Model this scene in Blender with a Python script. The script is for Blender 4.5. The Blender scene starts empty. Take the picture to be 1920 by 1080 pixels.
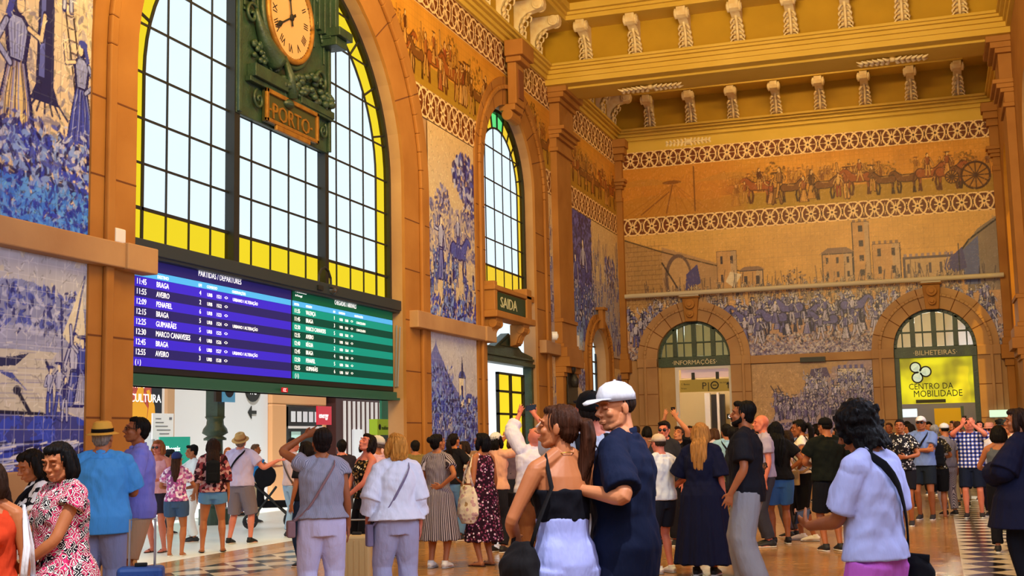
import bpy, bmesh, math, random
import numpy as np
from mathutils import Vector, Matrix

S = bpy.context.scene
COL = S.collection
rnd = random.Random(7)

# ---------------------------------------------------------------- camera, world, lights, exposure
YAW, PIT, ROL, FPX = 0.32562263, 0.1215699, -0.0211009, 2335.85
CAMZ = 1.5
def cam_axes():
    cy, sy, cp, sp = math.cos(YAW), math.sin(YAW), math.cos(PIT), math.sin(PIT)
    F = Vector((-sy*cp, cy*cp, sp)); R = Vector((cy, sy, 0)); U = R.cross(F)
    cr, sr = math.cos(ROL), math.sin(ROL)
    return F, cr*R + sr*U, -sr*R + cr*U
F_, R_, U_ = cam_axes()
cam = bpy.data.cameras.new('camera'); cam_o = bpy.data.objects.new('camera', cam); COL.objects.link(cam_o)
cam.sensor_width = 36; cam.lens = 36*FPX/1920; cam.clip_end = 300; cam.clip_start = .05
m = Matrix((R_, U_, -F_)).transposed().to_4x4(); m.translation = (0, 0, CAMZ)
cam_o.matrix_world = m
S.camera = cam_o
S.view_settings.view_transform = 'Standard'; S.view_settings.look = 'None'
S.view_settings.gamma = 1; S.view_settings.use_curve_mapping = False
S.view_settings.exposure = 0.0
S.cycles.max_bounces = 6; S.cycles.diffuse_bounces = 3; S.cycles.glossy_bounces = 3
S.cycles.transparent_max_bounces = 12; S.cycles.caustics_reflective = False; S.cycles.caustics_refractive = False
W = bpy.data.worlds.new('sky'); S.world = W; W.use_nodes = True
bg = W.node_tree.nodes['Background']; bg.inputs[0].default_value = (.80, .93, 1, 1); bg.inputs[1].default_value = 1.2

def area(name, loc, target, sx, sy, power, col):
    l = bpy.data.lights.new(name, 'AREA'); l.shape = 'RECTANGLE'; l.size = sx; l.size_y = sy
    l.energy = power; l.color = col
    o = bpy.data.objects.new(name, l); COL.objects.link(o); o.location = loc
    o.rotation_euler = (Vector(target) - Vector(loc)).to_track_quat('-Z', 'Y').to_euler()
    return o
WARM = (1, .70, .20)
area('warm_upper_fill', (-3.6, 9.5, 9.3), (-3.6, 34, 11.5), 5, 1.2, 1450, WARM)  # added warm fill in mid-air above the view, no fitting here
area('warm_upper_fill', (-1.5, 13.5, 9.2), (-9.3, 26, 9.6), 4, 1.2, 330, WARM)  # second added warm fill, aimed at the upper left wall
area('warm_overhead_fill', (-3.6, 20, 8.6+3.2), (-3.6, 24, 0), 3, 3, 260, (1, .74, .35))  # added overhead fill for the main bay, not a known fitting
area('ceiling_fill', (-3.6, 16, 9.7), (-3.6, 31, 12.2), 5, 1.0, 300, (1, .82, .50))  # added fill in mid-air to brighten the ceiling and beam soffit
area('far_bay_fill', (-3.6, 34.2, 12.85), (-3.6, 35.6, 0), 5, 1.6, 420, (1, .72, .30))  # added fill behind the beam to lift the dark far bay
area('street_daylight_fill', (1.95, 9, 4.2), (-9, 13, 1.5), 4, 5, 470, (.62, .76, 1))
area('street_daylight_fill', (1.95, 21, 4.0), (-9, 25, 2.0), 4, 4.5, 290, (.70, .80, 1))
area('street_daylight_fill', (0.5, 3.5, 4.5), (-3.5, 30, 2.2), 4, 3, 210, (.78, .83, 1))  # added cool fill inside the hall towards the end wall, not a window
sun = bpy.data.lights.new('sun', 'SUN'); sun.energy = 4.2; sun.angle = .02; sun.color = (1, .97, .9)
sun_o = bpy.data.objects.new('sun', sun); COL.objects.link(sun_o)
sun_o.rotation_euler = Vector((-.35, .45, -1)).to_track_quat('-Z', 'Y').to_euler()

# ---------------------------------------------------------------- geometry of the photograph -> place
def ray(x, y): return F_*FPX + R_*(x-960) - U_*(y-540)
def at_depth(x, y, D):
    d = ray(x, y); d = d*(D/d.dot(F_)); return Vector((0, 0, CAMZ)) + d
def on_floor(x, y):
    d = ray(x, y); return Vector((0, 0, CAMZ)) + d*(-CAMZ/d.z)

# ---------------------------------------------------------------- helpers
def hexc(h, a=1):
    h = h.lstrip('#'); c = [int(h[i:i+2], 16)/255 for i in (0, 2, 4)]
    return tuple(((v/12.92) if v <= .04045 else ((v+.055)/1.055)**2.4) for v in c) + (a,)
def C4(c): return hexc(c) if isinstance(c, str) else (tuple(c)+(1,))[:4]
MATS = {}
class Nx:
    """tiny node-expression helper"""
    def __init__(s, nt, sock): s.nt, s.s = nt, sock
    def op(s, o, b=None, c=None):
        n = s.nt.nodes.new('ShaderNodeMath'); n.operation = o
        s.nt.links.new(s.s, n.inputs[0])
        for i, v in ((1, b), (2, c)):
            if v is None: continue
            if isinstance(v, Nx): s.nt.links.new(v.s, n.inputs[i])
            else: n.inputs[i].default_value = v
        return Nx(s.nt, n.outputs[0])
    def __add__(s, b): return s.op('ADD', b)
    def __sub__(s, b): return s.op('SUBTRACT', b)
    def __mul__(s, b): return s.op('MULTIPLY', b)
    def __truediv__(s, b): return s.op('DIVIDE', b)
    def __lt__(s, b): return s.op('LESS_THAN', b)
    def __gt__(s, b): return s.op('GREATER_THAN', b)
    def frac(s): return s.op('FRACT')
    def abs(s): return s.op('ABSOLUTE')
def nodes(m): m.use_nodes = True; return m.node_tree, m.node_tree.nodes['Principled BSDF']
def mixc(nt, fac, a, b):
    n = nt.nodes.new('ShaderNodeMix'); n.data_type = 'RGBA'
    for i, v in ((0, fac), (6, a), (7, b)):
        if isinstance(v, Nx): nt.links.new(v.s, n.inputs[i])
        elif isinstance(v, bpy.types.NodeSocket): nt.links.new(v, n.inputs[i])
        elif i == 0: n.inputs[0].default_value = v
        else: n.inputs[i].default_value = C4(v)
    return n.outputs[2]
def coords(nt, kind='Object', scale=(1, 1, 1), loc=(0, 0, 0)):
    t = nt.nodes.new('ShaderNodeTexCoord'); mp = nt.nodes.new('ShaderNodeMapping')
    mp.inputs['Scale'].default_value = scale; mp.inputs['Location'].default_value = loc
    nt.links.new(t.outputs[kind], mp.inputs[0]); return mp.outputs[0]
def noise(nt, vec, scale, detail=3, out='Fac'):
    n = nt.nodes.new('ShaderNodeTexNoise'); n.inputs['Scale'].default_value = scale; n.inputs['Detail'].default_value = detail
    nt.links.new(vec, n.inputs['Vector']); return n.outputs[out]
def ramp(nt, sock, stops, const=True):
    n = nt.nodes.new('ShaderNodeValToRGB'); cr = n.color_ramp; cr.interpolation = 'CONSTANT' if const else 'LINEAR'
    while len(cr.elements) < len(stops): cr.elements.new(.5)
    for e, (p, c) in zip(cr.elements, stops): e.position = p; e.color = C4(c)
    nt.links.new(sock, n.inputs[0]); return n.outputs[0]
def bump(nt, b, sock, strength, dist=.01):
    n = nt.nodes.new('ShaderNodeBump'); n.inputs['Strength'].default_value = strength; n.inputs['Distance'].default_value = dist
    nt.links.new(sock, n.inputs['Height']); nt.links.new(n.outputs[0], b.inputs['Normal'])
def M(name, col, rough=.6, col2=None, scale=4, bmp=0, metal=0, emit=0, spec=.5, stretch=(1, 1, 1), alpha=None):
    key = name
    if key in MATS: return MATS[key]
    m = bpy.data.materials.new(name); nt, b = nodes(m); c = C4(col)
    b.inputs['Base Color'].default_value = c; b.inputs['Roughness'].default_value = rough
    b.inputs['Metallic'].default_value = metal; b.inputs['Specular IOR Level'].default_value = spec
    m.diffuse_color = c
    v = coords(nt, 'Object', stretch)
    if col2:
        nf = noise(nt, v, scale, 5)
        src = ramp(nt, nf, [(.3, col), (.7, col2)], False); nt.links.new(src, b.inputs['Base Color'])
    if bmp: bump(nt, b, noise(nt, v, scale*6, 4), bmp, .02)
    if emit:
        b.inputs['Emission Color'].default_value = c; b.inputs['Emission Strength'].default_value = emit
    MATS[key] = m; return m
def cloth(col, pattern=None, cols=(), scale=10, rough=.85):
    key = ('cloth', col, pattern, tuple(cols), scale)
    if key in MATS: return MATS[key]
    m = bpy.data.materials.new('cloth_'+(pattern or 'plain')); nt, b = nodes(m); b.inputs['Roughness'].default_value = rough
    b.inputs['Specular IOR Level'].default_value = .15
    b.inputs['Base Color'].default_value = C4(col)
    v = coords(nt)
    sep = nt.nodes.new('ShaderNodeSeparateXYZ'); nt.links.new(v, sep.inputs[0])
    x, y, z = (Nx(nt, sep.outputs[i]) for i in range(3))
    if pattern in ('floral', 'camo', 'geo', 'patch'):
        if pattern == 'camo': src = noise(nt, v, scale, 2); out = ramp(nt, src, [(0, col)] + [(.42+.11*i, c) for i, c in enumerate(cols)])
        elif pattern == 'patch':
            n = nt.nodes.new('ShaderNodeTexVoronoi'); n.inputs['Scale'].default_value = scale; nt.links.new(v, n.inputs['Vector'])
            out = ramp(nt, n.outputs['Color'], [(0, col)] + [(.25+.6*i/len(cols), c) for i, c in enumerate(cols)])
        elif pattern == 'floral':
            n = nt.nodes.new('ShaderNodeTexVoronoi'); n.inputs['Scale'].default_value = scale; nt.links.new(v, n.inputs['Vector'])
            o1 = ramp(nt, n.outputs['Color'], [(0, cols[0])] + [(.3+.5*i/len(cols), c) for i, c in enumerate(cols[1:])])
            out = mixc(nt, Nx(nt, n.outputs['Distance']) < .42, col, o1)
        else:  # bold swirling ikat: dark ground, white contour lines, coloured fills
            dn = nt.nodes.new('ShaderNodeTexNoise'); dn.inputs['Scale'].default_value = scale*.7; nt.links.new(v, dn.inputs['Vector'])
            ad = nt.nodes.new('ShaderNodeMix'); ad.data_type = 'VECTOR'; ad.inputs[0].default_value = .035
            nt.links.new(v, ad.inputs[4]); nt.links.new(dn.outputs['Color'], ad.inputs[5])
            n = nt.nodes.new('ShaderNodeTexVoronoi'); n.inputs['Scale'].default_value = scale; n.distance = 'MANHATTAN'; nt.links.new(ad.outputs[1], n.inputs['Vector'])
            ring = (Nx(nt, n.outputs['Distance'])*2.6).frac()
            fill = ramp(nt, n.outputs['Color'], [(0, cols[0]), (.4, cols[1]), (.62, cols[2])])
            o1 = mixc(nt, ring > .52, col, fill); out = mixc(nt, (ring-.3).abs() < .13, o1, 'f4ece8')
        nt.links.new(out, b.inputs['Base Color'])
    elif pattern == 'vstripe':
        a = nt.nodes.new('ShaderNodeMath'); a.operation = 'ARCTAN2'; nt.links.new(sep.outputs[0], a.inputs[0]); nt.links.new(sep.outputs[1], a.inputs[1])
        nt.links.new(mixc(nt, (Nx(nt, a.outputs[0])*scale).frac() > .55, col, cols[0]), b.inputs['Base Color'])
    elif pattern == 'hstripe':
        nt.links.new(mixc(nt, (z*scale).frac() > .5, col, cols[0]), b.inputs['Base Color'])
    elif pattern == 'plaid':
        fx = (x*scale).frac() > .5; fz = (z*scale).frac() > .5
        o1 = mixc(nt, fx, col, cols[0]); o2 = mixc(nt, fz, o1, mixc(nt, fx, cols[0], cols[1]))
        nt.links.new(o2, b.inputs['Base Color'])
    v2 = coords(nt, 'Object', (14, 14, 5))
    bump(nt, b, noise(nt, v2, 1.1, 3), .55, .03)
    MATS[key] = m; return m

class Acc:
    def __init__(s): s.v, s.f, s.mi, s.n = [], [], [], 0
    def add(s, vs, fs, mi=0):
        s.v.append(np.asarray(vs, float).reshape(-1, 3)); s.f += [tuple(i+s.n for i in f) for f in fs]; s.mi += [mi]*len(fs); s.n += len(vs)
        return s
    def box(s, x0, x1, y0, y1, z0, z1, mi=0):
        vs = [(x, y, z) for x in (x0, x1) for y in (y0, y1) for z in (z0, z1)]
        return s.add(vs, [(0, 1, 3, 2), (4, 6, 7, 5), (0, 4, 5, 1), (2, 3, 7, 6), (0, 2, 6, 4), (1, 5, 7, 3)], mi)
    def tube(s, pts, rad, n=12, side=None, mi=0, caps=True):
        pts = [Vector(p) for p in pts]; N = len(pts); vs = []; up0 = Vector(side) if side else None
        if not isinstance(rad, (list, tuple)) or (len(rad) == 2 and N != 2 and not isinstance(rad[0], tuple)): rad = [rad]*N
        for i, p in enumerate(pts):
            t = (pts[min(i+1, N-1)]-pts[max(i-1, 0)]); t = t.normalized() if t.length > 1e-9 else Vector((0, 0, 1))
            if up0 is None:
                up0 = Vector((1, 0, 0)) if abs(t.x) < .8 else Vector((0, 1, 0))
            a = (up0 - t*up0.dot(t)); a = a.normalized() if a.length > 1e-6 else t.orthogonal().normalized()
            if not side: up0 = a
            b = t.cross(a); r = rad[i]; ra, rb = (r if isinstance(r, tuple) else (r, r))
            for k in range(n):
                an = 2*math.pi*k/n; vs.append(p + a*(ra*math.cos(an)) + b*(rb*math.sin(an)))
        fs = [(i*n+k, i*n+(k+1) % n, (i+1)*n+(k+1) % n, (i+1)*n+k) for i in range(N-1) for k in range(n)]
        if caps: fs += [tuple(range(n-1, -1, -1)), tuple((N-1)*n+k for k in range(n))]
        return s.add([tuple(v) for v in vs], fs, mi)
    def ell(s, c, r, rot=None, n=14, mi=0):
        c = Vector(c); h = n//2; vs = [Vector((0, 0, -1))]
        for i in range(1, h):
            t = -math.pi/2 + math.pi*i/h
            for k in range(n): vs.append(Vector((math.cos(t)*math.cos(2*math.pi*k/n), math.cos(t)*math.sin(2*math.pi*k/n), math.sin(t))))
        vs.append(Vector((0, 0, 1))); L = len(vs)-1
        fs = [(0, 1+(k+1) % n, 1+k) for k in range(n)] + [(L, L-n+k, L-n+(k+1) % n) for k in range(n)]
        for i in range(h-2): fs += [(1+i*n+k, 1+i*n+(k+1) % n, 1+(i+1)*n+(k+1) % n, 1+(i+1)*n+k) for k in range(n)]
        out = []
        for v in vs:
            w = Vector((v.x*r[0], v.y*r[1], v.z*r[2])); w = rot @ w if rot is not None else w; out.append(tuple(w+c))
        return s.add(out, fs, mi)
    def prism(s, poly, ax, a0, a1, mi=0):
        """poly = list of (u,v); extruded along ax ('x','y','z') from a0 to a1"""
        n = len(poly)
        def P(u, v, a): return {'x': (a, u, v), 'y': (u, a, v), 'z': (u, v, a)}[ax]
        vs = [P(u, v, a0) for u, v in poly] + [P(u, v, a1) for u, v in poly]
        fs = [tuple(range(n-1, -1, -1)), tuple(range(n, 2*n))] + [(i, (i+1) % n, n+(i+1) % n, n+i) for i in range(n)]
        return s.add(vs, fs, mi)
    def strip(s, inner, outer, ax, a0, a1, mi=0):
        """ring piece between two polylines of (u,v), extruded"""
        for i in range(len(inner)-1):
            s.prism([inner[i], inner[i+1], outer[i+1], outer[i]], ax, a0, a1, mi)
        return s
    def mesh(s, name, mats, smooth=False):
        me = bpy.data.meshes.new(name)
        V = np.concatenate(s.v) if s.v else np.zeros((0, 3))
        me.from_pydata(V.tolist(), [], s.f)
        for mt in (mats if isinstance(mats, (list, tuple)) else [mats]): me.materials.append(mt)
        me.polygons.foreach_set('material_index', s.mi)
        if smooth: me.polygons.foreach_set('use_smooth', [True]*len(me.polygons))
        me.update(); return me
    def obj(s, name, mats, parent=None, smooth=False, fixn=True, bevel=0, loc=None):
        me = s.mesh(name, mats, smooth)
        if fixn:
            bm = bmesh.new(); bm.from_mesh(me); bmesh.ops.recalc_face_normals(bm, faces=bm.faces); bm.to_mesh(me); bm.free()
        o = bpy.data.objects.new(name, me); COL.objects.link(o)
        if parent: o.parent = parent
        if loc: o.location = loc
        if bevel:
            md = o.modifiers.new('b', 'BEVEL'); md.width = bevel; md.segments = 2; md.limit_method = 'ANGLE'
        return o
def remeshed(acc, voxel, smooth=3, disp=None):
    """voxel-union of all shapes in acc -> one continuous smooth mesh"""
    me = acc.mesh('t', []) if False else acc.mesh('tmp', [MATS['dummy']])
    o = bpy.data.objects.new('tmp', me); COL.objects.link(o)
    r = o.modifiers.new('r', 'REMESH'); r.mode = 'VOXEL'; r.voxel_size = voxel; r.use_smooth_shade = True
    if smooth:
        sm = o.modifiers.new('s', 'SMOOTH'); sm.factor = .5; sm.iterations = smooth
    dg = bpy.context.evaluated_depsgraph_get(); out = bpy.data.meshes.new_from_object(o.evaluated_get(dg))
    bpy.data.objects.remove(o); bpy.data.meshes.remove(me)
    n = len(out.vertices)
    if disp and n:
        co = np.empty(n*3); out.vertices.foreach_get('co', co); co = co.reshape(-1, 3)
        no = np.empty(n*3); out.vertices.foreach_get('normal', no); no = no.reshape(-1, 3)
        co = co + no*disp(co)[:, None]; out.vertices.foreach_set('co', co.ravel()); out.update()
    return out
MATS['dummy'] = bpy.data.materials.new('dummy')
def add_obj(name, me, mats, parent=None):
    me.name = name; me.materials.clear()
    for mt in (mats if isinstance(mats, (list, tuple)) else [mats]): me.materials.append(mt)
    o = bpy.data.objects.new(name, me); COL.objects.link(o)
    if parent: o.parent = parent
    return o
def tag(o, label=None, cat=None, group=None, kind=None):
    if label: o['label'] = label
    if cat: o['category'] = cat
    if group: o['group'] = group
    if kind: o['kind'] = kind
    return o
def struct(o, label=None): o['kind'] = 'structure'; return tag(o, label)
def empty(name, loc=(0, 0, 0), rz=0):
    o = bpy.data.objects.new(name, None); COL.objects.link(o); o.location = loc; o.rotation_euler = (0, 0, rz); o.empty_display_size = .1
    return o
def copy_tree(o, parent=None):
    c = o.copy(); COL.objects.link(c)
    if parent: c.parent = parent
    for ch in [k for k in bpy.data.objects if k.parent == o]: copy_tree(ch, c)
    return c
def text(name, body, size, mat, parent, o3, udir, vdir, ext=.003, align='LEFT', sx=1):
    """lettering lying in the plane spanned by udir (reading direction) and vdir (up)"""
    cu = bpy.data.curves.new(name, 'FONT'); cu.body = body; cu.size = size; cu.extrude = ext; cu.align_x = align; cu.resolution_u = 2
    t = bpy.data.objects.new('tmp', cu); COL.objects.link(t)
    dg = bpy.context.evaluated_depsgraph_get(); me = bpy.data.meshes.new_from_object(t.evaluated_get(dg))
    bpy.data.objects.remove(t)
    u = Vector(udir).normalized(); v = Vector(vdir).normalized(); w = u.cross(v)
    mt = Matrix((u*sx, v, w)).transposed().to_4x4(); mt.translation = Vector(o3)
    me.transform(mt); return add_obj(name, me, mat, parent)
# ---------------------------------------------------------------- painted tile murals (vertex-painted panels)
class Paint:
    def __init__(s, w, h, res, ground, ground2=None, seed=1):
        s.w, s.h, s.res = w, h, res; s.nx, s.ny = max(4, int(w*res)), max(4, int(h*res))
        s.rx, s.ry = s.nx/w, s.ny/h
        s.rg = np.random.RandomState(seed); g = np.array(C4(ground)[:3]); g2 = np.array(C4(ground2 or ground)[:3])
        n = s.fbm(3)[..., None]; s.a = g*(1-n)+g2*n
    def fbm(s, base=3, oct=4):
        out = np.zeros((s.ny, s.nx)); amp = 1; tot = 0
        for o in range(oct):
            k = base*2**o; ky, kx = max(2, int(k*s.h/max(s.w, s.h))+2), max(2, int(k*s.w/max(s.w, s.h))+2)
            g = s.rg.rand(ky+1, kx+1); y = np.linspace(0, ky-1e-6, s.ny); x = np.linspace(0, kx-1e-6, s.nx)
            yi, xi = y.astype(int), x.astype(int); fy, fx = (y-yi)[:, None], (x-xi)[None]; fy = fy*fy*(3-2*fy); fx = fx*fx*(3-2*fx)
            a = g[yi][:, xi]; b = g[yi][:, xi+1]; c = g[yi+1][:, xi]; d = g[yi+1][:, xi+1]
            out += amp*((a*(1-fx)+b*fx)*(1-fy)+(c*(1-fx)+d*fx)*fy); tot += amp; amp *= .55
        return out/tot
    def win(s, x0, x1, y0, y1):
        i0, i1 = max(0, int(x0*s.rx)), min(s.nx, int(x1*s.rx)+2); j0, j1 = max(0, int(y0*s.ry)), min(s.ny, int(y1*s.ry)+2)
        if i1 <= i0 or j1 <= j0: return None
        X, Y = np.meshgrid((np.arange(i0, i1)+.5)/s.rx, (np.arange(j0, j1)+.5)/s.ry); return i0, i1, j0, j1, X, Y
    def put(s, w, mask, col, a=1):
        i0, i1, j0, j1 = w[:4]; c = np.array(C4(col)[:3]); mk = (np.clip(mask, 0, 1)*a)[..., None]
        s.a[j0:j1, i0:i1] = s.a[j0:j1, i0:i1]*(1-mk)+c*mk
    def ell(s, x, y, rx, ry, col, a=1, ang=0):
        r = max(rx, ry)*1.1; w = s.win(x-r, x+r, y-r, y+r)
        if not w: return
        X, Y = w[4]-x, w[5]-y; c, n = math.cos(ang), math.sin(ang); u = (X*c+Y*n)/rx; v = (-X*n+Y*c)/ry
        s.put(w, (1-(u*u+v*v))*min(rx, ry)*s.rx*.8+.5, col, a)
    def line(s, pts, wd, col, a=1):
        for (x0, y0), (x1, y1) in zip(pts[:-1], pts[1:]):
            w = s.win(min(x0, x1)-wd, max(x0, x1)+wd, min(y0, y1)-wd, max(y0, y1)+wd)
            if not w: continue
            X, Y = w[4], w[5]; dx, dy = x1-x0, y1-y0; L = dx*dx+dy*dy+1e-9
            t = np.clip(((X-x0)*dx+(Y-y0)*dy)/L, 0, 1); d = np.hypot(X-x0-t*dx, Y-y0-t*dy)
            s.put(w, (wd/2-d)*s.rx+.5, col, a)
    def poly(s, pts, col, a=1):
        xs = [p[0] for p in pts]; ys = [p[1] for p in pts]; w = s.win(min(xs), max(xs), min(ys), max(ys))
        if not w: return
        X, Y = w[4], w[5]; ins = np.zeros(X.shape, bool); n = len(pts)
        for i in range(n):
            (x0, y0), (x1, y1) = pts[i], pts[(i+1) % n]
            if y0 == y1: continue
            c = ((y0 > Y) != (y1 > Y)) & (X < (x1-x0)*(Y-y0)/(y1-y0)+x0); ins ^= c
        s.put(w, ins.astype(float), col, a)
    def figure(s, x, y, h, pal, arm=True):
        R = s.rg; dk, md, lt, sk = pal; f = R.choice([-1, 1]); c1, c2 = (md, lt) if R.rand() < .5 else ((lt, md) if R.rand() < .6 else (dk, lt))
        wd = h*.16
        if R.rand() < .45:  # skirt
            s.poly([(x-wd*1.25, y), (x+wd*1.25, y), (x+wd*.5, y+h*.5), (x-wd*.5, y+h*.5)], dk); s.poly([(x-wd*1.0, y+h*.02), (x+wd*.7, y+h*.02), (x+wd*.25, y+h*.48), (x-wd*.35, y+h*.48)], c2)
            for k in (-.75, -.4, -.05, .3, .6): s.line([(x+wd*k, y+h*.04), (x+wd*k*.4, y+h*.45)], h*.016, [dk, md, lt][R.randint(3)], .8)
        else:
            st = R.uniform(.3, .9)*wd
            for q in (-1, 1): s.line([(x+q*st, y), (x+q*wd*.45, y+h*.26), (x+q*wd*.25, y+h*.5)], h*.10, dk); s.line([(x+q*st, y+.02*h), (x+q*wd*.4, y+h*.26), (x+q*wd*.25, y+h*.48)], h*.055, c2)
        s.poly([(x-wd*.5, y+h*.46), (x+wd*.5, y+h*.46), (x+wd*.85, y+h*.78), (x+wd*.3, y+h*.86), (x-wd*.3, y+h*.86), (x-wd*.85, y+h*.78)], dk)
        s.poly([(x-wd*.4, y+h*.48), (x+wd*.22, y+h*.48), (x+wd*.55, y+h*.76), (x+wd*.2, y+h*.84), (x-wd*.25, y+h*.84), (x-wd*.7, y+h*.77)], c1)
        for k in (-.3, 0, .25): s.line([(x+wd*k, y+h*.5), (x+wd*k*1.5, y+h*.78)], h*.014, [dk, lt][R.randint(2)], .7)
        if h > .6: s.line([(x-wd*.5, y+h*.5), (x+wd*.5, y+h*.5)], h*.03, dk)
        for q in (-1, 1):
            if R.rand() < .3: hx, hy = x+q*wd*1.7, y+h*R.uniform(.8, 1.15)
            else: hx, hy = x+q*wd*R.uniform(.6, 1.6), y+h*R.uniform(.42, .62)
            s.line([(x+q*wd*.7, y+h*.76), ((x+q*wd*1.3+hx)/2, (y+h*.6+hy)/2), (hx, hy)], h*.075, dk); s.line([(x+q*wd*.7, y+h*.76), ((x+q*wd*1.3+hx)/2, (y+h*.6+hy)/2), (hx, hy)], h*.035, lt)
        s.ell(x, y+h*.925, h*.062, h*.078, dk); s.ell(x+f*h*.018, y+h*.912, h*.040, h*.055, sk); s.line([(x, y+h*.84), (x, y+h*.88)], h*.05, sk)
        if R.rand() < .3: s.ell(x, y+h*.975, h*.14, h*.03, dk)
    def lady(s, x, y, h, apron='e0c890', f=1):
        """a large standing peasant woman: scarf, blouse, pleated skirt, basket arm"""
        dk, md, lt = '15165c', '3a46b0', '9aa6e4'; R = s.rg
        s.poly([(x-h*.20, y), (x+h*.21, y), (x+h*.085, y+h*.54), (x-h*.085, y+h*.54)], dk); s.poly([(x-h*.17, y+h*.1), (x+h*.15, y+h*.08), (x+h*.065, y+h*.53), (x-h*.07, y+h*.53)], apron)
        for i in range(16): k = -.95+i*.125; s.line([(x+h*.18*k, y+h*.02), (x+h*.14*k+h*.01*R.randn(), y+h*.3), (x+h*.07*k, y+h*.53)], h*.010, [dk, md, lt, dk][i % 4], .85)
        s.poly([(x-h*.2, y), (x+h*.21, y), (x+h*.18, y+h*.13), (x-h*.17, y+h*.11)], md); 
        for i in range(9): s.line([(x+h*(-.18+i*.045), y), (x+h*(-.16+i*.04), y+h*.12)], h*.009, [dk, lt][i % 2], .9)
        s.poly([(x-h*.085, y+h*.52), (x+h*.085, y+h*.52), (x+h*.125, y+h*.76), (x+h*.05, y+h*.83), (x-h*.05, y+h*.83), (x-h*.125, y+h*.76)], dk); s.poly([(x-h*.06, y+h*.54), (x+h*.05, y+h*.54), (x+h*.09, y+h*.75), (x+h*.03, y+h*.81), (x-h*.04, y+h*.81), (x-h*.09, y+h*.75)], lt)
        for i in range(7): s.line([(x+h*(-.06+i*.02), y+h*.55), (x+h*(-.09+i*.03), y+h*.76)], h*.008, [dk, md][i % 2], .7)
        s.line([(x-f*h*.10, y+h*.76), (x-f*h*.19, y+h*.60), (x-f*h*.06, y+h*.50)], h*.055, dk); s.line([(x-f*h*.10, y+h*.76), (x-f*h*.185, y+h*.605), (x-f*h*.06, y+h*.50)], h*.034, lt)
        s.line([(x+f*h*.10, y+h*.76), (x+f*h*.22, y+h*.72), (x+f*h*.25, y+h*.90)], h*.05, dk); s.line([(x+f*h*.10, y+h*.76), (x+f*h*.215, y+h*.725), (x+f*h*.245, y+h*.89)], h*.03, 'e0cdb0')
        s.ell(x, y+h*.905, h*.062, h*.085, dk); s.ell(x+f*h*.022, y+h*.895, h*.036, h*.055, 'e0cdb0'); s.ell(x-f*h*.01, y+h*.955, h*.065, h*.04, md); s.poly([(x-f*h*.07, y+h*.93), (x-f*h*.02, y+h*.94), (x-f*h*.06, y+h*.78), (x-f*h*.11, y+h*.80)], md)
    def horse(s, x, y, h, pal, f=1):
        dk, md, lt, sk = pal
        for q, c, k in ((-.34, dk, .04), (.30, dk, -.05), (-.26, md, -.03), (.37, md, .05)): s.line([(x+f*q*h, y+h*.55), (x+f*(q+k)*h, y+h*.28), (x+f*q*h, y)], h*.085, dk); s.line([(x+f*q*h, y+h*.55), (x+f*(q+k)*h, y+h*.28)], h*.05, c)
        for col, r in ((dk, 1), (md, .8)):
            s.ell(x, y+h*.63, h*.42*r, h*.19*r, col); s.ell(x-f*h*.27, y+h*.64, h*.19*r, h*.2*r, col); s.ell(x+f*h*.28, y+h*.65, h*.17*r, h*.19*r, col)
            s.poly([(x+f*h*.22, y+h*(.78 if r == 1 else .75)), (x+f*h*.42, y+h*.58), (x+f*h*(.62 if r == 1 else .58), y+h*.93), (x+f*h*.48, y+h*(1.03 if r == 1 else .98))], col)
            s.ell(x+f*h*.64, y+h*.90, h*.15*r, h*.065*r, col, 1, -f*.7)
        s.line([(x+f*h*.25, y+h*.8), (x+f*h*.5, y+h*1.02)], h*.04, dk); s.line([(x-f*h*.45, y+h*.7), (x-f*h*.55, y+h*.35)], h*.06, dk); s.line([(x-f*h*.1, y+h*.76), (x+f*h*.15, y+h*.74)], h*.05, lt)
    def tree(s, x, y, r, pal, n=120, trunk=True):
        R = s.rg; dk, md, lt, sk = pal
        if trunk:
            s.line([(x, y-r*1.6), (x+.05*r, y)], r*.16, dk)
            for q in (-.6, .5, .2): s.line([(x, y-r*.6), (x+q*r, y+r*.3)], r*.06, dk)
        for i in range(n):
            a, d = R.rand()*6.3, math.sqrt(R.rand())*r; q = r*R.uniform(.05, .14)
            s.ell(x+math.cos(a)*d*1.1, y+math.sin(a)*d*.8, q*1.3, q*.8, [dk, md, dk, lt][R.randint(4)], .85, R.rand()*3)
    def leaves(s, x0, x1, y0, y1, n, pal, size=.05):
        R = s.rg
        for i in range(n):
            x, y = R.uniform(x0, x1), y0+(y1-y0)*R.rand()**1.3; q = size*R.uniform(.5, 1.4)
            s.ell(x, y, q, q*.4, pal[R.randint(3)], .9, R.rand()*3.1)
    def house(s, x, y, w, h, pal, crenel=False, roof=True):
        dk, md, lt, sk = pal; s.poly([(x, y), (x+w, y), (x+w, y+h), (x, y+h)], dk); t = max(.02, w*.03)
        s.poly([(x+t, y), (x+w-t, y), (x+w-t, y+h-t), (x+t, y+h-t)], sk)
        s.poly([(x+w*.7, y), (x+w-t, y), (x+w-t, y+h-t), (x+w*.7, y+h-t)], lt)
        if roof and not crenel: s.poly([(x-w*.08, y+h), (x+w*1.08, y+h), (x+w*.8, y+h+h*.2), (x+w*.2, y+h+h*.2)], md)
        if crenel:
            n = max(3, int(w/.16))
            for i in range(n): s.poly([(x+w*(i+.15)/n, y+h), (x+w*(i+.65)/n, y+h), (x+w*(i+.65)/n, y+h+.09), (x+w*(i+.15)/n, y+h+.09)], md)
        nx, ny = max(1, int(w/.3)), max(1, int(h/.4))
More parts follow.
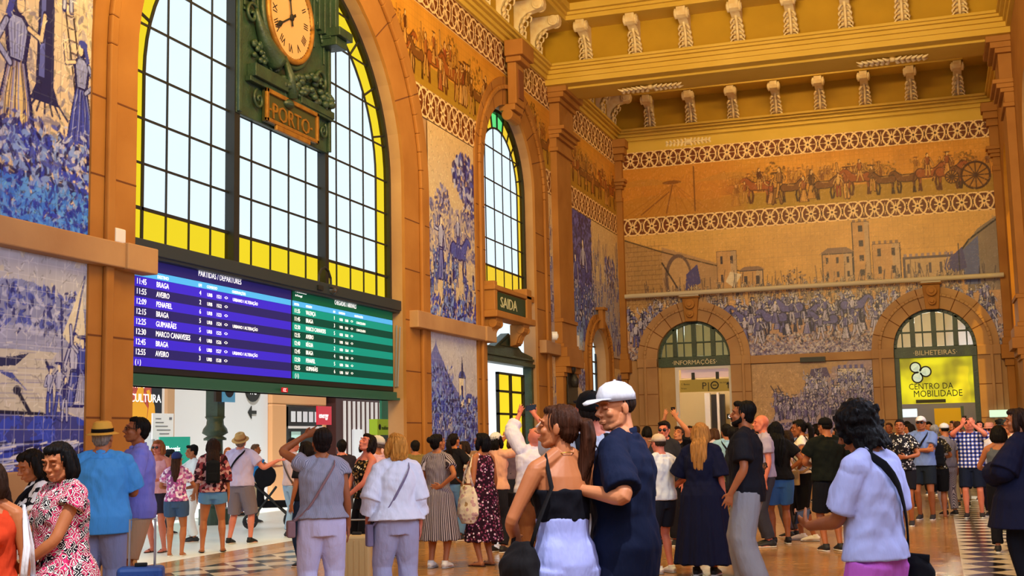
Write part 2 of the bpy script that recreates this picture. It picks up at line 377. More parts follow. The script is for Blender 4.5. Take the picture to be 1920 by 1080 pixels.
        for i in range(nx):
            for j in range(ny): s.poly([(x+w*(i+.35)/nx, y+h*(j+.3)/ny), (x+w*(i+.62)/nx, y+h*(j+.3)/ny), (x+w*(i+.62)/nx, y+h*(j+.72)/ny), (x+w*(i+.35)/nx, y+h*(j+.72)/ny)], dk)
    def crowd(s, x0, x1, y0, y1, h0, h1, n, pal):
        """rows of people, the far (small, high) ones first"""
        R = s.rg
        for i in range(n):
            t = 1-i/n; y = y0+(y1-y0)*t; s.figure(R.uniform(x0, x1), y, h0+(h1-h0)*t, pal)
    def tiles(s, size=.14, col='6a6f80', a=.28):
        X = ((np.arange(s.nx)+.5)/s.rx) % size < 1.0/s.rx; Y = ((np.arange(s.ny)+.5)/s.ry) % size < 1.0/s.ry
        mk = (X[None] | Y[:, None]).astype(float)[..., None]*a; s.a = s.a*(1-mk)+np.array(C4(col)[:3])*mk
    def mottle(s, amt=.12): s.a *= (1+amt*(s.fbm(24, 3)-.5)*2)[..., None]

BLUE = ('1c1f78', '4858c0', 'b9c2ea', 'e9e2cc'); DEEP = ('10105e', '2a40c8', '7fa0f0', 'dfe4f4'); SEPIA = ('5a2c0c', '9c5220', 'd8a050', 'e8bc78')
PURP = ('1e1850', '6260b0', 'ccc8ec', 'dcd0c4'); GREEN = ('2a3810', '7a7a20', 'b09a30', 'e0c060')

MATS['azulejo'] = ma = bpy.data.materials.new('glazed_painted_tile'); nt, b = nodes(ma)
at_ = nt.nodes.new('ShaderNodeAttribute'); at_.attribute_name = 'paint'; nt.links.new(at_.outputs['Color'], b.inputs['Base Color'])
b.inputs['Roughness'].default_value = .38; b.inputs['Specular IOR Level'].default_value = .3
def mural(name, p, org, ud, vd, label, cat='mural', mask=None, thick=.012, kind=None, cut=None, group=None):
    """p.a rows run up (v); a tile panel p.w x p.h standing at org, with a thin rim"""
    nx, ny = p.nx, p.ny; u = Vector(ud); v = Vector(vd); w = u.cross(v)
    U = np.linspace(0, p.w, nx); V = np.linspace(0, p.h, ny); UU, VV = np.meshgrid(U, V)
    o = Vector(org)+w*thick
    co = np.stack([o[k]+UU*u[k]+VV*v[k] for k in range(3)], -1).reshape(-1, 3)
    i, j = np.meshgrid(np.arange(nx-1), np.arange(ny-1)); q = (j*nx+i).ravel()
    if cut is not None:
        keep = ~cut(UU[:-1, :-1].ravel()+p.w/nx/2, VV[:-1, :-1].ravel()+p.h/ny/2); q = q[keep]
    F = np.stack([q, q+1, q+nx+1, q+nx], -1)
    rim = [Vector(org)+u*a+v*c for a, c in ((0, 0), (p.w, 0), (p.w, p.h), (0, p.h))]; N0 = len(co)
    co = np.concatenate([co, np.array([tuple(r) for r in rim])]); cn = [0, nx-1, nx*ny-1, (ny-1)*nx]
    rf = [(cn[k], N0+k, N0+(k+1) % 4, cn[(k+1) % 4]) for k in range(4)] if cut is None else []
    F = np.concatenate([F, np.array(rf)]) if rf else F
    me = bpy.data.meshes.new(name); me.vertices.add(len(co)); me.vertices.foreach_set('co', co.ravel())
    me.loops.add(len(F)*4); me.loops.foreach_set('vertex_index', F.ravel().astype(np.int32))
    me.polygons.add(len(F)); me.polygons.foreach_set('loop_start', np.arange(0, len(F)*4, 4, dtype=np.int32)); me.update(calc_edges=True)
    ca = me.color_attributes.new('paint', 'FLOAT_COLOR', 'POINT')
    c = np.ones((len(co), 4), np.float32); c[:N0, :3] = p.a.reshape(-1, 3); ca.data.foreach_set('color', c.ravel())
    me.materials.append(MATS['azulejo']); ob = bpy.data.objects.new(name, me); COL.objects.link(ob)
    tag(ob, label, cat, group, kind); return ob
def band_paint(w, h, res, seed=3, per=.62):
    """repeating lily-and-circle border"""
    p = Paint(w, h, res, '5a2a10', '7a3a18', seed); n = max(1, round(w/per)); per = w/n
    w_ = p.win(0, w, 0, h); X, Y = w_[4], w_[5]; u = (X/per) % 1-.5; u2 = ((X/per)+.5) % 1-.5; v = (Y/h)-.5; A = h/per
    r = np.hypot(u, v*A); r2 = np.hypot(u2, v*A)
    cream = ((np.abs(r-.43) < .035) | (np.abs(r2-.43) < .035)).astype(float)
    cream = np.maximum(cream, ((np.abs(u)*(1+6*np.abs(v))+np.abs(v)*.24 < .10) & (np.abs(v) < .45)).astype(float))
    cream = np.maximum(cream, ((np.abs(v*A)*(1+5*np.abs(u))+np.abs(u)*.22 < .085)).astype(float))
    d = np.abs(np.abs(u)-np.abs(v*A)); cream = np.maximum(cream, ((d < .03) & (r < .3)).astype(float)*.7)
    cream = np.maximum(cream, ((np.abs(u2)*(1+4*np.abs(v))+np.abs(v)*.2 < .07) & (np.abs(np.abs(v)-.3) < .16)).astype(float))
    cream = np.maximum(cream, (np.abs(v) > .465).astype(float)*.7)
    p.put(w_, cream, 'f2cf98'); p.put(w_, (r < .055).astype(float), '4a200c'); p.put(w_, ((r2 < .045)).astype(float), '4a200c'); p.mottle(.12)
    return p
def frieze_paint(w, h, res, seed, cart=True):
    p = Paint(w, h, res, 'cc8424', 'dca040', seed); R = p.rg
    w_ = p.win(0, w, 0, h*.3); p.put(w_, (.2+p.fbm(6)[w_[2]:w_[3], w_[0]:w_[1]]-w_[5]/h*1.2) > .2, '8a7a20', .6)
    for i in range(int(w*1.2)): p.tree(R.uniform(0, w), h*R.uniform(.5, .75), h*R.uniform(.12, .25), ('6a4410', '96681c', 'b88a30', 'd0a040'), 50, False)
    for i in range(int(w*5)): p.figure(R.uniform(0, w), h*R.uniform(.3, .42), h*.34, ('7a4414', 'a06a24', 'c89038', 'd8a050'))
    x = .6 if w > 6 else .2
    while x < w-.4:
        k = R.rand()
        if k < .3: p.horse(x+.3, h*R.uniform(.08, .16), h*.5, SEPIA, R.choice([-1, 1])); p.figure(x+.3, h*.38, h*.42, SEPIA); x += .55
        elif k < .45: p.horse(x+.3, h*.1, h*.42, ('3a1a06', '7a4a20', 'b08040', 'e0b070'), R.choice([-1, 1])); x += .6
        elif k < .36 and cart: p.house(x, h*.3, .7, h*.35, ('6a3a10', 'a86820', 'd09a40', 'd8a850'), roof=False); p.ell(x+.35, h*.2, h*.17, h*.17, SEPIA[0]); p.ell(x+.35, h*.2, h*.12, h*.12, 'd89838'); x += .8
        else: p.figure(x+.1, h*R.uniform(.06, .2), h*R.uniform(.42, .62), [SEPIA, ('5a2810', 'a04424', 'd8a860', 'e0b070'), ('5a3410', '8a5c28', 'c89040', 'e0b070')][R.randint(3)]); x += R.uniform(.07, .26)
    p.tiles(.14, '7a4a20', .18); p.mottle(.15); return p
# ---------------------------------------------------------------- materials of the hall
stone = M('sandstone', '9c6424', .72, 'ae7634', 1.2, .25)
stone_lo = M('sandstone_worn', 'a67c56', .75, 'bc9468', 1.0, .25)
plaster = M('cream_plaster', 'd0a83a', .7, 'dab44c', 1.0, .1)
ochre = M('ochre_panel_paint', 'b48a06', .7, 'c09410', 1.5, .1)
ornament = M('stucco_ornament', 'f2dfb4', .65, 'e4c48c', 6, .2)
iron = M('dark_green_cast_iron', '1d3026', .45, '2b4534', 4, .4, spec=.6)
ironblk = M('black_iron', '15181a', .5)
whitewall = M('white_render', 'dfe3ee', .8)
gold = M('gilt_bronze', 'a87830', .45, '8a5a20', 9, .3, metal=.4)
green_steel = M('green_steel', '1f5a50', .5)
def glass(name, col, rough=0):
    if name in MATS: return MATS[name]
    m_ = bpy.data.materials.new(name); nt, b = nodes(m_); out = nt.nodes['Material Output']
    t = nt.nodes.new('ShaderNodeBsdfTransparent'); t.inputs[0].default_value = C4(col)
    g = nt.nodes.new('ShaderNodeBsdfGlossy'); g.inputs['Roughness'].default_value = .08
    mx = nt.nodes.new('ShaderNodeMixShader'); mx.inputs[0].default_value = .05
    nt.links.new(t.outputs[0], mx.inputs[1]); nt.links.new(g.outputs[0], mx.inputs[2]); nt.links.new(mx.outputs[0], out.inputs[0])
    MATS[name] = m_; return m_
clear = glass('pale_window_glass', (.93, .97, 1)); yellow = glass('yellow_window_glass', (1, .66, .02)); greeng = glass('green_window_glass', (.15, .75, .2))
amber = glass('amber_window_glass', (1, .58, .03)); smoke = glass('dim_window_glass', (.30, .40, .36))

# floor: warm polished marble slabs, diamond borders along both walls
fm = bpy.data.materials.new('polished_marble_floor'); nt, b = nodes(fm)
v = coords(nt); sep = nt.nodes.new('ShaderNodeSeparateXYZ'); nt.links.new(v, sep.inputs[0])
x, y = Nx(nt, sep.outputs[0]), Nx(nt, sep.outputs[1])
br = nt.nodes.new('ShaderNodeTexBrick'); nt.links.new(v, br.inputs['Vector']); br.offset = 0; br.inputs['Scale'].default_value = 1
for k, q in (('Brick Width', 1.1), ('Row Height', 1.1), ('Mortar Size', .006), ('Bias', .0)): br.inputs[k].default_value = q
br.inputs['Color1'].default_value = C4('a87c4c'); br.inputs['Color2'].default_value = C4('b88e60'); br.inputs['Mortar'].default_value = C4('5a3a20')
nz = ramp(nt, noise(nt, v, .9, 4), [(.3, '94693e'), (.72, 'c49a6c')], False)
basec = mixc(nt, .5, br.outputs['Color'], nz)
dx = (((x-.155)/.535)+100).frac()-.5; dy = (((y)/.6)+100).frac()-.5
dia = (dx.abs()+dy.abs()) < .49
dcol = mixc(nt, dia, 'e4dccc', '0c0a0c')
def inb(a, bb): return (x > a) * (x < bb)
c1 = mixc(nt, inb(.155, .95), basec, dcol)
c1 = mixc(nt, inb(.95, .985), c1, '100e10'); c1 = mixc(nt, inb(.985, 2.2), c1, 'd8d0c4')
dx2 = (((x+8.08)/.535)+100).frac()-.5
d2 = (dx2.abs()+dy.abs()) < .49
c1 = mixc(nt, inb(-8.9, -7.8), c1, mixc(nt, d2, 'd9d2c4', '201c1c'))
c1 = mixc(nt, inb(-9.26, -8.9), c1, 'c8a888')
nt.links.new(c1, b.inputs['Base Color'])
rr = ramp(nt, noise(nt, v, 5, 3), [(.3, (.13,)*3), (.7, (.26,)*3)], False); nt.links.new(rr, b.inputs['Roughness'])
b.inputs['Specular IOR Level'].default_value = .6
XL, XR, YE = -9.26, 2.13, 38.0
XG = XL-.25
struct(Acc().box(XL-.5, XR+.6, -1, YE+5, -.2, 0).obj('floor', fm), 'polished brown marble hall floor')
outf = M('pale_concourse_paving', 'e8eee8', .35, 'f4f6f0', .8)
struct(Acc().box(-30, XL-.5, 5, 60, -.2, 0).obj('floor', outf), 'pale paving of the sunlit concourse beyond the wide opening')

# ---------------------------------------------------------------- walls with openings
def ell_arc(c, z0, a, bz, n=28, t0=0, t1=math.pi):
    return [(c+a*math.cos(t), z0+bz*math.sin(t)) for t in [t1+(t0-t1)*i/n for i in range(n+1)]]
def holed_wall(acc, u0, u1, ztop, openings, ax, a0, a1, n=24):
    """openings: (centre, half, [solid z-intervals below spring], spring z0, rise b)"""
    cur = u0
    for c, a, solids, z0, bz in sorted(openings):
        if c-a > cur: acc.prism([(cur, 0), (c-a, 0), (c-a, ztop), (cur, ztop)], ax, a0, a1)
        top = [(c+a*math.cos(math.pi-math.pi*i/n), z0+bz*math.sin(math.pi*i/n)) for i in range(n+1)]
        for i in range(n):
            (ua, za), (ub, zb) = top[i], top[i+1]
            acc.prism([(ua, za), (ub, zb), (ub, ztop), (ua, ztop)], ax, a0, a1)
        for s0, s1 in solids: acc.prism([(c-a, s0), (c+a, s0), (c+a, s1), (c-a, s1)], ax, a0, a1)
        cur = c+a
    if u1 > cur: acc.prism([(cur, 0), (u1, 0), (u1, ztop), (cur, ztop)], ax, a0, a1)
    return acc
BW = (16.95, 4.12, [], 6.34, 3.45)          # big departures arch: centre y, half width, spring, rise
SW = (27.32, 1.84, [], 7.55, 1.8)          # exit window arch
DW = (35.05, .95, [], 3.75, .9)           # small side door
TOP = 11.2
a = holed_wall(Acc(), 3, 38.6, TOP, [BW, SW, DW], 'x', XL-.31, XL); struct(a.obj('wall_left', stone_lo), 'tall left wall of orange sandstone')
DL = (-6.99, 1.13, [], 3.9, 1.13); DR = (.03, 1.14, [], 3.9, 1.14)
a = Acc(); cur = XL
a = holed_wall(Acc(), XL, XR+.6, TOP, [DL, DR], 'y', YE, YE+.5); struct(a.obj('wall_back', stone_lo), 'end wall of sandstone with two arched doors')
RW = (35.6, 1.3, [(0, 4.2)], 7.9, 1.3)
a = holed_wall(Acc(), -1, 38.6, TOP, [RW, (27.5, 1.6, [(0, 3.4)], 7.5, 1.5)], 'x', XR, XR+.6); struct(a.obj('wall_right', stone), 'right wall seen edge on')
struct(Acc().box(XL-.6, XR+.6, -1.2, -1, 0, 3).box(XL-.6, -7, -1.2, -1, 3, TOP).box(0, XR+.6, -1.2, -1, 3, TOP).obj('wall_front', stone))

# stone dressings, each lying on the wall
def arch_ring(name, ax, wall, sgn, c, z0, ai, bi, ao, bo, zlow, proud, mat, label, steps=2, n=36, co=None):
    co = c if co is None else co
    t = empty(name, (0, 0, 0)); struct(t, label)
    acc = Acc(); inn = ell_arc(c, z0, ai, bi, n); out = ell_arc(co, z0, ao, bo, n)
    a0, a1 = sorted((wall, wall+sgn*proud))
    acc.strip(inn, out, ax, a0, a1)
    acc.prism([(co-ao, zlow), (c-ai, zlow), (c-ai, z0), (co-ao, z0)], ax, a0, a1).prism([(c+ai, zlow), (co+ao, zlow), (co+ao, z0), (c+ai, z0)], ax, a0, a1)
    acc.obj('voussoirs', mat, t)
    mo = Acc(); k = .84; f = lambda r0, r1, s: r0+(r1-r0)*s
    m0, m1 = sorted((wall+sgn*proud, wall+sgn*(proud+.07)))
    mi, mb, mo_, mob = f(ai, ao, .56), f(bi, bo, .56), f(ai, ao, .70), f(bi, bo, .70)
    cc_ = c; c = f(c, co, .6)
    mo.strip(ell_arc(c, z0, mi, mb, n), ell_arc(c, z0, mo_, mob, n), ax, m0, m1)
    mo.prism([(c-mo_, zlow), (c-mi, zlow), (c-mi, z0), (c-mo_, z0)], ax, m0, m1).prism([(c+mi, zlow), (c+mo_, zlow), (c+mo_, z0), (c+mi, z0)], ax, m0, m1)
    mo.obj('moulding', mat, t, bevel=.02); c = cc_
    jo = Acc()
    for i in range(3, n-2, 4):
        p, q = inn[i], out[i]; dx_, dy_ = q[0]-p[0], q[1]-p[1]; L = math.hypot(dx_, dy_); nx_, ny_ = -dy_/L*.012, dx_/L*.012
        j0, j1 = sorted((wall+sgn*(proud-.001), wall+sgn*(proud+.004)))
        jo.prism([(p[0]-nx_, p[1]-ny_), (p[0]+nx_, p[1]+ny_), (q[0]+nx_, q[1]+ny_), (q[0]-nx_, q[1]-ny_)], ax, j0, j1)
    z = zlow+.9
    while z < z0:
        for s0, s1 in ((co-ao, c-ai), (c+ai, co+ao)): jo.prism([(s0, z), (s1, z), (s1, z+.02), (s0, z+.02)], ax, *sorted((wall+sgn*(proud-.001), wall+sgn*(proud+.004))))
        z += .95
    jo.obj('joint', M('dark_joint', '6a3a18', .9), t)
    return t
arch_ring('trim_1', 'x', XL, 1, BW[0], BW[3], BW[1], BW[4], 5.16, 4.48, 0, .06, stone, 'broad stone surround of the great departures window', co=17.12)
arch_ring('trim_2', 'x', XL, 1, SW[0], SW[3], SW[1], SW[4], 2.70, 2.52, 0, .06, stone, 'stone surround of the narrow exit window', co=27.62)
arch_ring('trim_3', 'x', XL, 1, DW[0], DW[3], DW[1], DW[4], 1.5, 1.33, 0, .1, stone, 'stone surround of the small side door')
arch_ring('trim_4', 'y', YE, -1, DL[0], DL[3], DL[1], DL[4], 1.73, 1.74, 0, .1, stone_lo, 'stone surround of the left door in the end wall')
arch_ring('trim_5', 'y', YE, -1, DR[0], DR[3], DR[1], DR[4], 1.75, 1.76, 0, .1, stone_lo, 'stone surround of the right door in the end wall')
# string course and copings
sc = Acc()
for y0, y1 in ((4, 13.06), (21.25, 25.62), (29.28, 30.72)): sc.box(XL-.02, XL+.2, y0+.03, y1-.03, 3.63, 3.93)
for y0, y1 in ((12.45, 13.06), (21.25, 21.9), (25.0, 25.62), (29.28, 29.7)): sc.box(XL, XL+.24, y0, y1, 3.62, 3.94)
struct(sc.obj('trim_6', stone_lo, bevel=.015), 'stone string course along the left wall')
sc = Acc().box(-5.28, -1.72, YE-.12, YE, 3.64, 3.88)
for c, ai, ao in ((DL[0], DL[1], 1.73), (DR[0], DR[1], 1.75)):
    for s in (-1, 1): sc.box(*sorted((c+s*ai, c+s*(ao+.02))), YE-.16, YE, 3.64, 3.92)
struct(sc.obj('trim_7', stone_lo, bevel=.015), 'stone string course and imposts on the end wall')
struct(Acc().box(XL, XL+.14, 4, 12.87, 0, 1.28).box(XL, XL+.14, 22.3, 24.9, 0, 1.3).box(XL, XL+.14, 32.1, 33.6, 0, 1.3).obj('baseboard_left', stone_lo, bevel=.02), 'stone plinth below the left murals')
struct(Acc().box(-5.28, -1.72, YE-.14, YE, 0, 1.5).obj('baseboard_back', stone_lo, bevel=.02), 'stone plinth below the end mural')
# pilasters
def pilaster(name, base_y, base_x, along, w, label, side):
    """along 'x' wall (left) or right; profile stacked along z"""
    a = Acc()
    def blk(z0, z1, pr, dw): 
        if side == 'L': a.box(XL, XL+pr, base_y-dw, base_y+w+dw, z0, z1)
        else: a.box(XR-pr, XR, base_y-dw, base_y+w+dw, z0, z1)
    blk(0, 1.2, .30, .05); blk(1.2, 3.1, .22, 0); 
    for i, (z0, z1, p_) in enumerate(((3.1, 3.2, .26), (3.2, 3.35, .32), (3.35, 3.6, .42), (3.6, 3.85, .36), (3.85, 3.95, .28))): blk(z0, z1, p_, .04)
    blk(3.95, 4.5, .24, .02); blk(4.5, 4.6, .28, .03); blk(4.6, 9.0, .2, 0)
    for z0, z1, p_ in ((9.0, 9.1, .26), (9.1, 9.35, .22), (9.35, 9.45, .30), (9.45, 9.56, .38), (9.56, 9.66, .46)): blk(z0, z1, p_, p_*.3)
    blk(9.66, 10.3, .30, .0)
    for z0, z1, p_ in ((10.3, 10.42, .36), (10.42, 10.56, .46), (10.56, 10.86, .55)): blk(z0, z1, p_, p_*.3)
    o = a.obj(name, stone, bevel=.012); struct(o, label); return o
pilaster('trim_8', 30.72, 0, 'y', 1.33, 'moulded stone pilaster under the ceiling beam on the left', 'L')
pilaster('trim_9', 30.72, 0, 'y', 1.33, 'moulded stone pilaster under the ceiling beam on the right', 'R')
def corner(name, x0, x1, label):
    a = Acc().box(x0, x1, YE-.18, YE, 0, 3.3).box(x0-.02, x1+.02, YE-.2, YE, 4.3, 9.0)
    for z0, z1, p_ in ((3.3, 3.5, .26), (3.5, 3.9, .36), (3.9, 4.1, .3), (4.1, 4.3, .24), (8.9, 9.05, .24), (9.05, 9.3, .2), (9.3, 9.4, .28), (9.4, 9.5, .36), (9.5, 9.6, .42), (9.6, 10.2, .26), (10.2, 10.4, .34), (10.4, 10.6, .44), (10.6, 10.86, .5)):
        a.box(x0-(p_-.2)*.8 if x0 > -5 else x0, x1+(p_-.2)*.8 if x0 < -5 else x1, YE-p_, YE, z0, z1)
    struct(a.obj(name, stone, bevel=.012), label)
corner('trim_10', XL, XL+.2, 'slim moulded corner pilaster at the left end of the end wall')
corner('trim_11', XR-.2, XR, 'slim moulded corner pilaster at the right end of the end wall')
# keystones
def scroll_key(ax, c, z0, z1, label, w0=.36, w1=.5):
    t = empty('keystone', (0, 0, 0)); tag(t, label, 'keystone')
    if ax == 'y':
        a = Acc(); a.prism([(c-w0/2, z0), (c+w0/2, z0), (c+w1/2, z1), (c-w1/2, z1)], 'y', YE-.26, YE-.11); a.obj('block', stone, t, bevel=.02)
        for z, r in ((z1-.2, .15), (z0+.22, .11)): Acc().tube([(c, YE-.27, z), (c, YE-.40, z)], r, 16).tube([(c, YE-.40, z), (c, YE-.46, z)], r*.5, 12).obj('scroll', stone, t, bevel=.01)
        Acc().box(c-w1/2-.04, c+w1/2+.04, YE-.34, YE-.1, z1, z1+.1).obj('cap', stone, t, bevel=.01)
    return t
scroll_key('y', DL[0], 5.0, 5.72, 'scrolled keystone over the left end door'); scroll_key('y', DR[0], 5.0, 5.72, 'scrolled keystone over the right end door under the conduit')
t = tag(empty('keystone'), 'tall panelled bracket keystone above the narrow exit window', 'keystone')
ky = 27.35
Acc().box(XL+.12, XL+.34, ky-.3, ky+.3, 9.35, 10.35).obj('block', stone, t, bevel=.02)
Acc().box(XL+.34, XL+.37, ky-.17, ky+.17, 9.5, 10.2).obj('panel', M('recess_stone', '7a4420', .8), t)
Acc().box(XL+.1, XL+.48, ky-.36, ky+.36, 10.35, 10.48).box(XL+.1, XL+.56, ky-.44, ky+.44, 10.48, 10.86).obj('cap', stone, t, bevel=.02)
Acc().box(XL-.1, XL+.3, ky-.32, ky+.32, 9.2, 9.35).tube([(XL+.1, ky-.32, 9.1), (XL+.1, ky+.32, 9.1)], .14, 14).obj('scroll', stone, t, bevel=.02)
t = tag(empty('keystone'), 'small wedge keystone on the side door arch', 'keystone')
Acc().prism([(DW[0]-.12, 4.66), (DW[0]+.12, 4.66), (DW[0]+.17, 5.2), (DW[0]-.17, 5.2)], 'x', XL+.1, XL+.24).obj('block', stone, t, bevel=.015)
Acc().box(XL, XL+.3, DW[0]-.2, DW[0]+.2, 5.2, 5.28).obj('cap', stone, t, bevel=.01)

# ---------------------------------------------------------------- ceiling
Z0, Z1, Z2 = 10.86, 11.2, 12.1
def bay(y0, y1, label, n0):
    """fascia, ochre cove panels, corona and a recessed ceiling over one bay"""
    x0, x1 = XL, XR
    def ringbox(acc, p, za, zb, t=.5):
        acc.box(x0-t+p, x0+p, y0, y1, za, zb); acc.box(x1-p, x1-p+t, y0, y1, za, zb); acc.box(x0+p, x1-p, y0-t+p if y0 > 5 else y0-t, y0+p if y0 > 5 else y0, za, zb); acc.box(x0+p, x1-p, y1-p, y1-p+t, za, zb); return acc
    f = Acc(); ringbox(f, .10, Z0-.02, Z0+.1); ringbox(f, .16, Z0+.1, Z0+.2); ringbox(f, .24, Z0+.2, Z0+.27); ringbox(f, .3, Z0+.27, Z1)
    struct(f.obj('trim_%d' % n0, plaster, bevel=.008), label+' lower fascia')
    c = Acc(); ringbox(c, .06, Z1, Z2); struct(c.obj('trim_%d' % (n0+1), ochre), label+' ochre cove panels')
    k = Acc(); ringbox(k, .86, Z2, Z2+.12, 1.2); ringbox(k, .92, Z2+.12, Z2+.2, 1.2); ringbox(k, 1.02, Z2+.2, Z2+.4, 1.4)
    struct(k.obj('trim_%d' % (n0+2), plaster, bevel=.01), label+' projecting corona')
    struct(Acc().box(x0-.6, x1+.6, y0, y1, Z2+.9, Z2+1.2).obj('ceiling', plaster), label+' flat')
    g = Acc(); q = 1.75; ringbox(g, q, Z2+.38, Z2+.5, 1.4); ringbox(g, q+.1, Z2+.5, Z2+.6, 1.4); ringbox(g, q+.6, Z2+.6, Z2+.72, 1.4); struct(g.obj('trim_%d' % (n0+3), ochre), label+' inner coffer frame')
bay(3, 30.45, 'main ceiling bay', 20)
bay(32.05, YE, 'far ceiling bay', 24)
bm_ = Acc().box(XL, XR, 30.4, 32.1, 10.70, Z0+.02); struct(bm_.box(XL, XR, 30.75, 31.75, 10.64, 10.70).obj('ceiling', plaster, bevel=.01), 'plain soffit of the ceiling beam')
struct(Acc().box(XL, XR, 30.6, 31.9, Z0, Z2+1.2).obj('ceiling', ochre), 'core of the ceiling beam')
# console brackets
def make_console():
    t = empty('cornice_bracket')
    prof = [(0, 0), (.10, .02), (.14, .12), (.12, .25), (.18, .42), (.34, .55), (.52, .60), (.64, .62), (.74, .66), (.78, .76), (.76, .88), (0, .88)]
    a = Acc(); a.prism([(u, z) for u, z in prof], 'x', -.115, .115)          # local: y out from the wall
    a.obj('body', ornament, t, bevel=.015)
    v_ = Acc()
    for s in (-.14, .14): v_.tube([(s-.03, .62, .74), (s+.03, .62, .74)], .135, 18); v_.tube([(s-.045, .62, .74), (s+.045, .62, .74)], .05, 10)
    v_.tube([(-.19, .62, .74), (.19, .62, .74)], .085, 14); v_.obj('volute', ornament, t, bevel=.01)
    l = Acc()
    for s in (-1, 1):
        for i, (y_, z_, r) in enumerate(((.16, .04, .11), (.18, .16, .10), (.17, .28, .085), (.24, .40, .08), (.34, .50, .07))):
            l.tube([(s*.05, y_, z_+.02), (s*(.05+r*.7), y_+.05, z_), (s*(.05+r*1.25), y_+.03, z_-.07), (s*(.05+r*1.15), y_, z_-.12)], [(.03, .02), (.045, .022), (.035, .02), (.012, .012)], 8)
    l.tube([(0, .13, -.02), (0, .18, .12), (0, .17, .28), (0, .26, .46), (0, .42, .58)], [.03, .045, .035, .04, .03], 8)
    l.obj('acanthus_leaf', ornament, t, smooth=True)
    return t
cons = make_console(); first = True
def place_console(x, y, rz, label, group, mir=1):
    global first
    o = cons if first else copy_tree(cons); first = False
    o.location = (x, y, Z1+.02); o.rotation_euler = (0, 0, rz); tag(o, label, 'bracket', group)
PI = math.pi
for i in range(9): 
    if -8.05+1.3*i < 2.0: place_console(-8.05+1.3*i, 30.39-.0, PI, 'acanthus console bracket on the near face of the ceiling beam', 'brackets along the near face of the ceiling beam')
for i in range(8): place_console(-8.05+1.31*i, 37.94, PI, 'acanthus console bracket above the end wall', 'brackets above the end wall')
for i in range(9): place_console(XL+.06, 29.2-1.3*i, -PI/2, 'scrolled console bracket over the left wall beside the great window', 'brackets over the left wall of the main bay')
for i in range(3): place_console(XL+.06, 36.9-1.35*i, -PI/2, 'scrolled console bracket over the left wall in the far bay', 'brackets over the left wall of the far bay')
# leaf garlands in relief on the beam soffit and end fascia, and the rich coffer at the top of the view
def garland(x, y, z, L, label, rx=0, group=None):
    t = Acc(); n = 6
    for s in (-1, 1):
        for i in range(n):
            q = s*(.06+i*L/2/n); r = .17*(1-.45*i/n)
            t.tube([(q, 0, 0), (q+s*.06, r*.9, -.08), (q+s*.16, r*1.4, -.04)], [(.035, .03), (.055, .04), (.015, .01)], 8); t.tube([(q, 0, 0), (q+s*.06, -r*.9, -.08), (q+s*.16, -r*1.4, -.04)], [(.035, .03), (.055, .04), (.015, .01)], 8)
    t.tube([(-L/2, 0, -.01), (0, 0, -.03), (L/2, 0, -.01)], [.02, .035, .02], 8); t.ell((0, 0, -.03), (.10, .10, .06))
    o = t.obj('leaf_garland', ornament, smooth=True); o.location = (x, y, z); o.rotation_euler = (rx, 0, 0); tag(o, label, 'ornament', group)
garland(-6.6, 31.2, 10.61, 1.5, 'cream leaf garland on the beam soffit, towards the left wall'); garland(-.55, 31.2, 10.62, 1.5, 'cream leaf garland on the beam soffit, towards the right wall')
garland(-6.9, YE-.06, 10.66, 1.4, 'small leaf garland on the fascia over the left end door', PI/2)
co = Acc()
for i in range(60): 
    for yy in (28.1, 28.35): 
        xx = -7.3+i*.15; q = .05*math.sin(i*1.7); co.ell((xx, yy+q, Z2+.42), (.09, .07, .06)); 
        if i % 2: co.tube([(xx, yy, Z2+.42), (xx+.07, yy+.1, Z2+.37), (xx+.02, yy+.16, Z2+.42)], [.03, .035, .01], 6)
tag(co.obj('leaf_garland', ornament, smooth=True), 'long leaf moulding framing the coffer at the top of the ceiling', 'ornament')
struct(Acc().box(-7.6, 2.0, 27.9, 28.0, Z2+.36, Z2+.5).box(-7.6, 2, 28.5, 28.6, Z2+.36, Z2+.5).obj('trim_30', plaster, bevel=.01), 'plaster frame of the coffer')
# conduit along the end wall
tag(Acc().tube([(-9.0, YE-.38, 5.86), (2.0, YE-.38, 5.86)], .07, 12).box(-7.3, -6.7, YE-.40, YE-.02, 5.76, 5.80).box(-.25, .3, YE-.40, YE-.02, 5.76, 5.80).obj('light_rail', M('grey_white_rail', 'c8bca8', .5)), 'long pale lighting rail across the end mural above both doors', 'lighting rail')

# ---------------------------------------------------------------- murals
UY, UX, UZ = (0, 1, 0), (1, 0, 0), (0, 0, 1)
def inside_ell(y, z, c, z0, a_, b_): return (np.abs(y-c) < a_) & ((z < z0) | (((y-c)/a_)**2+((z-z0)/b_)**2 < 1))
NL = (XL, 0, 0)
def etch(p, n, ln=.06, wd=.010, y0=0, y1=None, ks=(.45, .65, 1.35, 1.6)):
    R = p.rg
    for i in range(n):
        x, y = R.uniform(0, p.w), R.uniform(y0, y1 or p.h); c = p.a[min(p.ny-1, int(y*p.ry)), min(p.nx-1, int(x*p.rx))]; k = R.choice(ks); th = R.normal(1.2, .9); l = ln*R.uniform(.4, 1.4)
        p.line([(x, y), (x+math.cos(th)*l, y+math.sin(th)*l)], wd*R.uniform(.7, 1.5), tuple(np.clip(c*k+(.06 if k > 1 else 0), 0, .9)), .75)
def left_mural(name, p, y0, z0, label, cutf=None, cat='mural'):
    etch(p, int(p.w*p.h*150)) if cat == 'mural' else None
    cut = (lambda U, V: cutf(U+y0, V+z0)) if cutf else None
    # u runs +Y, v up, so u x v = +X faces the hall
    return mural(name, p, (XL+.02, y0, z0), UY, UZ, label, cat, cut=cut)
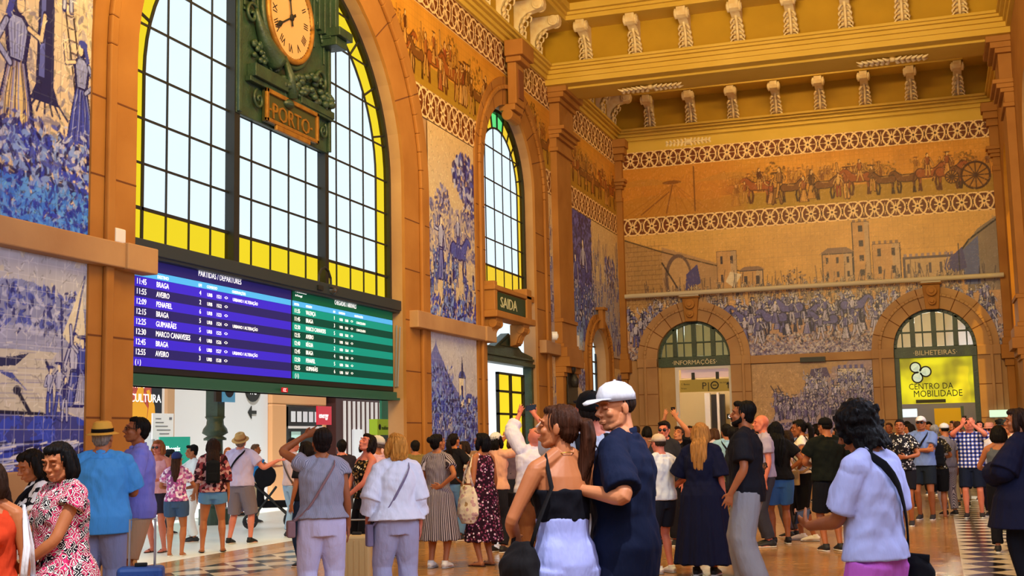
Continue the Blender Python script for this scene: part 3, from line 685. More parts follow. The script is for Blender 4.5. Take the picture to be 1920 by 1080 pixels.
# nearest panel, upper: orchard harvest
p = Paint(3.4, 5.2, 110, 'ddc8a4', 'cfc4c0', 11); w_ = p.win(0, 3.4, 0, 5.2); fb = p.fbm(5)
p.put(w_, np.clip((w_[5]-3.2)/1.6, 0, 1), 'e0a868', .8)
X_, Y_ = w_[4], w_[5]
p.leaves(0, 3.4, 1.0, 3.0, 500, ('8a86a0', 'b0a8b0', '9a9488'), .06)
p.poly([(2.44, 1.5), (2.74, 1.5), (2.68, 5.2), (2.54, 5.2)], '1a1f5c'); p.poly([(2.49, 1.55), (2.58, 1.55), (2.60, 5.2), (2.56, 5.2)], '5a66c0')
p.poly([(2.36, 1.42), (2.84, 1.42), (2.70, 1.7), (2.49, 1.7)], '1a1f5c')
for q in range(7): p.line([(2.6+(q-3)*.05, 1.5), (2.6+(q-3)*.13, 1.3)], .03, '1a1f5c')
p.line([(2.78, 3.2), (3.18, 1.35)], .028, '2a2030'); p.line([(2.92, 3.2), (3.3, 1.35)], .028, '2a2030')
for i in range(13): q = 3.1-i*.14; p.line([(2.80+(3.2-q)*.216, q), (2.94+(3.2-q)*.205, q)], .022, '4a3848')
p.figure(2.95, 2.6, .8, BLUE); p.lady(3.22, 1.08, 1.25, '3c4cc0', -1); p.lady(2.14, .85, 1.75); p.lady(1.35, .8, 1.6, 'b9c2ea', -1); p.tree(2.5, 4.9, .6, BLUE, 160, False)
p.leaves(0, 3.4, -.02, 1.08, 2600, DEEP[:3], .06); p.leaves(1.8, 3.4, .0, .5, 500, ('3a7cf0', '5aa0ff', '1a30b0'), .05); p.leaves(0, 3.4, .7, 1.25, 300, BLUE[:3], .05); p.tiles(.15, '5a6080', .35); p.mottle(.12)
left_mural('tile_mural', p, 8.57, 3.93, 'orchard harvest tile mural with ladder and tall tree, upper panel left of the great window')
# nearest panel, lower: river with boats
p = Paint(3.4, 2.36, 120, 'd6d4c0', 'c8c8cc', 12); w_ = p.win(0, 3.4, 0, 2.36); fb = p.fbm(8); X_, Y_ = w_[4], w_[5]
p.put(w_, (Y_ > 1.78) & (fb > .35), 'a8b4dc', .5)
hill = (Y_ > 1.55) & (Y_ < 1.72+.28*np.exp(-((X_-2.2)/.9)**2)+.1*fb); p.put(w_, hill.astype(float), '7484c8', .8)
p.put(w_, ((Y_ > 1.30) & (Y_ < 1.58)).astype(float), '8c9cdc', .7)
p.leaves(0, 3.2, 1.5, 2.0, 500, BLUE[:3], .05)
for i in range(90): yy = p.rg.uniform(.75, 1.55); xx = p.rg.uniform(0, 3.4); p.line([(xx, yy), (xx+p.rg.uniform(.2, .6), yy+.01)], .012, '7a80b8', .5)
p.poly([(1.9, 1.1), (2.25, 1.13), (2.45, 1.27), (2.2, 1.22), (1.9, 1.2)], '22265c'); p.poly([(1.9, 1.08), (2.3, .95), (2.45, .85), (2.2, 1.05)], '4a58b0')
p.put(w_, (Y_ < .62+.03*np.sin(X_*7)).astype(float), '20309c', .95); p.put(w_, ((Y_ < .6) & (fb > .5)).astype(float), '3450d8', .8)
for i in range(220): yy = p.rg.uniform(0, .32); xx = p.rg.uniform(0, 3.4); p.line([(xx, yy), (xx+p.rg.uniform(.08, .3), yy+.02)], .02, ['e8ecf8', '10145a', 'b0c0f4'][p.rg.randint(3)], .9)
p.poly([(2.9, 1.3), (3.4, 1.5), (3.4, .55), (3.0, .7), (2.75, 1.15)], 'b4b8d4', .8); p.poly([(2.98, 1.5), (3.3, 2.1), (3.38, 1.55), (3.2, 1.35)], 'e0dcc8')
p.line([(2.72, 1.2), (2.85, 1.0), (3.2, .85), (3.38, .75)], .04, '181848'); p.line([(2.95, 1.9), (3.0, 1.1)], .03, '30347a'); p.line([(3.35, 2.2), (3.2, 1.6), (3.02, 1.2)], .03, '50589a')
for xx, yy, h in ((3.2, .7, .85), (3.34, .72, .8), (2.8, .6, .55), (2.95, .58, .62), (3.05, .55, .5)): p.figure(xx, yy, h, BLUE)
p.line([(0, .72), (1.5, .65), (2.7, .62)], .04, '10103c'); p.line([(2.3, .85), (2.5, .62)], .05, '16163c'); p.ell(2.28, .87, .06, .05, '16163c')
p.tiles(.15, 'e8ecf4', .35); p.mottle(.12)
left_mural('tile_mural', p, 8.57, 1.27, 'blue and white tile mural of a river with boats and boatmen, nearest lower panel')
struct(Acc().box(XL, XL+.02, 8.3, 8.57, 1.27, 9).obj('trim_31', stone_lo))
# between the great window and the exit window
def tall(seed, w, h, res, kind):
    p = Paint(w, h, res, 'd8c49c', 'cabfae', seed); w_ = p.win(0, w, 0, h); fb = p.fbm(6); X_, Y_ = w_[4], w_[5]
    p.put(w_, np.clip((Y_-h*.55)/(h*.45), 0, 1), 'e0b878', .7)
    if kind == 'castle':
        p.tree(w*.78, h*.8, h*.16, BLUE, 260, False); p.tree(w*.95, h*.62, h*.12, BLUE, 160, False); p.tree(w*.3, h*.62, h*.1, ('303888', '6a74c0', 'a8a8d0', 'd0c8b8'), 90, False)
        p.leaves(0, w, h*.33, h*.6, 500, ('9a96b8', 'b8b0b4', '5a60a0'), .08)
        p.figure(w*.25, h*.2, h*.34, BLUE); p.horse(w*.62, h*.22, h*.25, BLUE); p.figure(w*.62, h*.34, h*.24, BLUE)
        p.crowd(0, w, 0, h*.3, h*.14, h*.08, 46, DEEP); p.leaves(0, w, 0, h*.12, 300, DEEP[:3], .07)
    elif kind == 'battle':
        p.put(w_, (Y_ < h*.55).astype(float), '6a6cb0', .4); p.crowd(0, w, 0, h*.72, h*.16, h*.07, int(150*w*h/24), BLUE)
        for i in range(int(w*12)): xx = p.rg.uniform(0, w); yy = h*p.rg.uniform(.5, .8); p.line([(xx, yy), (xx+p.rg.uniform(-.2, .2), yy+h*.14)], .03, '28287a')
    return p
p = tall(21, 2.58, 3.9, 80, 'castle')
left_mural('tile_mural', p, 22.3, 3.93, 'tall blue tile mural of riders and trees between great window and exit window', lambda y, z: inside_ell(y, z, 17.12, BW[3], 5.1, 4.4))
p = Paint(2.58, 2.36, 90, 'b4b8d8', 'd0d0d8', 22); w_ = p.win(0, 2.58, 0, 2.36); X_, Y_ = w_[4], w_[5]; fb = p.fbm(7)
p.put(w_, (Y_ < 2.1-.9*np.abs(X_-.3)**.7+.2*fb).astype(float), '3448c0', .8); p.put(w_, (Y_ < 1.2-.3*X_+.4*fb).astype(float), '8090e0', .6)
p.house(1.5, .9, .4, .6, BLUE); p.poly([(1.62, 1.5), (1.8, 1.5), (1.71, 1.95)], '20206a'); p.house(1.9, .7, .4, .4, BLUE); p.leaves(0, 2.58, 0, 1.1, 1500, DEEP[:3], .06); p.leaves(0, 1.2, .8, 1.7, 200, DEEP[:3], .06); p.crowd(0, 2.5, 0, .5, .5, .3, 14, BLUE); p.tiles(.15, 'c8ccdc', .2); p.mottle()
left_mural('tile_mural', p, 22.3, 1.3, 'blue tile mural of a church on a hillside, lower panel beside the exit door')
p = tall(23, .45, 3.9, 90, 'battle'); left_mural('tile_mural', p, 30.27, 3.93, 'narrow strip of blue tile mural between exit window and pilaster')
p = tall(24, .45, 2.3, 90, 'battle'); left_mural('tile_mural', p, 30.27, 1.3, 'narrow lower strip of blue tile mural left of the pilaster')
# far bay of the left wall
p = tall(25, 5.85, 3.9, 62, 'battle')
p.poly([(.3, 1.2), (2.5, 1.2), (2.5, 3.88), (.3, 3.88)], '28287a'); p.leaves(.3, 2.5, 1.2, 3.88, 1500, ('3038a0', '5a66d0', '1a1a60'), .1); p.figure(1.6, 1.6, 1.6, BLUE); p.figure(.8, 1.3, 1.4, BLUE); p.crowd(0, 2.6, 0, 1.5, .9, .5, 60, DEEP); p.tree(4.6, 2.6, .6, BLUE, 120, False)
left_mural('tile_mural', p, 32.08, 3.93, 'large blue tile mural of a battle in the far bay of the left wall', lambda y, z: inside_ell(y, z, DW[0], DW[3], 1.45, 1.28))
p = tall(26, 1.45, 2.3, 70, 'castle'); left_mural('tile_mural', p, 32.08, 1.3, 'small blue tile mural between the pilaster and the side door')
p = tall(27, 1.2, 2.3, 70, 'castle'); left_mural('tile_mural', p, 36.6, 1.3, 'small blue tile mural in the far left corner')
# borders and friezes on the left wall
cutB = lambda y, z: inside_ell(y, z, 17.12, BW[3], 5.12, 4.44) | inside_ell(y, z, 27.62, SW[3], 2.66, 2.48)
def both(y0, y1, seed, where):
    w = y1-y0
    left_mural('tile_border', band_paint(w, .62, 62, seed, .66), y0, 7.85, 'lily pattern tile border under the painted frieze, '+where, cutB, 'tile border')
    left_mural('tile_frieze', frieze_paint(w, 1.62, 62, seed+1), y0, 8.47, 'polychrome frieze of riders and carriages, '+where, cutB, 'tile frieze')
    left_mural('tile_border', band_paint(w, .76, 62, seed+2, .7), y0, 10.09, 'lily pattern tile border under the cornice, '+where, cutB, 'tile border')
both(20.2, 30.7, 40, 'left wall between great window and pilaster'); both(32.08, 37.95, 50, 'left wall far bay')
# end wall: u runs +X and v up gives -Y normal
def end_mural(name, p, x0, z0, label, cutf=None, cat='mural'):
    etch(p, int(p.w*p.h*150), .06, ks=(.72, .85, 1.12, 1.2)) if cat != 'tile border' else None; etch(p, int(p.w*1.9*120), .07, y1=1.9) if cat == 'mural' else None
    cut = (lambda U, V: cutf(U+x0, V+z0)) if cutf else None
    return mural(name, p, (x0, YE-.02, z0), UX, UZ, label, cat, cut=cut)
ecut = lambda x, z: inside_ell(x, z, DL[0], DL[3], 1.68, 1.69) | inside_ell(x, z, DR[0], DR[3], 1.70, 1.71)
EX0, EW = XL+.2, XR-XL-.4
p = Paint(EW, 3.92, 70, 'd2a05c', 'dcae62', 31); w_ = p.win(0, EW, 0, 3.92); X_, Y_ = w_[4], w_[5]; fb = p.fbm(10)
p.put(w_, np.clip(1.2-(Y_/1.9), 0, 1)*(.6+.4*fb), '94809c', .75)
ST = ('3c2c3c', '8a6c60', 'c0a080', 'c89a68')
p.poly([(0, 1.6), (1.2, 1.6), (1.2, 3.35), (0, 3.8)], 'b08858'); 
for j in range(14):
    for i in range(6): p.line([(i*.22+(j % 2)*.1, 1.6+j*.15), (i*.22+.2+(j % 2)*.1, 1.6+j*.15)], .015, '6a4a38', .8); p.line([(i*.22+(j % 2)*.1, 1.6+j*.15), (i*.22+(j % 2)*.1, 1.75+j*.15)], .012, '6a4a38', .6)
p.poly([(1.2, 1.7), (3.4, 1.7), (3.4, 2.7), (2.6, 3.0), (1.2, 3.5)], 'b48e68'); p.line([(0, 3.8), (1.2, 3.35), (2.6, 2.9), (3.6, 2.6)], .04, '4a3428')
p.ell(1.7, 2.5, .42, .75, '6a5250'); p.ell(1.72, 2.45, .34, .68, 'c09a70'); p.line([(1.2, 3.0), (2.0, 1.6)], .05, '3a2c30')
p.house(2.9, 2.1, .62, 1.15, ST, roof=False); p.house(3.6, 2.0, .7, .6, ST); p.poly([(3.3, 2.6), (3.65, 2.5), (3.4, 2.1), (3.15, 2.3)], 'e0d0b8')
p.house(6.05, 2.1, .9, .85, ST); p.house(6.95, 2.1, .5, 1.75, ST, True); p.house(7.5, 2.1, .8, 1.05, ST, True); p.house(8.35, 2.0, 2.1, .7, ('5a4a58', '9a8490', 'b8a090', 'c0a07c'), True)
p.poly([(10.1, 1.6), (10.99, 1.6), (10.99, 3.75), (10.45, 3.4), (10.0, 2.85)], '8a7a70'); p.poly([(10.0, 1.8), (10.45, 1.8), (10.45, 3.2), (10.0, 2.8)], '5c64a0'); p.line([(9.9, 2.7), (10.2, 3.1), (10.99, 3.65)], .05, '2a2028')
p.tree(5.2, 2.3, .3, ST, 60, False)
for i in range(130): xx = p.rg.uniform(.6, 10.9); yy = p.rg.uniform(1.5, 2.0); p.line([(xx, yy), (xx+p.rg.uniform(-.12, .12), yy+p.rg.uniform(.3, .75))], .022, '3a2c40', .85)
for xx in (1.9, 9.6): p.poly([(xx, 2.1), (xx+.5, 2.3), (xx+.4, 2.9), (xx+.05, 2.6)], '4a4488'); 
[p.line([(9.72, 1.9), (9.5+.07*q, 2.3+.06*q), (9.62+.09*q, 2.75-.05*q)], .035, '4a4488') for q in range(5)]; p.line([(9.9, 1.8), (9.9, 3.0)], .03, '20183a')
p.crowd(.9, 9.9, 1.35, 2.0, .42, .30, 150, ('3a2c3c', '84707c', 'ccb498', 'd8b890'))
p.crowd(0, EW, .55, 1.4, .75, .45, 190, PURP)
for i in range(10): xx = p.rg.uniform(2.3, 9.0); p.horse(xx, p.rg.uniform(.45, .9), .8, PURP, p.rg.choice([-1, 1])); p.figure(xx, .95, .7, PURP)
p.leaves(0, EW, 0, .62, 3200, ('2c2450', '8a80a8', 'c8c0cc'), .05); p.crowd(0, EW, .35, .5, .8, .7, 26, PURP)
p.leaves(3.6, 8.2, .05, .35, 900, ('4a3c78', '9088b8', 'd0c8d8'), .04); p.tiles(.14, '7a6250', .16); p.mottle(.15)
end_mural('tile_mural', p, EX0, 3.88, 'great tile mural of a crowd and horsemen before a walled town, on the end wall', ecut)
p = Paint(3.5, 2.12, 80, 'c09a6c', 'b8967a', 32); w_ = p.win(0, 3.5, 0, 2.12); X_, Y_ = w_[4], w_[5]; fb = p.fbm(8)
p.put(w_, ((X_/3.5+fb*.4-Y_*.35) > .2).astype(float), '9c90b8', .55)
p.line([(.55, 1.45), (1.05, .55)], .03, '30244a'); p.line([(.75, 1.45), (1.2, .55)], .03, '30244a')
for i in range(8): p.line([(.6+i*.055, 1.35-i*.1), (.8+i*.05, 1.35-i*.1)], .02, '30244a')
p.ell(1.9, 1.35, .35, .38, '4a3c68'); p.ell(1.9, 1.35, .28, .3, 'b8b0cc'); p.poly([(1.65, 1.6), (2.3, 1.65), (2.2, 1.95), (1.75, 1.9)], '5a4c80'); p.house(2.5, 1.3, .8, .6, PURP, True)
p.crowd(1.5, 3.5, .9, 1.5, .45, .4, 60, PURP); p.crowd(.6, 3.5, .2, .9, .6, .45, 90, ('251d4c', '5c5098', 'b4acd8', 'c8bccc')); p.leaves(0, 3.5, 0, .35, 700, ('3a3070', '7468b0', 'b0a8d8'), .045); p.tiles(.14, '6a5a68', .18); p.mottle(.14)
end_mural('tile_mural', p, -5.24, 1.5, 'lower tile mural of a siege with a ladder, between the two end doors')
end_mural('tile_border', band_paint(EW, .56, 66, 61, .62), EX0, 7.8, 'lily pattern tile border above the great mural on the end wall', None, 'tile border')
fz = frieze_paint(EW, 1.58, 66, 62)
fw = fz.win(0, 3.9, 0, 1.58); fz.put(fw, np.clip((3.9-fw[4])/.8, 0, 1), 'cc8630', .85); fz.put(fw, (fw[5] < .55+.12*np.sin(fw[4]*1.7)).astype(float), 'b07a2c', .5); fz.put(fw, ((fw[5] > 1.0) & (fw[5] < 1.12+.1*np.sin(fw[4]*2.3))).astype(float), 'b88438', .5)
for q in range(9): fz.line([(q*.35, .02), (1.55+q*.02, .95)], .025, 'a0641c', .6)
fz.line([(2.3, .1), (2.3, 1.5)], .04, '7a4a18'); fz.line([(.6, .1), (1.5, .75)], .04, '8a5420'); fz.line([(1.4, .1), (1.65, 1.1)], .04, '8a5420'); fz.ell(1.6, 1.05, .3, .06, '8a5420')
for xx, r in ((10.5, .42), (9.85, .2)):
    fz.ell(xx, .5, r, r, '4a2408'); fz.ell(xx, .5, r*.85, r*.85, 'b07828')
    for k in range(12): fz.line([(xx, .5), (xx+math.cos(k*.524)*r*.9, .5+math.sin(k*.524)*r*.9)], .035, '4a2408')
end_mural('tile_frieze', fz, EX0, 8.36, 'polychrome frieze of peasants, oxen and carts high on the end wall', None, 'tile frieze')
end_mural('tile_border', band_paint(EW, .54, 66, 63, .62), EX0, 9.94, 'lily pattern tile border at the top of the end wall', None, 'tile border')
struct(Acc().box(EX0, XR-.2, YE-.03, YE, 10.48, 10.86).obj('trim_32', plaster), 'plain ochre band under the end cornice')
# ---------------------------------------------------------------- great departures window
def zell(y, c, z0, a, b_): return z0 + b_*math.sqrt(max(0, 1-((y-c)/a)**2))
def yell(z, c, z0, a, b_): return a if z <= z0 else a*math.sqrt(max(0, 1-((z-z0)/b_)**2))
def arched_window(name, c, a, z0, b_, sill, ring, ztrans, cols, rows, skip=None, gl=clear, rg=yellow, label='', topgreen=False, heavy=()):
    w = struct(empty(name), label); x = XG
    ai, bi = a-ring, b_-ring
    # pale panes
    g = Acc(); n = 40
    for i in range(n):
        u0, u1 = c-ai+2*ai*i/n, c-ai+2*ai*(i+1)/n
        g.add([(x, u0, ztrans), (x, u1, ztrans), (x, u1, zell(u1, c, z0, ai, bi)), (x, u0, zell(u0, c, z0, ai, bi))], [(0, 1, 2, 3)])
    g.obj('pane', gl, w, fixn=False)
    r = Acc(); N = 36; inn = ell_arc(c, z0, ai, bi, N); out = ell_arc(c, z0, a+.03, b_+.03, N)
    for i in range(N): r.add([(x, *inn[i]), (x, *inn[i+1]), (x, *out[i+1]), (x, *out[i])], [(0, 1, 2, 3)], 1 if topgreen and abs((i+.5)/N-.5) < .09 else 0)
    for s in (-1, 1): r.add([(x, c+s*ai, sill), (x, c+s*(a+.03), sill), (x, c+s*(a+.03), z0), (x, c+s*ai, z0)], [(0, 1, 2, 3)])
    r.add([(x, c-ai, sill), (x, c+ai, sill), (x, c+ai, ztrans), (x, c-ai, ztrans)], [(0, 1, 2, 3)])
    r.obj('border_pane', [rg, greeng], w, fixn=False)
    f = Acc(); t = .013
    for y in cols: f.box(x-.008, x+.012, y-t, y+t, sill, zell(y, c, z0, ai, bi))
    for z in rows:
        q = yell(z, c, z0, a, b_); f.box(x-.008, x+.011, c-q, c+q, z-.015, z+.015)
    for y, tt in heavy: f.box(x-.05, x+.10, y-tt, y+tt, sill-.05, zell(y, c, z0, a, b_))
    f.obj('glazing_bar', ironblk, w)
    f = Acc(); f.strip(ell_arc(c, z0, ai-.022, bi-.022, N), ell_arc(c, z0, ai+.022, bi+.022, N), 'x', x-.01, x+.014)
    for s in (-1, 1): f.box(x-.01, x+.014, c+s*ai-.022, c+s*ai+.022, sill, z0)
    f.box(x-.01, x+.014, c-a, c+a, ztrans-.022, ztrans+.022)
    for k in range(1, 12):
        th = math.pi*k/12; p0 = (c+ai*math.cos(th), z0+bi*math.sin(th)); p1 = (c+(a+.02)*math.cos(th), z0+(b_+.02)*math.sin(th)); f.tube([(x, *p0), (x, *p1)], .022, 6)
    f.strip(ell_arc(c, z0, a-.03, b_-.03, N), ell_arc(c, z0, a+.05, b_+.05, N), 'x', x-.05, x+.06)
    for s in (-1, 1): f.box(x-.05, x+.06, *sorted((c+s*(a-.03), c+s*(a+.05))), sill, z0)
    f.box(x-.05, x+.07, c-a, c+a, sill-.06, sill+.02)
    f.obj('window_frame', ironblk, w)
    return w
mL, mR = 15.52, 18.35
cols = [mL-.535*i for i in range(1, 4)] + [mL+.566*i for i in range(1, 5)] + [mR+.53*i for i in range(1, 4)]
arched_window('window_1', 16.93, 4.04, 6.32, 3.38, 4.11, .50, 4.55, cols, (5.14, 5.73, 6.34, 6.99, 7.65, 8.34, 8.98), label='great arched window of pale panes with a yellow border', heavy=((mL, .075), (mR, .06)))
arched_window('window_2', 27.3, 1.78, 7.45, 1.78, 5.0, .40, 5.48, [27.3-.9, 27.3-.3, 27.3+.3, 27.3+.9], (6.1, 6.85, 7.5, 8.28), label='narrow arched window with amber border above the exit', rg=amber, topgreen=True)
struct(Acc().box(XG-.1, XL-.02, 12.83, 21.07, 3.92, 4.10).box(XG-.05, XL-.05, 12.83, 21.07, 3.88, 3.98).obj('trim_33', M('dark_lintel', '24303a', .5), bevel=.01), 'dark steel lintel under the great window')
struct(Acc().box(XG-.2, XL-.01, 25.48, 29.16, 4.85, 5.0).obj('trim_34', stone, bevel=.01), 'stone sill of the exit window')
# right wall window seen on edge
t = struct(empty('window_3'), 'tall right-hand window seen edge on')
Acc().add([(XR+.3, 34.3, 4.2), (XR+.3, 36.9, 4.2), (XR+.3, 36.9, 9.2), (XR+.3, 34.3, 9.2)], [(0, 1, 2, 3)]).obj('pane', amber, t, fixn=False)
Acc().add([(XR+.3, 25.9, 3.4), (XR+.3, 29.1, 3.4), (XR+.3, 29.1, 9), (XR+.3, 25.9, 9)], [(0, 1, 2, 3)]).obj('pane', clear, t, fixn=False)
# ---------------------------------------------------------------- iron clock panel
ck = tag(empty('station_clock', (XG, 16.93, 6.32)), 'dark green cast iron clock panel with round dial in the middle of the great window', 'clock')
ck.scale = (.985,)*3
L = lambda x, y, z: (x, y-17.2, z-6.4)
def lb(acc, x0, x1, y0, y1, z0, z1, mi=0): return acc.box(x0, x1, y0-17.2, y1-17.2, z0-6.4, z1-6.4, mi)
a = Acc(); lb(a, .04, .12, 15.72, 18.68, 6.4, 10.4); a.obj('back_plate', iron, ck, bevel=.01)
a = Acc(); lb(a, .12, .17, 15.72, 15.80, 6.42, 10.4); lb(a, .12, .17, 18.60, 18.68, 6.42, 10.4); lb(a, .12, .16, 15.86, 16.30, 8.02, 8.06)
lb(a, .12, .15, 15.88, 15.92, 8.1, 9.9); lb(a, .12, .15, 16.26, 16.30, 8.1, 9.9); lb(a, .12, .15, 18.1, 18.14, 8.1, 9.9); lb(a, .12, .15, 18.45, 18.49, 7.9, 9.9)
lb(a, .12, .22, 15.95, 18.66, 6.94, 7.02); lb(a, .12, .28, 16.0, 17.0, 7.02, 7.22); lb(a, .12, .24, 17.5, 18.66, 6.98, 7.1)
for k in range(5): lb(a, .12, .14+.06*k, 18.12+.08*k, 18.24+.08*k, 8.5-.06*k, 9.9)
lb(a, .12, .5, 18.35, 18.85, 8.35, 8.5); lb(a, .12, .42, 18.38, 18.78, 8.2, 8.35); a.obj('moulding', iron, ck, bevel=.012)
o_ = Acc()
def arc(cx, cz, r, t0, t1, n=14): return [(.16, cx-17.2+r*math.cos(t0+(t1-t0)*i/n), cz-6.4+r*math.sin(t0+(t1-t0)*i/n)) for i in range(n+1)]
def spiral(cx, cz, r, dirn, ph, n=22): return [(.18, cx-17.2+dirn*r*(1-i/n)*math.cos(ph+i*.42), cz-6.4+r*(1-i/n)*math.sin(ph+i*.42)) for i in range(n)]
o_.tube([(.2, *q[1:]) for q in arc(17.3, 8.55, 1.25, 3.5, 4.25)], [.03+.011*i for i in range(15)], 8)      # horn of plenty
o_.obj('cornucopia', iron, ck, smooth=True)
for sp_, r_ in ((spiral(16.05, 8.0, .2, 1, 0), .03), (spiral(17.1, 7.05, .26, -1, .5), .05), (spiral(17.35, 7.2, .2, 1, 1), .045), (spiral(16.25, 6.72, .16, 1, 2), .025), (spiral(18.35, 6.72, .14, -1, 2), .025), (spiral(18.3, 7.55, .2, -1, 0), .035)):
    Acc().tube(sp_, r_, 7).obj('scroll', iron, ck, smooth=True)
o_ = Acc()
rr_ = random.Random(5)
for i in range(70):
    yy = rr_.uniform(16.9, 18.55); zz = 7.1+rr_.random()*.55*(1-abs(yy-17.9)/1.1); q = rr_.uniform(.03, .075); o_.ell(L(.18+rr_.random()*.08, yy, zz), (q, q*1.4, q), n=8)
for i in range(40): yy = rr_.uniform(16.1, 16.9); o_.ell(L(.17, yy, 7.3+rr_.random()*.35), (.04, .06, .05), n=8)
for i in range(46): o_.ell(L(.15, rr_.choice((16.08, 18.3))+rr_.uniform(-.09, .09), rr_.uniform(8.1, 9.9)), (.03, .05, .06), n=8)
o_.tube([L(.2, 16.95, 7.7), L(.25, 17.1, 7.3), L(.26, 17.15, 6.95)], [.02, .08, .09], 8); o_.ell(L(.2, 17.1, 6.86), (.1, .14, .08))
o_.obj('relief_ornament', iron, ck, smooth=True)
dz, dyc = 8.31-6.4, 0
def ringt(r, rad, x, mat, nm): 
    Acc().tube([(x, dyc+r*math.cos(2*PI*i/48), dz+r*math.sin(2*PI*i/48)) for i in range(49)], rad, 8).obj(nm, mat, ck, smooth=True)
ringt(.80, .05, .15, iron, 'outer_ring'); ringt(.715, .05, .2, gold, 'gilt_rim')
Acc().tube([(.14, dyc, dz), (.2, dyc, dz)], .69, 48, side=(0, 1, 0)).obj('dial', M('clock_dial', 'd0a070', .6), ck)
blk = M('black_paint', '100c0c', .6)
for i, s_ in enumerate(('XII', 'I', 'II', 'III', 'IIII', 'V', 'VI', 'VII', 'VIII', 'IX', 'X', 'XI')):
    th = PI/2-i*PI/6; r = .50; up = Vector((0, math.cos(th), math.sin(th))); ud = Vector((0, math.sin(th), -math.cos(th)))
    text('numeral', s_, .19, blk, ck, Vector((.203, dyc, dz))+up*(r-.06), ud, up, .003, 'CENTER', .8)
tk = Acc()
for i in range(60): th = 2*PI*i/60; tk.tube([(.205, dyc+.655*math.cos(th), dz+.655*math.sin(th)), (.205, dyc+.68*math.cos(th), dz+.68*math.sin(th))], .006 if i % 5 else .012, 5)
tk.obj('minute_marks', blk, ck)
def hand(th, ln, wd): 
    u = Vector((0, math.cos(th), math.sin(th))); n_ = Vector((0, -math.sin(th), math.cos(th))); c0 = Vector((.225, dyc, dz))
    Acc().tube([c0-u*.14, c0, c0+u*ln*.6, c0+u*ln*.78, c0+u*ln], [(wd*.9, .008), (wd*.5, .008), (wd*.5, .008), (wd*1.8, .008), (.004, .006)], 8, side=n_).obj('hand', blk, ck)
hand(PI/2-8*PI/6, .56, .03); hand(PI/2-11.66*PI/6, .42, .035); Acc().ell((.23, dyc, dz), (.02, .06, .06)).obj('hub', blk, ck)
sg = Acc(); lb(sg, .14, .20, 16.42, 18.08, 6.43, 6.93); sg.obj('name_plate', M('name_plate_green', '3a3a14', .6), ck)
sf = Acc()
for q in ((16.40, 18.10, 6.88, 6.95), (16.40, 16.47, 6.43, 6.95), (18.03, 18.10, 6.43, 6.95), (16.40, 18.10, 6.43, 6.49), (16.7, 17.8, 6.35, 6.43)): lb(sf, .19, .24, *q)
sf.obj('name_plate_frame', gold, ck, bevel=.01)
text('lettering', '·PORTO·', .36, gold, ck, (.21, -.70, .115), UY, UZ, .01, 'LEFT', 1.02)

# ---------------------------------------------------------------- departures board
XB = -9.42
bd = tag(empty('departures_board', (XB, 17.15, 2.4)), 'wide electronic train departures and arrivals board, purple left half and green right half', 'departures board')
def bb(acc, x0, x1, y0, y1, z0, z1, mi=0): return acc.box(x0, x1, y0-17.15, y1-17.15, z0-2.4, z1-2.4, mi)
bb(Acc(), -.16, 0, 12.90, 21.0, 2.42, 3.99).obj('casing', M('board_casing', '0c0e14', .4), bd, bevel=.02)
sp = Acc(); E_ = lambda n, c, s=1.0: M(n, c, .5, emit=s, spec=.1)
scr = [E_('board_navy', '28246e', .4), E_('board_violet', '3626cc', .6), E_('board_cyan', '48a4ec', .65), E_('board_bottle_green', '0e5a40', .4), E_('board_teal', '0e8a82', .55), E_('board_dark_green', '07433c', .4)]
def screen(y0, y1, hdr, ev, od, nm):
    s_ = Acc(); bb(s_, 0, .012, y0, y1, 3.74, 3.94, hdr); bb(s_, 0, .012, y0, y1, 3.65, 3.735, 2)
    for i in range(9):
        z1 = 3.645-.127*i; bb(s_, 0, .012, y0, y1, max(z1-.127, 2.52), z1, ev if i % 2 == 0 else od)
    o = s_.obj(nm, scr, bd, fixn=True); return o
sA = screen(13.08, 17.12, 0, 1, 0, 'departures_screen'); sB = screen(17.18, 20.94, 3, 4, 5, 'arrivals_screen')
wt = E_('screen_white_text', 'ffffff', 1.0)
def bt(par, s_, y, z, size, al='LEFT', sx=1): text('lettering', s_, size, wt, par, (.014, y-17.15, z-2.4), UY, UZ, .001, al, sx)
bt(sA, 'PARTIDAS / DEPARTURES', 14.54, 3.81, .115, sx=.86); bt(sA, 'Infraestruturas', 13.25, 3.87, .055); bt(sA, 'de Portugal', 13.25, 3.81, .05)
bt(sA, 'DESTINO', 13.6, 3.665, .06); bt(sA, 'LN', 14.55, 3.665, .06); bt(sA, 'COMBOIO', 14.75, 3.665, .055); bt(sA, 'OBSERVAÇÕES', 15.4, 3.665, .055)
rowsA = [('11:45', 'BRAGA', '4', 'URBANO / ALTERAÇÃO'), ('11:55', 'AVEIRO', '2', ''), ('12:09', 'PENAFIEL', '6', ''), ('12:15', 'BRAGA', '5', 'URBANO / ALTERAÇÃO'), ('12:25', 'GUIMARÃES', '5', ''), ('12:30', 'MARCO CANAVESES', '4', ''), ('12:45', 'BRAGA', '6', 'URBANO / ALTERAÇÃO'), ('12:55', 'AVEIRO', '3', '')]
for i, (h, d, ln, ob) in enumerate(rowsA):
    z = 3.55-.127*i; bt(sA, h, 13.15, z, .105, sx=.95); bt(sA, d, 13.58, z, .1, sx=.85); bt(sA, ln, 14.57, z, .09); bt(sA, 'URB', 14.76, z, .07); bt(sA, '152%d' % (i+1), 14.99, z, .07); bt(sA, '<>', 15.2, z, .08)
    if ob: bt(sA, ob, 15.42, z, .065)
bt(sA, '( i )', 13.15, 2.54, .09)
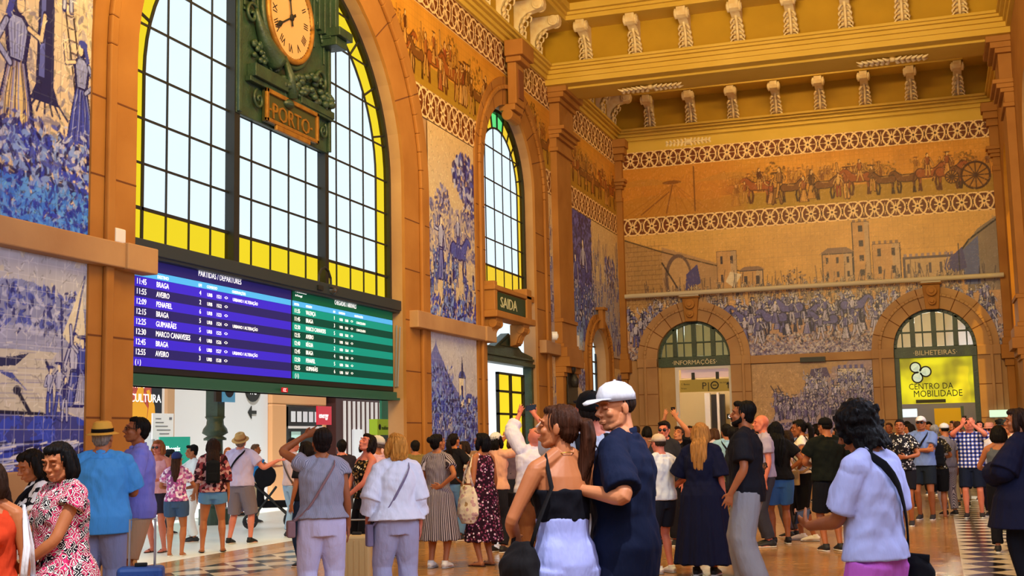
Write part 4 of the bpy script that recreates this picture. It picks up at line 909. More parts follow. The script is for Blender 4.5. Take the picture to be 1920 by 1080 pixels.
bt(sB, 'CHEGADAS / ARRIVALS', 18.6, 3.81, .11, sx=.72); bt(sB, 'P Infraestruturas', 17.25, 3.87, .055); bt(sB, 'de Portugal', 17.25, 3.81, .05)
bt(sB, 'HORA', 17.22, 3.665, .055); bt(sB, 'ORIGEM', 17.6, 3.665, .055); bt(sB, 'LN', 18.55, 3.665, .055); bt(sB, 'COMBOIO', 18.75, 3.665, .05); bt(sB, 'OBSERVAÇÕES', 19.35, 3.665, .05)
rowsB = [('11:35', 'VALENÇA', '1', 'CANCELADO'), ('11:45', 'BRAGA', '3', 'CANCELADO'), ('12:30', 'MARCO CANAVESES', '5', ''), ('12:35', 'AVEIRO', '3', ''), ('12:40', 'RÉGUA', '2', ''), ('12:45', 'BRAGA', '4', ''), ('12:50', 'PENAFIEL', '5', ''), ('12:55', 'GUIMARÃES', '6', '')]
for i, (h, d, ln, ob) in enumerate(rowsB):
    z = 3.55-.127*i; bt(sB, h, 17.22, z, .095, sx=.9); bt(sB, d, 17.6, z, .095, sx=.78); bt(sB, ln, 18.57, z, .09); bt(sB, 'URB', 18.78, z, .065); bt(sB, '15%d' % (60+i), 18.98, z, .065); bt(sB, '<>', 19.2, z, .08)
    if ob: bt(sB, ob, 19.42, z, .06)
bt(sB, '( i )', 17.24, 2.54, .09)
for yy in (12.88, 21.04): Acc().tube([(.02, yy-17.15, .12), (.05, yy-17.15, 1.25)], .018, 6).tube([(.06, yy-17.15, .12), (.12, yy-17.15, 1.22)], .015, 6).obj('stay_bar', M('grey_metal', '8a8c94', .4), bd)
struct(Acc().box(XG-.1, XB+.03, 12.83, 21.07, 2.27, 2.42).box(XG-.1, XB+.10, 12.85, 21.05, 2.27, 2.31).obj('trim_35', green_steel), 'dark green steel beam under the board')
rl = tag(empty('red_label'), 'small red label under the middle of the departures board', 'label')
Acc().box(XB+.1, XB+.115, 16.66, 16.84, 2.29, 2.36).obj('plate', M('red_plate', 'd41838', .5), rl); text('lettering', 'CC', .07, wt, rl, (XB+.116, 16.69, 2.3), UY, UZ, .001)
bl = tag(empty('ledge_sign'), 'small white lettering on the black ledge above the departures board', 'sign')
Acc().box(XB+.02, XB+.06, 16.3, 18.0, 3.99, 4.11).obj('plate', M('board_casing', '0c0e14', .4), bl); text('lettering', 'El Lamerovo', .12, wt, bl, (XB+.062, 16.5, 4.01), UY, UZ, .001)
Acc().tube([(XB+.08, 13.1, 3.99), (XB+.08, 21.0, 3.99)], .012, 6).obj('cable', M('pale_cable', 'c8ccd0', .5), bl)
cc = tag(empty('security_camera', (-9.3, 17.95, 4.0)), 'dome camera on a black curved arm above the departures board', 'camera')
Acc().tube([(0, -.12, 0), (0, -.11, .2), (0, -.02, .31), (0, .1, .35), (0, .22, .31), (0, .3, .2), (0, .31, .08)], .022, 8).box(-.05, .05, -.22, -.04, -.04, .03).obj('arm', ironblk, cc, smooth=False)
Acc().ell((0, .31, .0), (.10, .10, .07)).box(-.08, .08, .2, .44, .03, .07).obj('dome', M('smoked_dome', '3a3c40', .15), cc)
tag(Acc().box(XL, XL+.12, 12.37, 12.57, 3.94, 4.12).obj('white_box', M('white_plastic', 'e4e4ec', .5), bevel=.02), 'small white sensor box on the string course left of the board', 'sensor')

# ---------------------------------------------------------------- exit (SAIDA) door
sd = tag(empty('exit_sign', (XL, 26.45, 4.0)), 'stone balcony sign with green SAIDA panel over the exit door', 'sign')
Acc().box(.05, .30, -1.16, 1.31, .28, .75).obj('block', stone, sd, bevel=.02)
Acc().box(.02, .42, -1.3, 1.45, .15, .30).box(.02, .36, -1.25, 1.4, .75, .85).box(.02, .34, -1.2, -1.02, .3, .95).box(.02, .36, .98, 1.35, .3, 1.0).obj('ledge', stone, sd, bevel=.02)
Acc().box(.30, .33, -.98, .95, .33, .72).obj('sign_panel', M('dark_green_enamel', '16361c', .5), sd)
text('lettering', 'SAIDA', .34, M('pale_letters', 'cfd0a8', .5), sd, (.335, -.82, .40), UY, UZ, .005, 'LEFT', 1.2)
for yy in (-.95, .95):
    k = Acc().prism([(.0, -.35), (.14, -.32), (.2, -.15), (.32, -.02), (.36, .15), (0, .15)], 'y', yy-.2, yy+.2)
    for s in (-.2, .2): k.tube([(.26, yy+s-.02, .03), (.26, yy+s+.02, .03)], .1, 14)
    for s in (-.12, 0, .12): k.tube([(.34, yy+s, .08), (.24, yy+s, -.08), (.17, yy+s, -.28)], .03, 6)
    k.obj('corbel', stone, sd, bevel=.012)
d1 = struct(empty('door_1', (XG+.05, 27.32, 0)), 'green exit portal with pediment and yellow glazed door leaf')
Acc().prism([(-1.83, 3.28), (1.83, 3.28), (1.83, 3.52), (1.0, 3.6), (.06, 3.98), (-.9, 3.62), (-1.83, 3.6)], 'x', -.1, .12).obj('pediment', iron, d1, bevel=.02)
Acc().box(-.1, .18, -1.83, 1.83, 3.25, 3.33).box(-.1, .16, -1.83, 1.83, 3.4, 3.45).prism([(-.66, 3.66), (.06, 3.90), (.76, 3.64)], 'x', .12, .15).obj('header_moulding', iron, d1, bevel=.01)
Acc().box(-.1, .12, 1.7, 1.84, 0, 3.28).box(-.1, .12, -1.84, -1.7, 0, 3.28).obj('post', iron, d1)
lf = Acc()
for y0, y1 in ((-.5, -.44), (.42, .47), (1.34, 1.4)): lf.box(-.04, .03, y0, y1, .1, 3.05)
for z in (.1, 1.0, 1.55, 2.1, 2.62, 3.03): lf.box(-.04, .03, -.5, 1.4, z-.02, z+.03)
lf.obj('door_leaf', ironblk, d1)
Acc().add([(0, -.48, 1.0), (0, 1.38, 1.0), (0, 1.38, 3.05), (0, -.48, 3.05)], [(0, 1, 2, 3)]).obj('pane', yellow, d1, fixn=False)
Acc().box(-.03, .02, -.48, 1.38, .1, 1.0).obj('kick_panel', iron, d1)
Acc().box(-.3, -.25, -1.8, -1.3, .1, 3.0).obj('side_leaf', M('pale_door', 'b8b0c0', .6), d1)
lf = Acc()
for z in (.9, 1.5, 2.1, 2.7): lf.box(-.25, -.2, -1.8, -1.25, z, z+.05)
lf.box(-.25, -.2, -1.3, -1.25, 0, 3.0); lf.obj('side_leaf_bar', ironblk, d1)
# bronze relief plaque on the pilaster
pq = tag(empty('bust_plaque', (XL+.24, 31.4, 2.4)), 'dark bronze relief plaque with a bust on the stone pilaster', 'plaque')
brz = M('dark_bronze', '1a1618', .4, '2c2826', 8, .4, metal=.3)
Acc().box(0, .05, -.45, .45, 0, .5).box(0, .03, -.42, .42, .5, 1.1).obj('slab', brz, pq, bevel=.01)
k = Acc().tube([(.06, -.1, .45), (.08, -.05, .65), (.08, -.08, .78)], [(.16, .08), (.14, .07), (.06, .05)], 12).ell((.09, -.12, .93), (.08, .11, .15)); k.obj('bust', brz, pq, smooth=True)
tag(Acc().box(XL+.01, XL+.12, 32.5, 32.75, 3.95, 4.3).obj('white_box', M('white_plastic', 'e4e4ec', .5), bevel=.02), 'white alarm box on the wall just right of the pilaster', 'alarm')
tag(Acc().tube([(XL+.3, 29.55, 4.05), (XL+.42, 29.6, 4.05)], .11, 14).tube([(XL+.42, 29.6, 4.05), (XL+.44, 29.6, 4.05)], .06, 12).obj('wall_lamp', M('white_plastic', 'e4e4ec', .5)), 'small round white speaker beside the exit sign', 'speaker')
# side door
d2 = struct(empty('door_2', (XL-.3, 35.05, 0)), 'narrow side door with small panes')
Acc().box(-.05, 0, -.95, .95, 0, 1.0).obj('kick_panel', iron, d2)
k = Acc()
for y in (-.93, -.45, 0, .45, .93): k.box(-.03, .03, y-.02, y+.02, 1, zell(y, 0, 3.75, .97, .92))
for z in (1, 1.6, 2.2, 2.8, 3.4, 3.75, 4.2): q = yell(z, 0, 3.75, .95, .9); k.box(-.03, .03, -q, q, z-.02, z+.02)
k.obj('glazing_bar', ironblk, d2)
Acc().add([(0, -.95, 1), (0, .95, 1), (0, .95, 4.6), (0, -.95, 4.6)], [(0, 1, 2, 3)]).obj('pane', clear, d2, fixn=False)

# ---------------------------------------------------------------- end doors, their fanlights and rooms
def fanlight(name, c, a_, label, gmat, word, size):
    t = struct(empty(name, (c, YE+.15, 0)), label)
    k = Acc(); k.box(-a_, a_, -.06, .06, 3.63, 3.95); k.strip(ell_arc(0, 3.9, a_-.09, a_-.09, 24), ell_arc(0, 3.9, a_+.02, a_+.02, 24), 'y', -.06, .06)
    for x, w_ in ((-.52*a_, .07), (0, .07), (.52*a_, .07)): k.box(x-w_, x+w_, -.06, .06, 3.95, zell(x, 0, 3.9, a_-.04, a_-.04))
    for x in (-.78*a_, -.28*a_, .26*a_, .78*a_): k.box(x-.02, x+.02, -.03, .03, 3.95, zell(x, 0, 3.9, a_-.06, a_-.06))
    q = yell(4.38, 0, 3.9, a_-.05, a_-.05); k.box(-q, q, -.04, .04, 4.35, 4.4); k.obj('fanlight_frame', iron, t, bevel=.01)
    g = Acc(); n = 20
    for i in range(n):
        u0, u1 = -a_+2*a_*i/n, -a_+2*a_*(i+1)/n; g.add([(u0, 0, 3.9), (u1, 0, 3.9), (u1, 0, zell(u1, 0, 3.9, a_, a_)), (u0, 0, zell(u0, 0, 3.9, a_, a_))], [(0, 1, 2, 3)])
    g.obj('pane', gmat, t, fixn=False)
    text('lettering', word, size, M('cream_letters', 'd8cca8', .5), t, (0, -.062, 3.70), UX, UZ, .004, 'CENTER', 1.0)
    return t
d3 = fanlight('door_3', DL[0], DL[1], 'left end door with dark fanlight reading INFORMAÇÕES', smoke, '·INFORMAÇÕES·', .19)
d4 = fanlight('door_4', DR[0], DR[1], 'right end door with bright fanlight reading BILHETEIRAS', clear, '·BILHETEIRAS·', .2)
tan = M('tan_wood_leaf', 'b08850', .6, 'c09a60', 2); 
Acc().box(-1.13, -.62, -.02, .04, 0, 3.63).box(-1.13, -1.05, -.05, .0, 0, 3.63).obj('door_leaf', tan, d3)
Acc().box(-.62, -.52, -.04, .04, 0, 3.63).box(1.03, 1.13, -.04, .04, 0, 3.63).box(-.52, 1.03, -.03, .03, 3.55, 3.63).obj('door_frame', M('white_paint', 'e0dce0', .5), d3)
Acc().box(-1.14, -1.0, -.06, .06, 0, 3.63).box(1.0, 1.14, -.06, .06, 0, 3.63).box(.6, .68, -.04, .04, 0, 2.2).obj('door_frame', iron, d4)
room = M('room_wall_cream', 'd8c49a', .8); roomy = M('room_wall_ochre', 'b49a40', .8)
def back_room(n, x0, x1, y1, mat, label, pw, lc):
    struct(Acc().box(x0-.1, x0, YE+.5, y1, 0, 5.4).box(x1, x1+.1, YE+.5, y1, 0, 5.4).box(x0, x1, y1, y1+.1, 0, 5.4).box(x0, x1, YE+.5, y1, 5.4, 5.5).obj('wall_%s' % n, mat), label)
    l = bpy.data.lights.new('room_lamp', 'POINT'); l.energy = pw; l.color = lc; l.shadow_soft_size = .2; o = bpy.data.objects.new('room_lamp', l); COL.objects.link(o); o.location = ((x0+x1)/2, YE+1.6, 4.9)
back_room('left_room', -9.2, -4.9, 43, room, 'cream walls of the room behind the left end door', 240, (1, .88, .72))
back_room('right_room', -2.3, 2.4, 43, room, 'walls of the ticket office behind the right end door', 170, (1, .93, .70))
# left door: signs and doorways inside
sgn = tag(empty('direction_sign', (-6.7, YE+.35, 2.86)), 'olive hanging direction sign with P, metro ring and arrow, in the left end doorway', 'sign')
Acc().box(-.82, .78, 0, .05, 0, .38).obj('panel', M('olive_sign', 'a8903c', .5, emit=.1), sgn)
Acc().box(-.45, -.35, .01, .04, .38, .6).box(.30, .40, .01, .04, .38, .6).obj('hanger', ironblk, sgn)
text('lettering', 'P', .3, blk, sgn, (-.14, -.003, .08), UX, UZ, .002); text('lettering', '|', .3, blk, sgn, (.03, -.003, .08), UX, UZ, .002)
Acc().tube([(.26+.11*math.cos(i*PI/12), -.008, .19+.11*math.sin(i*PI/12)) for i in range(25)], .018, 6).box(.2, .32, -.012, 0, .175, .205).obj('ring_symbol', blk, sgn)
text('lettering', 'Metro  São Bento', .07, blk, sgn, (.42, -.003, .24), UX, UZ, .002, sx=.5); text('lettering', 'S. Bento', .08, blk, sgn, (-.78, -.003, .22), UX, UZ, .002); text('lettering', 'Parque', .06, blk, sgn, (-.78, -.003, .1), UX, UZ, .002)
Acc().prism([(.66, .08), (.69, .08), (.69, .2), (.74, .2), (.675, .29), (.61, .2), (.66, .2)], 'y', -.008, 0).obj('arrow', blk, sgn)
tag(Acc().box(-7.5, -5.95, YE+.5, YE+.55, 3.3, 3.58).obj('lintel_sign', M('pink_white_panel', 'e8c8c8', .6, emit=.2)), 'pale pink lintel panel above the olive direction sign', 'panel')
k = Acc()
for x0, x1 in ((-7.25, -7.05), (-6.95, -6.8), (-6.1, -6.0)): k.box(x0, x1, 42.3, 42.5, 0, 2.9)
struct(k.obj('trim_36', M('dark_slats', '201c20', .6)), 'dark door edges in the room behind the left end door')
k = Acc()
for x0, x1 in ((-7.45, -7.27), (-7.04, -6.96), (-6.3, -6.12), (-5.95, -5.7)): k.box(x0, x1, 42.2, 42.35, 0, 2.95)
struct(k.obj('trim_37', M('white_paint', 'e0dce0', .5)), 'white door frames in the room behind the left end door')
ls = tag(empty('small_sign', (-6.1, YE+.3, 2.0)), 'small black sign with a white roundel beside the left end doorway', 'sign')
Acc().box(0, .7, 0, .04, 0, .16).obj('panel', ironblk, ls); Acc().tube([(.1, -.01, .08), (.1, 0, .08)], .05, 12).obj('roundel', wt, ls); text('lettering', 'LOJA', .1, wt, ls, (.22, -.003, .04), UX, UZ, .002)
# right door: mobility centre banner and counters
bn = tag(empty('shop_banner', (.02, YE+.22, 2.3)), 'glowing yellow banner reading CENTRO DA MOBILIDADE in the right end doorway', 'banner')
bmx = bpy.data.materials.new('backlit_yellow_film'); nt, b = nodes(bmx); v = coords(nt)
src = ramp(nt, noise(nt, v, 1.1, 2), [(.38, 'd8d810'), (.6, '8a8410')], False); nt.links.new(src, b.inputs['Base Color']); nt.links.new(src, b.inputs['Emission Color']); b.inputs['Emission Strength'].default_value = .75
Acc().box(-1.03, 1.02, 0, .03, .0, 1.33).obj('film', bmx, bn)
lg = Acc()
for dx_, dz_ in ((-.56, 1.06), (-.52, .76), (-.28, .93)): lg.tube([(dx_, -.012, dz_), (dx_, 0, dz_)], .165, 24)
lg.obj('logo_outline', blk, bn)
lg = Acc()
for dx_, dz_ in ((-.56, 1.06), (-.52, .76), (-.28, .93)): lg.tube([(dx_, -.02, dz_), (dx_, -.012, dz_)], .125, 24).tube([(dx_, -.019, dz_), (-.45, -.019, .92)], (.10, .004), 8, side=(1, 0, 0))
lg.obj('logo', M('pale_logo', 'c8dcc8', .5, emit=.5), bn)
text('lettering', 'CENTRO DA', .25, blk, bn, (-.78, -.004, .42), UX, UZ, .002, sx=.86); text('lettering', 'MOBILIDADE', .27, blk, bn, (-.66, -.004, .20), UX, UZ, .002, sx=.86)
Acc().box(-.6, .22, -.01, 0, .02, .12).obj('dark_strip', M('strip_olive', '3a3a10', .6), bn)
k = tag(empty('ticket_counter', (0, YE+2.2, 0)), 'ticket office counter with amber back panel behind the yellow banner', 'counter')
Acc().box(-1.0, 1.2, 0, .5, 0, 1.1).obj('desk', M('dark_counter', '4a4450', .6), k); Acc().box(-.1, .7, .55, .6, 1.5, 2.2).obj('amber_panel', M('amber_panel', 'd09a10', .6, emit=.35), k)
Acc().box(-1.05, -.6, .3, .35, 1.95, 2.2).obj('screen', E_('white_screen', 'd8ecff', .9), k); Acc().box(-1.2, 1.5, .9, .95, 1.2, 2.6).obj('back_panel', M('grey_lilac', '8a8490', .7), k)
tag(Acc().box(1.38, 1.95, YE-.3, YE-.15, 1.86, 2.06).obj('light_box', M('lit_sign_white', 'c8f0d8', .5, emit=.8), bevel=.01), 'glowing white-green sign box at the right end of the end wall', 'sign')
tag(Acc().box(-3.78, -3.05, YE-.22, YE-.1, 3.62, 3.76).obj('display_unit', ironblk), 'slim black display unit on the end wall string course', 'display')

# ---------------------------------------------------------------- concourse beyond the great opening
XW = -16.2
struct(Acc().box(XW-.3, XW, 12, 60, 0, 4.6).obj('wall_concourse', whitewall), 'white wall across the sunlit concourse')
struct(Acc().box(XW, XW+.08, 23.75, 24.02, 0, 4.4).obj('trim_38', M('tan_pilaster', 'c09a78', .7)), 'narrow tan pilaster on the concourse wall')
ps = tag(empty('culture_poster', (XW, 22.9, 2.0)), 'large poster with yellow hand shapes and the word CULTURA on the concourse wall', 'poster')
Acc().box(0, .04, -1.0, .68, 0, 1.8).obj('panel', M('poster_pink', 'c05a58', .6), ps); Acc().box(.04, .05, .3, .68, .2, 1.8).obj('dark_field', M('poster_navy', '1a2230', .6), ps)
Acc().prism([(-.55, 0), (.1, 0), (.15, .35), (-.02, .5), (.0, .9), (-.12, .95), (-.3, .55), (-.5, .3)], 'x', .05, .06).prism([(.12, 0), (.45, 0), (.4, .4), (.2, .75), (.1, .72), (.2, .4)], 'x', .05, .06).obj('yellow_hands', M('poster_yellow', 'f0b030', .6), ps)
Acc().prism([(-.7, .95), (.3, .85), (.5, 1.4), (-.5, 1.6)], 'x', .05, .06).obj('pale_shape', M('poster_pale', 'd8dce0', .6), ps)
text('lettering', 'CULTURA', .25, wt, ps, (.065, -.50, .48), UY, UZ, .002); text('lettering', 'PORTO', .2, wt, ps, (.065, -.6, .78), UY, UZ, .002)
nb = tag(empty('notice', (XW+.4, 23.05, 1.78)), 'white printed notice board below the culture poster', 'notice')
Acc().box(0, .03, -.35, .42, -.1, .45).obj('panel', M('notice_white', 'e4e8f4', .5), nb)
k = Acc()
for i, (a0, a1) in enumerate(((-.25, -.05), (-.25, .05), (-.25, .2), (-.2, .3), (-.1, .25))): k.box(.03, .035, a0, a1, .33-i*.08, .345-i*.08)
k.box(.03, .035, .25, .35, .32, .37); k.obj('print', M('print_grey', '6a6e80', .7), nb)
Acc().box(0, .03, -.3, -.26, -1.78, -.1).box(0, .03, .32, .36, -1.78, -.1).obj('leg', M('grey_metal', '8a8c94', .4), nb)
tb = tag(empty('teal_banner', (-15.2, 22.6, 0)), 'teal roll-up banner with white lettering in the concourse', 'banner')
Acc().box(0, .03, -.5, .6, .1, 1.72).obj('panel', M('teal_print', '18a898', .6), tb); Acc().box(-.1, .12, -.5, .6, 0, .1).obj('base', M('grey_metal', '8a8c94', .4), tb)
text('lettering', 'Phoenix', .16, wt, tb, (.035, -.3, 1.42), UY, UZ, .002); text('lettering', 'bank tour', .12, wt, tb, (.035, -.35, 1.27), UY, UZ, .002)
lp = tag(empty('lamp_post', (-13.4, 21.35, 0)), 'dark green cast iron column with bulbous collar in the concourse', 'column')
Acc().tube([(0, 0, 0), (0, 0, .3), (0, 0, .35), (0, 0, 1.62)], [.3, .3, .17, .15], 20).obj('shaft', iron, lp)
Acc().tube([(0, 0, z) for z in (1.62, 1.66, 1.70, 1.76, 1.84, 1.92, 2.02, 2.08)], [.22, .22, .15, .25, .23, .17, .16, .2], 24).obj('collar', iron, lp, smooth=True)
Acc().box(-.13, .13, -.13, .13, 2.08, 4.4).obj('upper_post', iron, lp)
bs = tag(empty('blue_sign', (-13.2, 21.35, 2.36)), 'blue square sign with a dark roundel on the concourse column', 'sign')
Acc().box(0, .05, -.12, .32, 0, .5).obj('panel', M('sky_blue_sign', '58a8ec', .5, emit=.2), bs); Acc().tube([(.05, .1, .26), (.06, .1, .26)], .17, 20).obj('roundel', M('navy_disc', '14183a', .5), bs)
Acc().box(-.02, .03, -.34, -.14, 0, .5).obj('dark_panel', M('dark_brown', '241410', .6), bs); text('lettering', 'PORTO', .1, wt, bs, (.063, -.07, .24), UY, UZ, .002, sx=.8)
rs = tag(empty('round_sign', (XW, 27.5, 2.75)), 'black round sign above an arrow on the white concourse wall', 'sign')
Acc().tube([(0, 0, .22), (.03, 0, .22)], .38, 24).obj('disc', ironblk, rs); text('lettering', 'WC', .2, wt, rs, (.035, -.2, .02), UY, UZ, .002)
Acc().prism([(-.22, -.42), (-.05, -.26), (-.05, -.38), (.18, -.38), (.18, -.46), (-.05, -.46), (-.05, -.58)], 'x', 0, .02).obj('arrow', ironblk, rs)
dk = struct(empty('door_5', (XW, 29.75, 0)), 'sandstone framed shop doorway on the concourse')
Acc().box(0, .14, -1.5, -.75, 0, 2.55).box(0, .14, -1.5, 1.5, 2.55, 2.95).box(0, .14, 1.3, 1.5, 0, 2.55).obj('door_surround', M('peach_stone', 'd8a070', .8), dk, bevel=.03)
Acc().box(.02, .1, -.75, 1.3, 1.98, 2.5).box(.02, .1, -.75, -.6, 0, 2.5).box(.0, .04, -.6, 1.3, 0, 2.0).obj('door_frame', ironblk, dk)
k = Acc()
for i in range(5): k.box(.1, .11, -.45+.33*i, -.22+.33*i, 2.1, 2.38)
k.obj('white_cards', M('notice_white', 'e4e8f4', .5), dk); Acc().box(.05, .06, -.35, .15, 1.2, 1.85).obj('pale_poster', M('mint_poster', 'b8e0dc', .6, emit=.2), dk); Acc().box(.03, .12, -.6, 1.3, 1.93, 1.99).obj('ledge', M('white_paint', 'e0dce0', .5), dk)
rd = tag(empty('red_sign', (XW+.45, 30.44, 2.02)), 'projecting red sign with white script beside the shop doorway', 'sign')
Acc().box(0, .05, -.40, .40, 0, .5).obj('panel', M('red_plate', 'd41838', .5), rd); Acc().box(-.45, 0, .3, .34, .2, .24).obj('arm', ironblk, rd); text('lettering', 'energy', .22, wt, rd, (.055, -.34, .18), UY, UZ, .002, sx=.9)
kk = tag(empty('slatted_kiosk', (XW+.05, 33.0, 0)), 'dark red kiosk front with vertical white slats', 'kiosk')
Acc().box(0, .3, -1.6, 1.45, 0, 2.85).obj('body', M('kiosk_maroon', '3a1210', .6), kk); k = Acc()
for i in range(9): k.box(.3, .36, -1.15+.3*i, -1.09+.3*i, 1.1, 2.7)
k.obj('slat', M('white_paint', 'e0dce0', .5), kk); Acc().box(.3, .38, -.6, -.05, .9, 1.9).obj('white_panel', M('notice_white', 'e4e8f4', .5), kk)
Acc().box(0, .34, -1.7, 1.6, 2.85, 3.0).obj('roof', M('white_paint', 'e0dce0', .5), kk)
struct(Acc().box(XW, XW+.3, 34.6, 35.0, 0, 3.2).obj('trim_39', M('yellow_render', 'e8d488', .7)), 'pale yellow pilaster right of the slatted kiosk')
gb = tag(empty('notice_stand', (-12.9, 28.45, 0)), 'tall green panel standing at the right edge of the great opening', 'panel')
Acc().prism([(-.55, 0), (.75, 0), (.75, 2.75), (-.4, 2.75), (-.55, 2.6)], 'x', 0, .06).obj('board', M('green_board', '1d7a58', .5), gb); Acc().box(-.2, .25, -.62, -.5, 0, .06).obj('foot', ironblk, gb); Acc().box(-.2, .25, .48, .6, 0, .06).obj('foot', ironblk, gb)
ys = tag(empty('green_sign', (-12.2, 26.25, 1.68)), 'lime green machine sign with dark heart logo in the concourse', 'sign')
Acc().box(0, .2, -.42, .42, 0, .36).obj('panel', M('lime_sign', 'a8c820', .5, emit=.15), ys); Acc().box(-.1, .18, -.38, .38, -1.68, 0).obj('cabinet', M('machine_grey', '3a5058', .5), ys)
text('lettering', 'multibanco', .13, blk, ys, (.205, -.2, .12), UY, UZ, .002, sx=.8); Acc().ell((.2, -.29, .18), (.01, .07, .07)).obj('logo', blk, ys)
# ---------------------------------------------------------------- people
def V3(*a): return Vector(a)
PROF = {  # z, half width, half depth, forward offset
 'm': [(.80, .150, .105, 0), (.93, .168, .118, -.005), (1.05, .152, .105, 0), (1.18, .160, .110, .0), (1.30, .176, .118, .0), (1.38, .165, .098, -.01), (1.43, .105, .072, -.012), (1.46, .066, .062, -.01)],
 'f': [(.80, .158, .112, 0), (.92, .176, .124, -.008), (1.05, .130, .094, 0), (1.18, .138, .102, .002), (1.28, .150, .112, .004), (1.36, .146, .090, -.006), (1.42, .088, .062, -.01), (1.455, .055, .052, -.008)]}
def prof_at(pr, z):
    if z <= pr[0][0]: return pr[0][1:]
    for a, b in zip(pr[:-1], pr[1:]):
        if z <= b[0]: t = (z-a[0])/(b[0]-a[0]); return tuple(a[i]+(b[i]-a[i])*t for i in (1, 2, 3))
    return pr[-1][1:]
def ik(S_, W_, l1, l2, hint):
    d = W_-S_; L = d.length; mx = (l1+l2)*.985
    if L > mx: W_ = S_+d*(mx/L); d = W_-S_; L = mx
    u = d/L; a = (l1*l1-l2*l2+L*L)/(2*L); h = math.sqrt(max(0, l1*l1-a*a)); hp = hint-u*hint.dot(u); hp = hp.normalized() if hp.length > 1e-4 else u.orthogonal().normalized()
    return S_+u*a+hp*h, W_
ARMS = {  # wrist target for the right arm, elbow hint, hand direction, palm normal, curl
 'down': ((.235, .04, .86), (.3, -1, 0), (0.02, .12, -1), (-1, .1, 0), .32),
 'relax': ((.25, .10, .90), (.5, -1, 0), (0, .35, -1), (-1, .2, 0), .4),
 'hip': ((.165, .04, 1.02), (1, -.5, .1), (-.8, .35, -.3), (-.3, -.9, 0), .5),
 'backhip': ((.10, -.13, 1.04), (1, -.4, 0), (-1, 0, -.1), (0, -1, 0), .5),
 'phone': ((.13, .30, 1.14), (.6, -.3, -1), (-.35, .7, .5), (-.5, -.4, .6), .75),
 'hold': ((.10, .24, 1.10), (1, -.2, -.8), (-.8, .5, .1), (-.2, -.8, .2), .7),
 'strap': ((.13, .16, 1.24), (1, 0, -.9), (-.5, .2, .8), (0, -1, 0), .9),
 'shoot': ((.09, .30, 1.60), (1, .1, -.7), (-.35, .3, .9), (-.3, -.9, .1), .6),
 'high': ((.10, .22, 1.86), (1, .1, -.2), (-.35, .25, .9), (-.3, -.9, 0), .6),
 'head': ((.13, .16, 1.66), (1, .5, -.1), (-.85, -.2, .35), (0, -.9, -.2), .35),
 'cross': ((-.10, .20, 1.16), (1, .1, -.5), (-1, .0, .1), (0, -1, 0), .35),
 'belly': ((.03, .26, .98), (1, -.2, -.3), (-.8, .3, -.3), (-.1, -.8, .2), .5),
 'reach': ((.22, .48, 1.22), (.6, 0, -1), (0, 1, .1), (-.4, 0, -1), .4),
 'side': ((.55, .18, 1.28), (0, -.3, -1), (1, .3, .2), (0, .4, -1), .3),
 'chin': ((.06, .20, 1.40), (.8, .2, -1), (-.3, .3, .9), (-.4, -.8, 0), .8),
 'pull': ((.24, -.06, .84), (.3, -1, 0), (0, -.1, -1), (-1, 0, 0), 1.0)}
def add_hand(acc, wr, d, n, right, curl):
    d = d.normalized(); n = (n-d*n.dot(d)).normalized(); t = d.cross(n) if right else n.cross(d)
    acc.tube([wr-d*.02, wr+d*.01, wr+d*.05, wr+d*.085], [(.024, .019), (.028, .018), (.038, .016), (.040, .013)], 10, side=t)
    for k, (o, ln) in enumerate(((.033, .068), (.0112, .077), (-.0112, .071), (-.033, .056))):
        p = wr+d*(.078-abs(o-.005)*.25)+t*o; a = curl*(.35+.06*k); pts = [p]; dd = d; fan = t*(o*.9)
        for j, s_ in enumerate((.46, .30, .24)):
            ang = a*(j+.6); dd = (d*math.cos(ang)+n*math.sin(ang)); p = p+dd*(ln*s_)+fan*.12; pts.append(p)
        acc.tube(pts, [.0092, .0088, .008, .0062], 8)
    b = wr+d*.022+t*.026; e = (t*.75+d*.55+n*(.25+.5*curl)).normalized(); e2 = (t*.25+d*.85+n*(.3+.8*curl)).normalized()
    acc.tube([wr+d*.01+t*.01, b, b+e*.032, b+e*.032+e2*.028, b+e*.032+e2*.048], [.014, .0135, .0105, .0095, .007], 8)
SKIN = {'a': ('d08c62', 'be744c'), 'b': ('b87248', 'a4603a'), 'c': ('a8663e', '945230'), 'd': ('7a4a30', '643822'), 'r': ('dc8870', 'cc7058')}
def skin_mat(k):
    key = 'skin_'+k
    if key not in MATS:
        mt = M(key, SKIN[k][0], .5, SKIN[k][1], 5, .05, spec=.35); b_ = mt.node_tree.nodes['Principled BSDF']
        b_.inputs['Subsurface Weight'].default_value = .06; b_.inputs['Subsurface Radius'].default_value = (.02, .008, .004)
    return MATS[key]
def hair_mat(c):
    key = 'hair_'+c
    if key in MATS: return MATS[key]
    mt = bpy.data.materials.new('hair'); nt, b = nodes(mt); b.inputs['Roughness'].default_value = .55; b.inputs['Specular IOR Level'].default_value = .12
    v = coords(nt, 'Object', (60, 60, 5)); nf = noise(nt, v, 1.0, 4); cc = Vector(C4(c)[:3])
    out = ramp(nt, nf, [(.3, tuple(cc*.55)), (.62, tuple(cc*1.2)), (.8, tuple(min(1, q*1.7+.001) for q in cc))], False)
    nt.links.new(out, b.inputs['Base Color']); bump(nt, b, nf, .8, .02); MATS[key] = mt; return mt
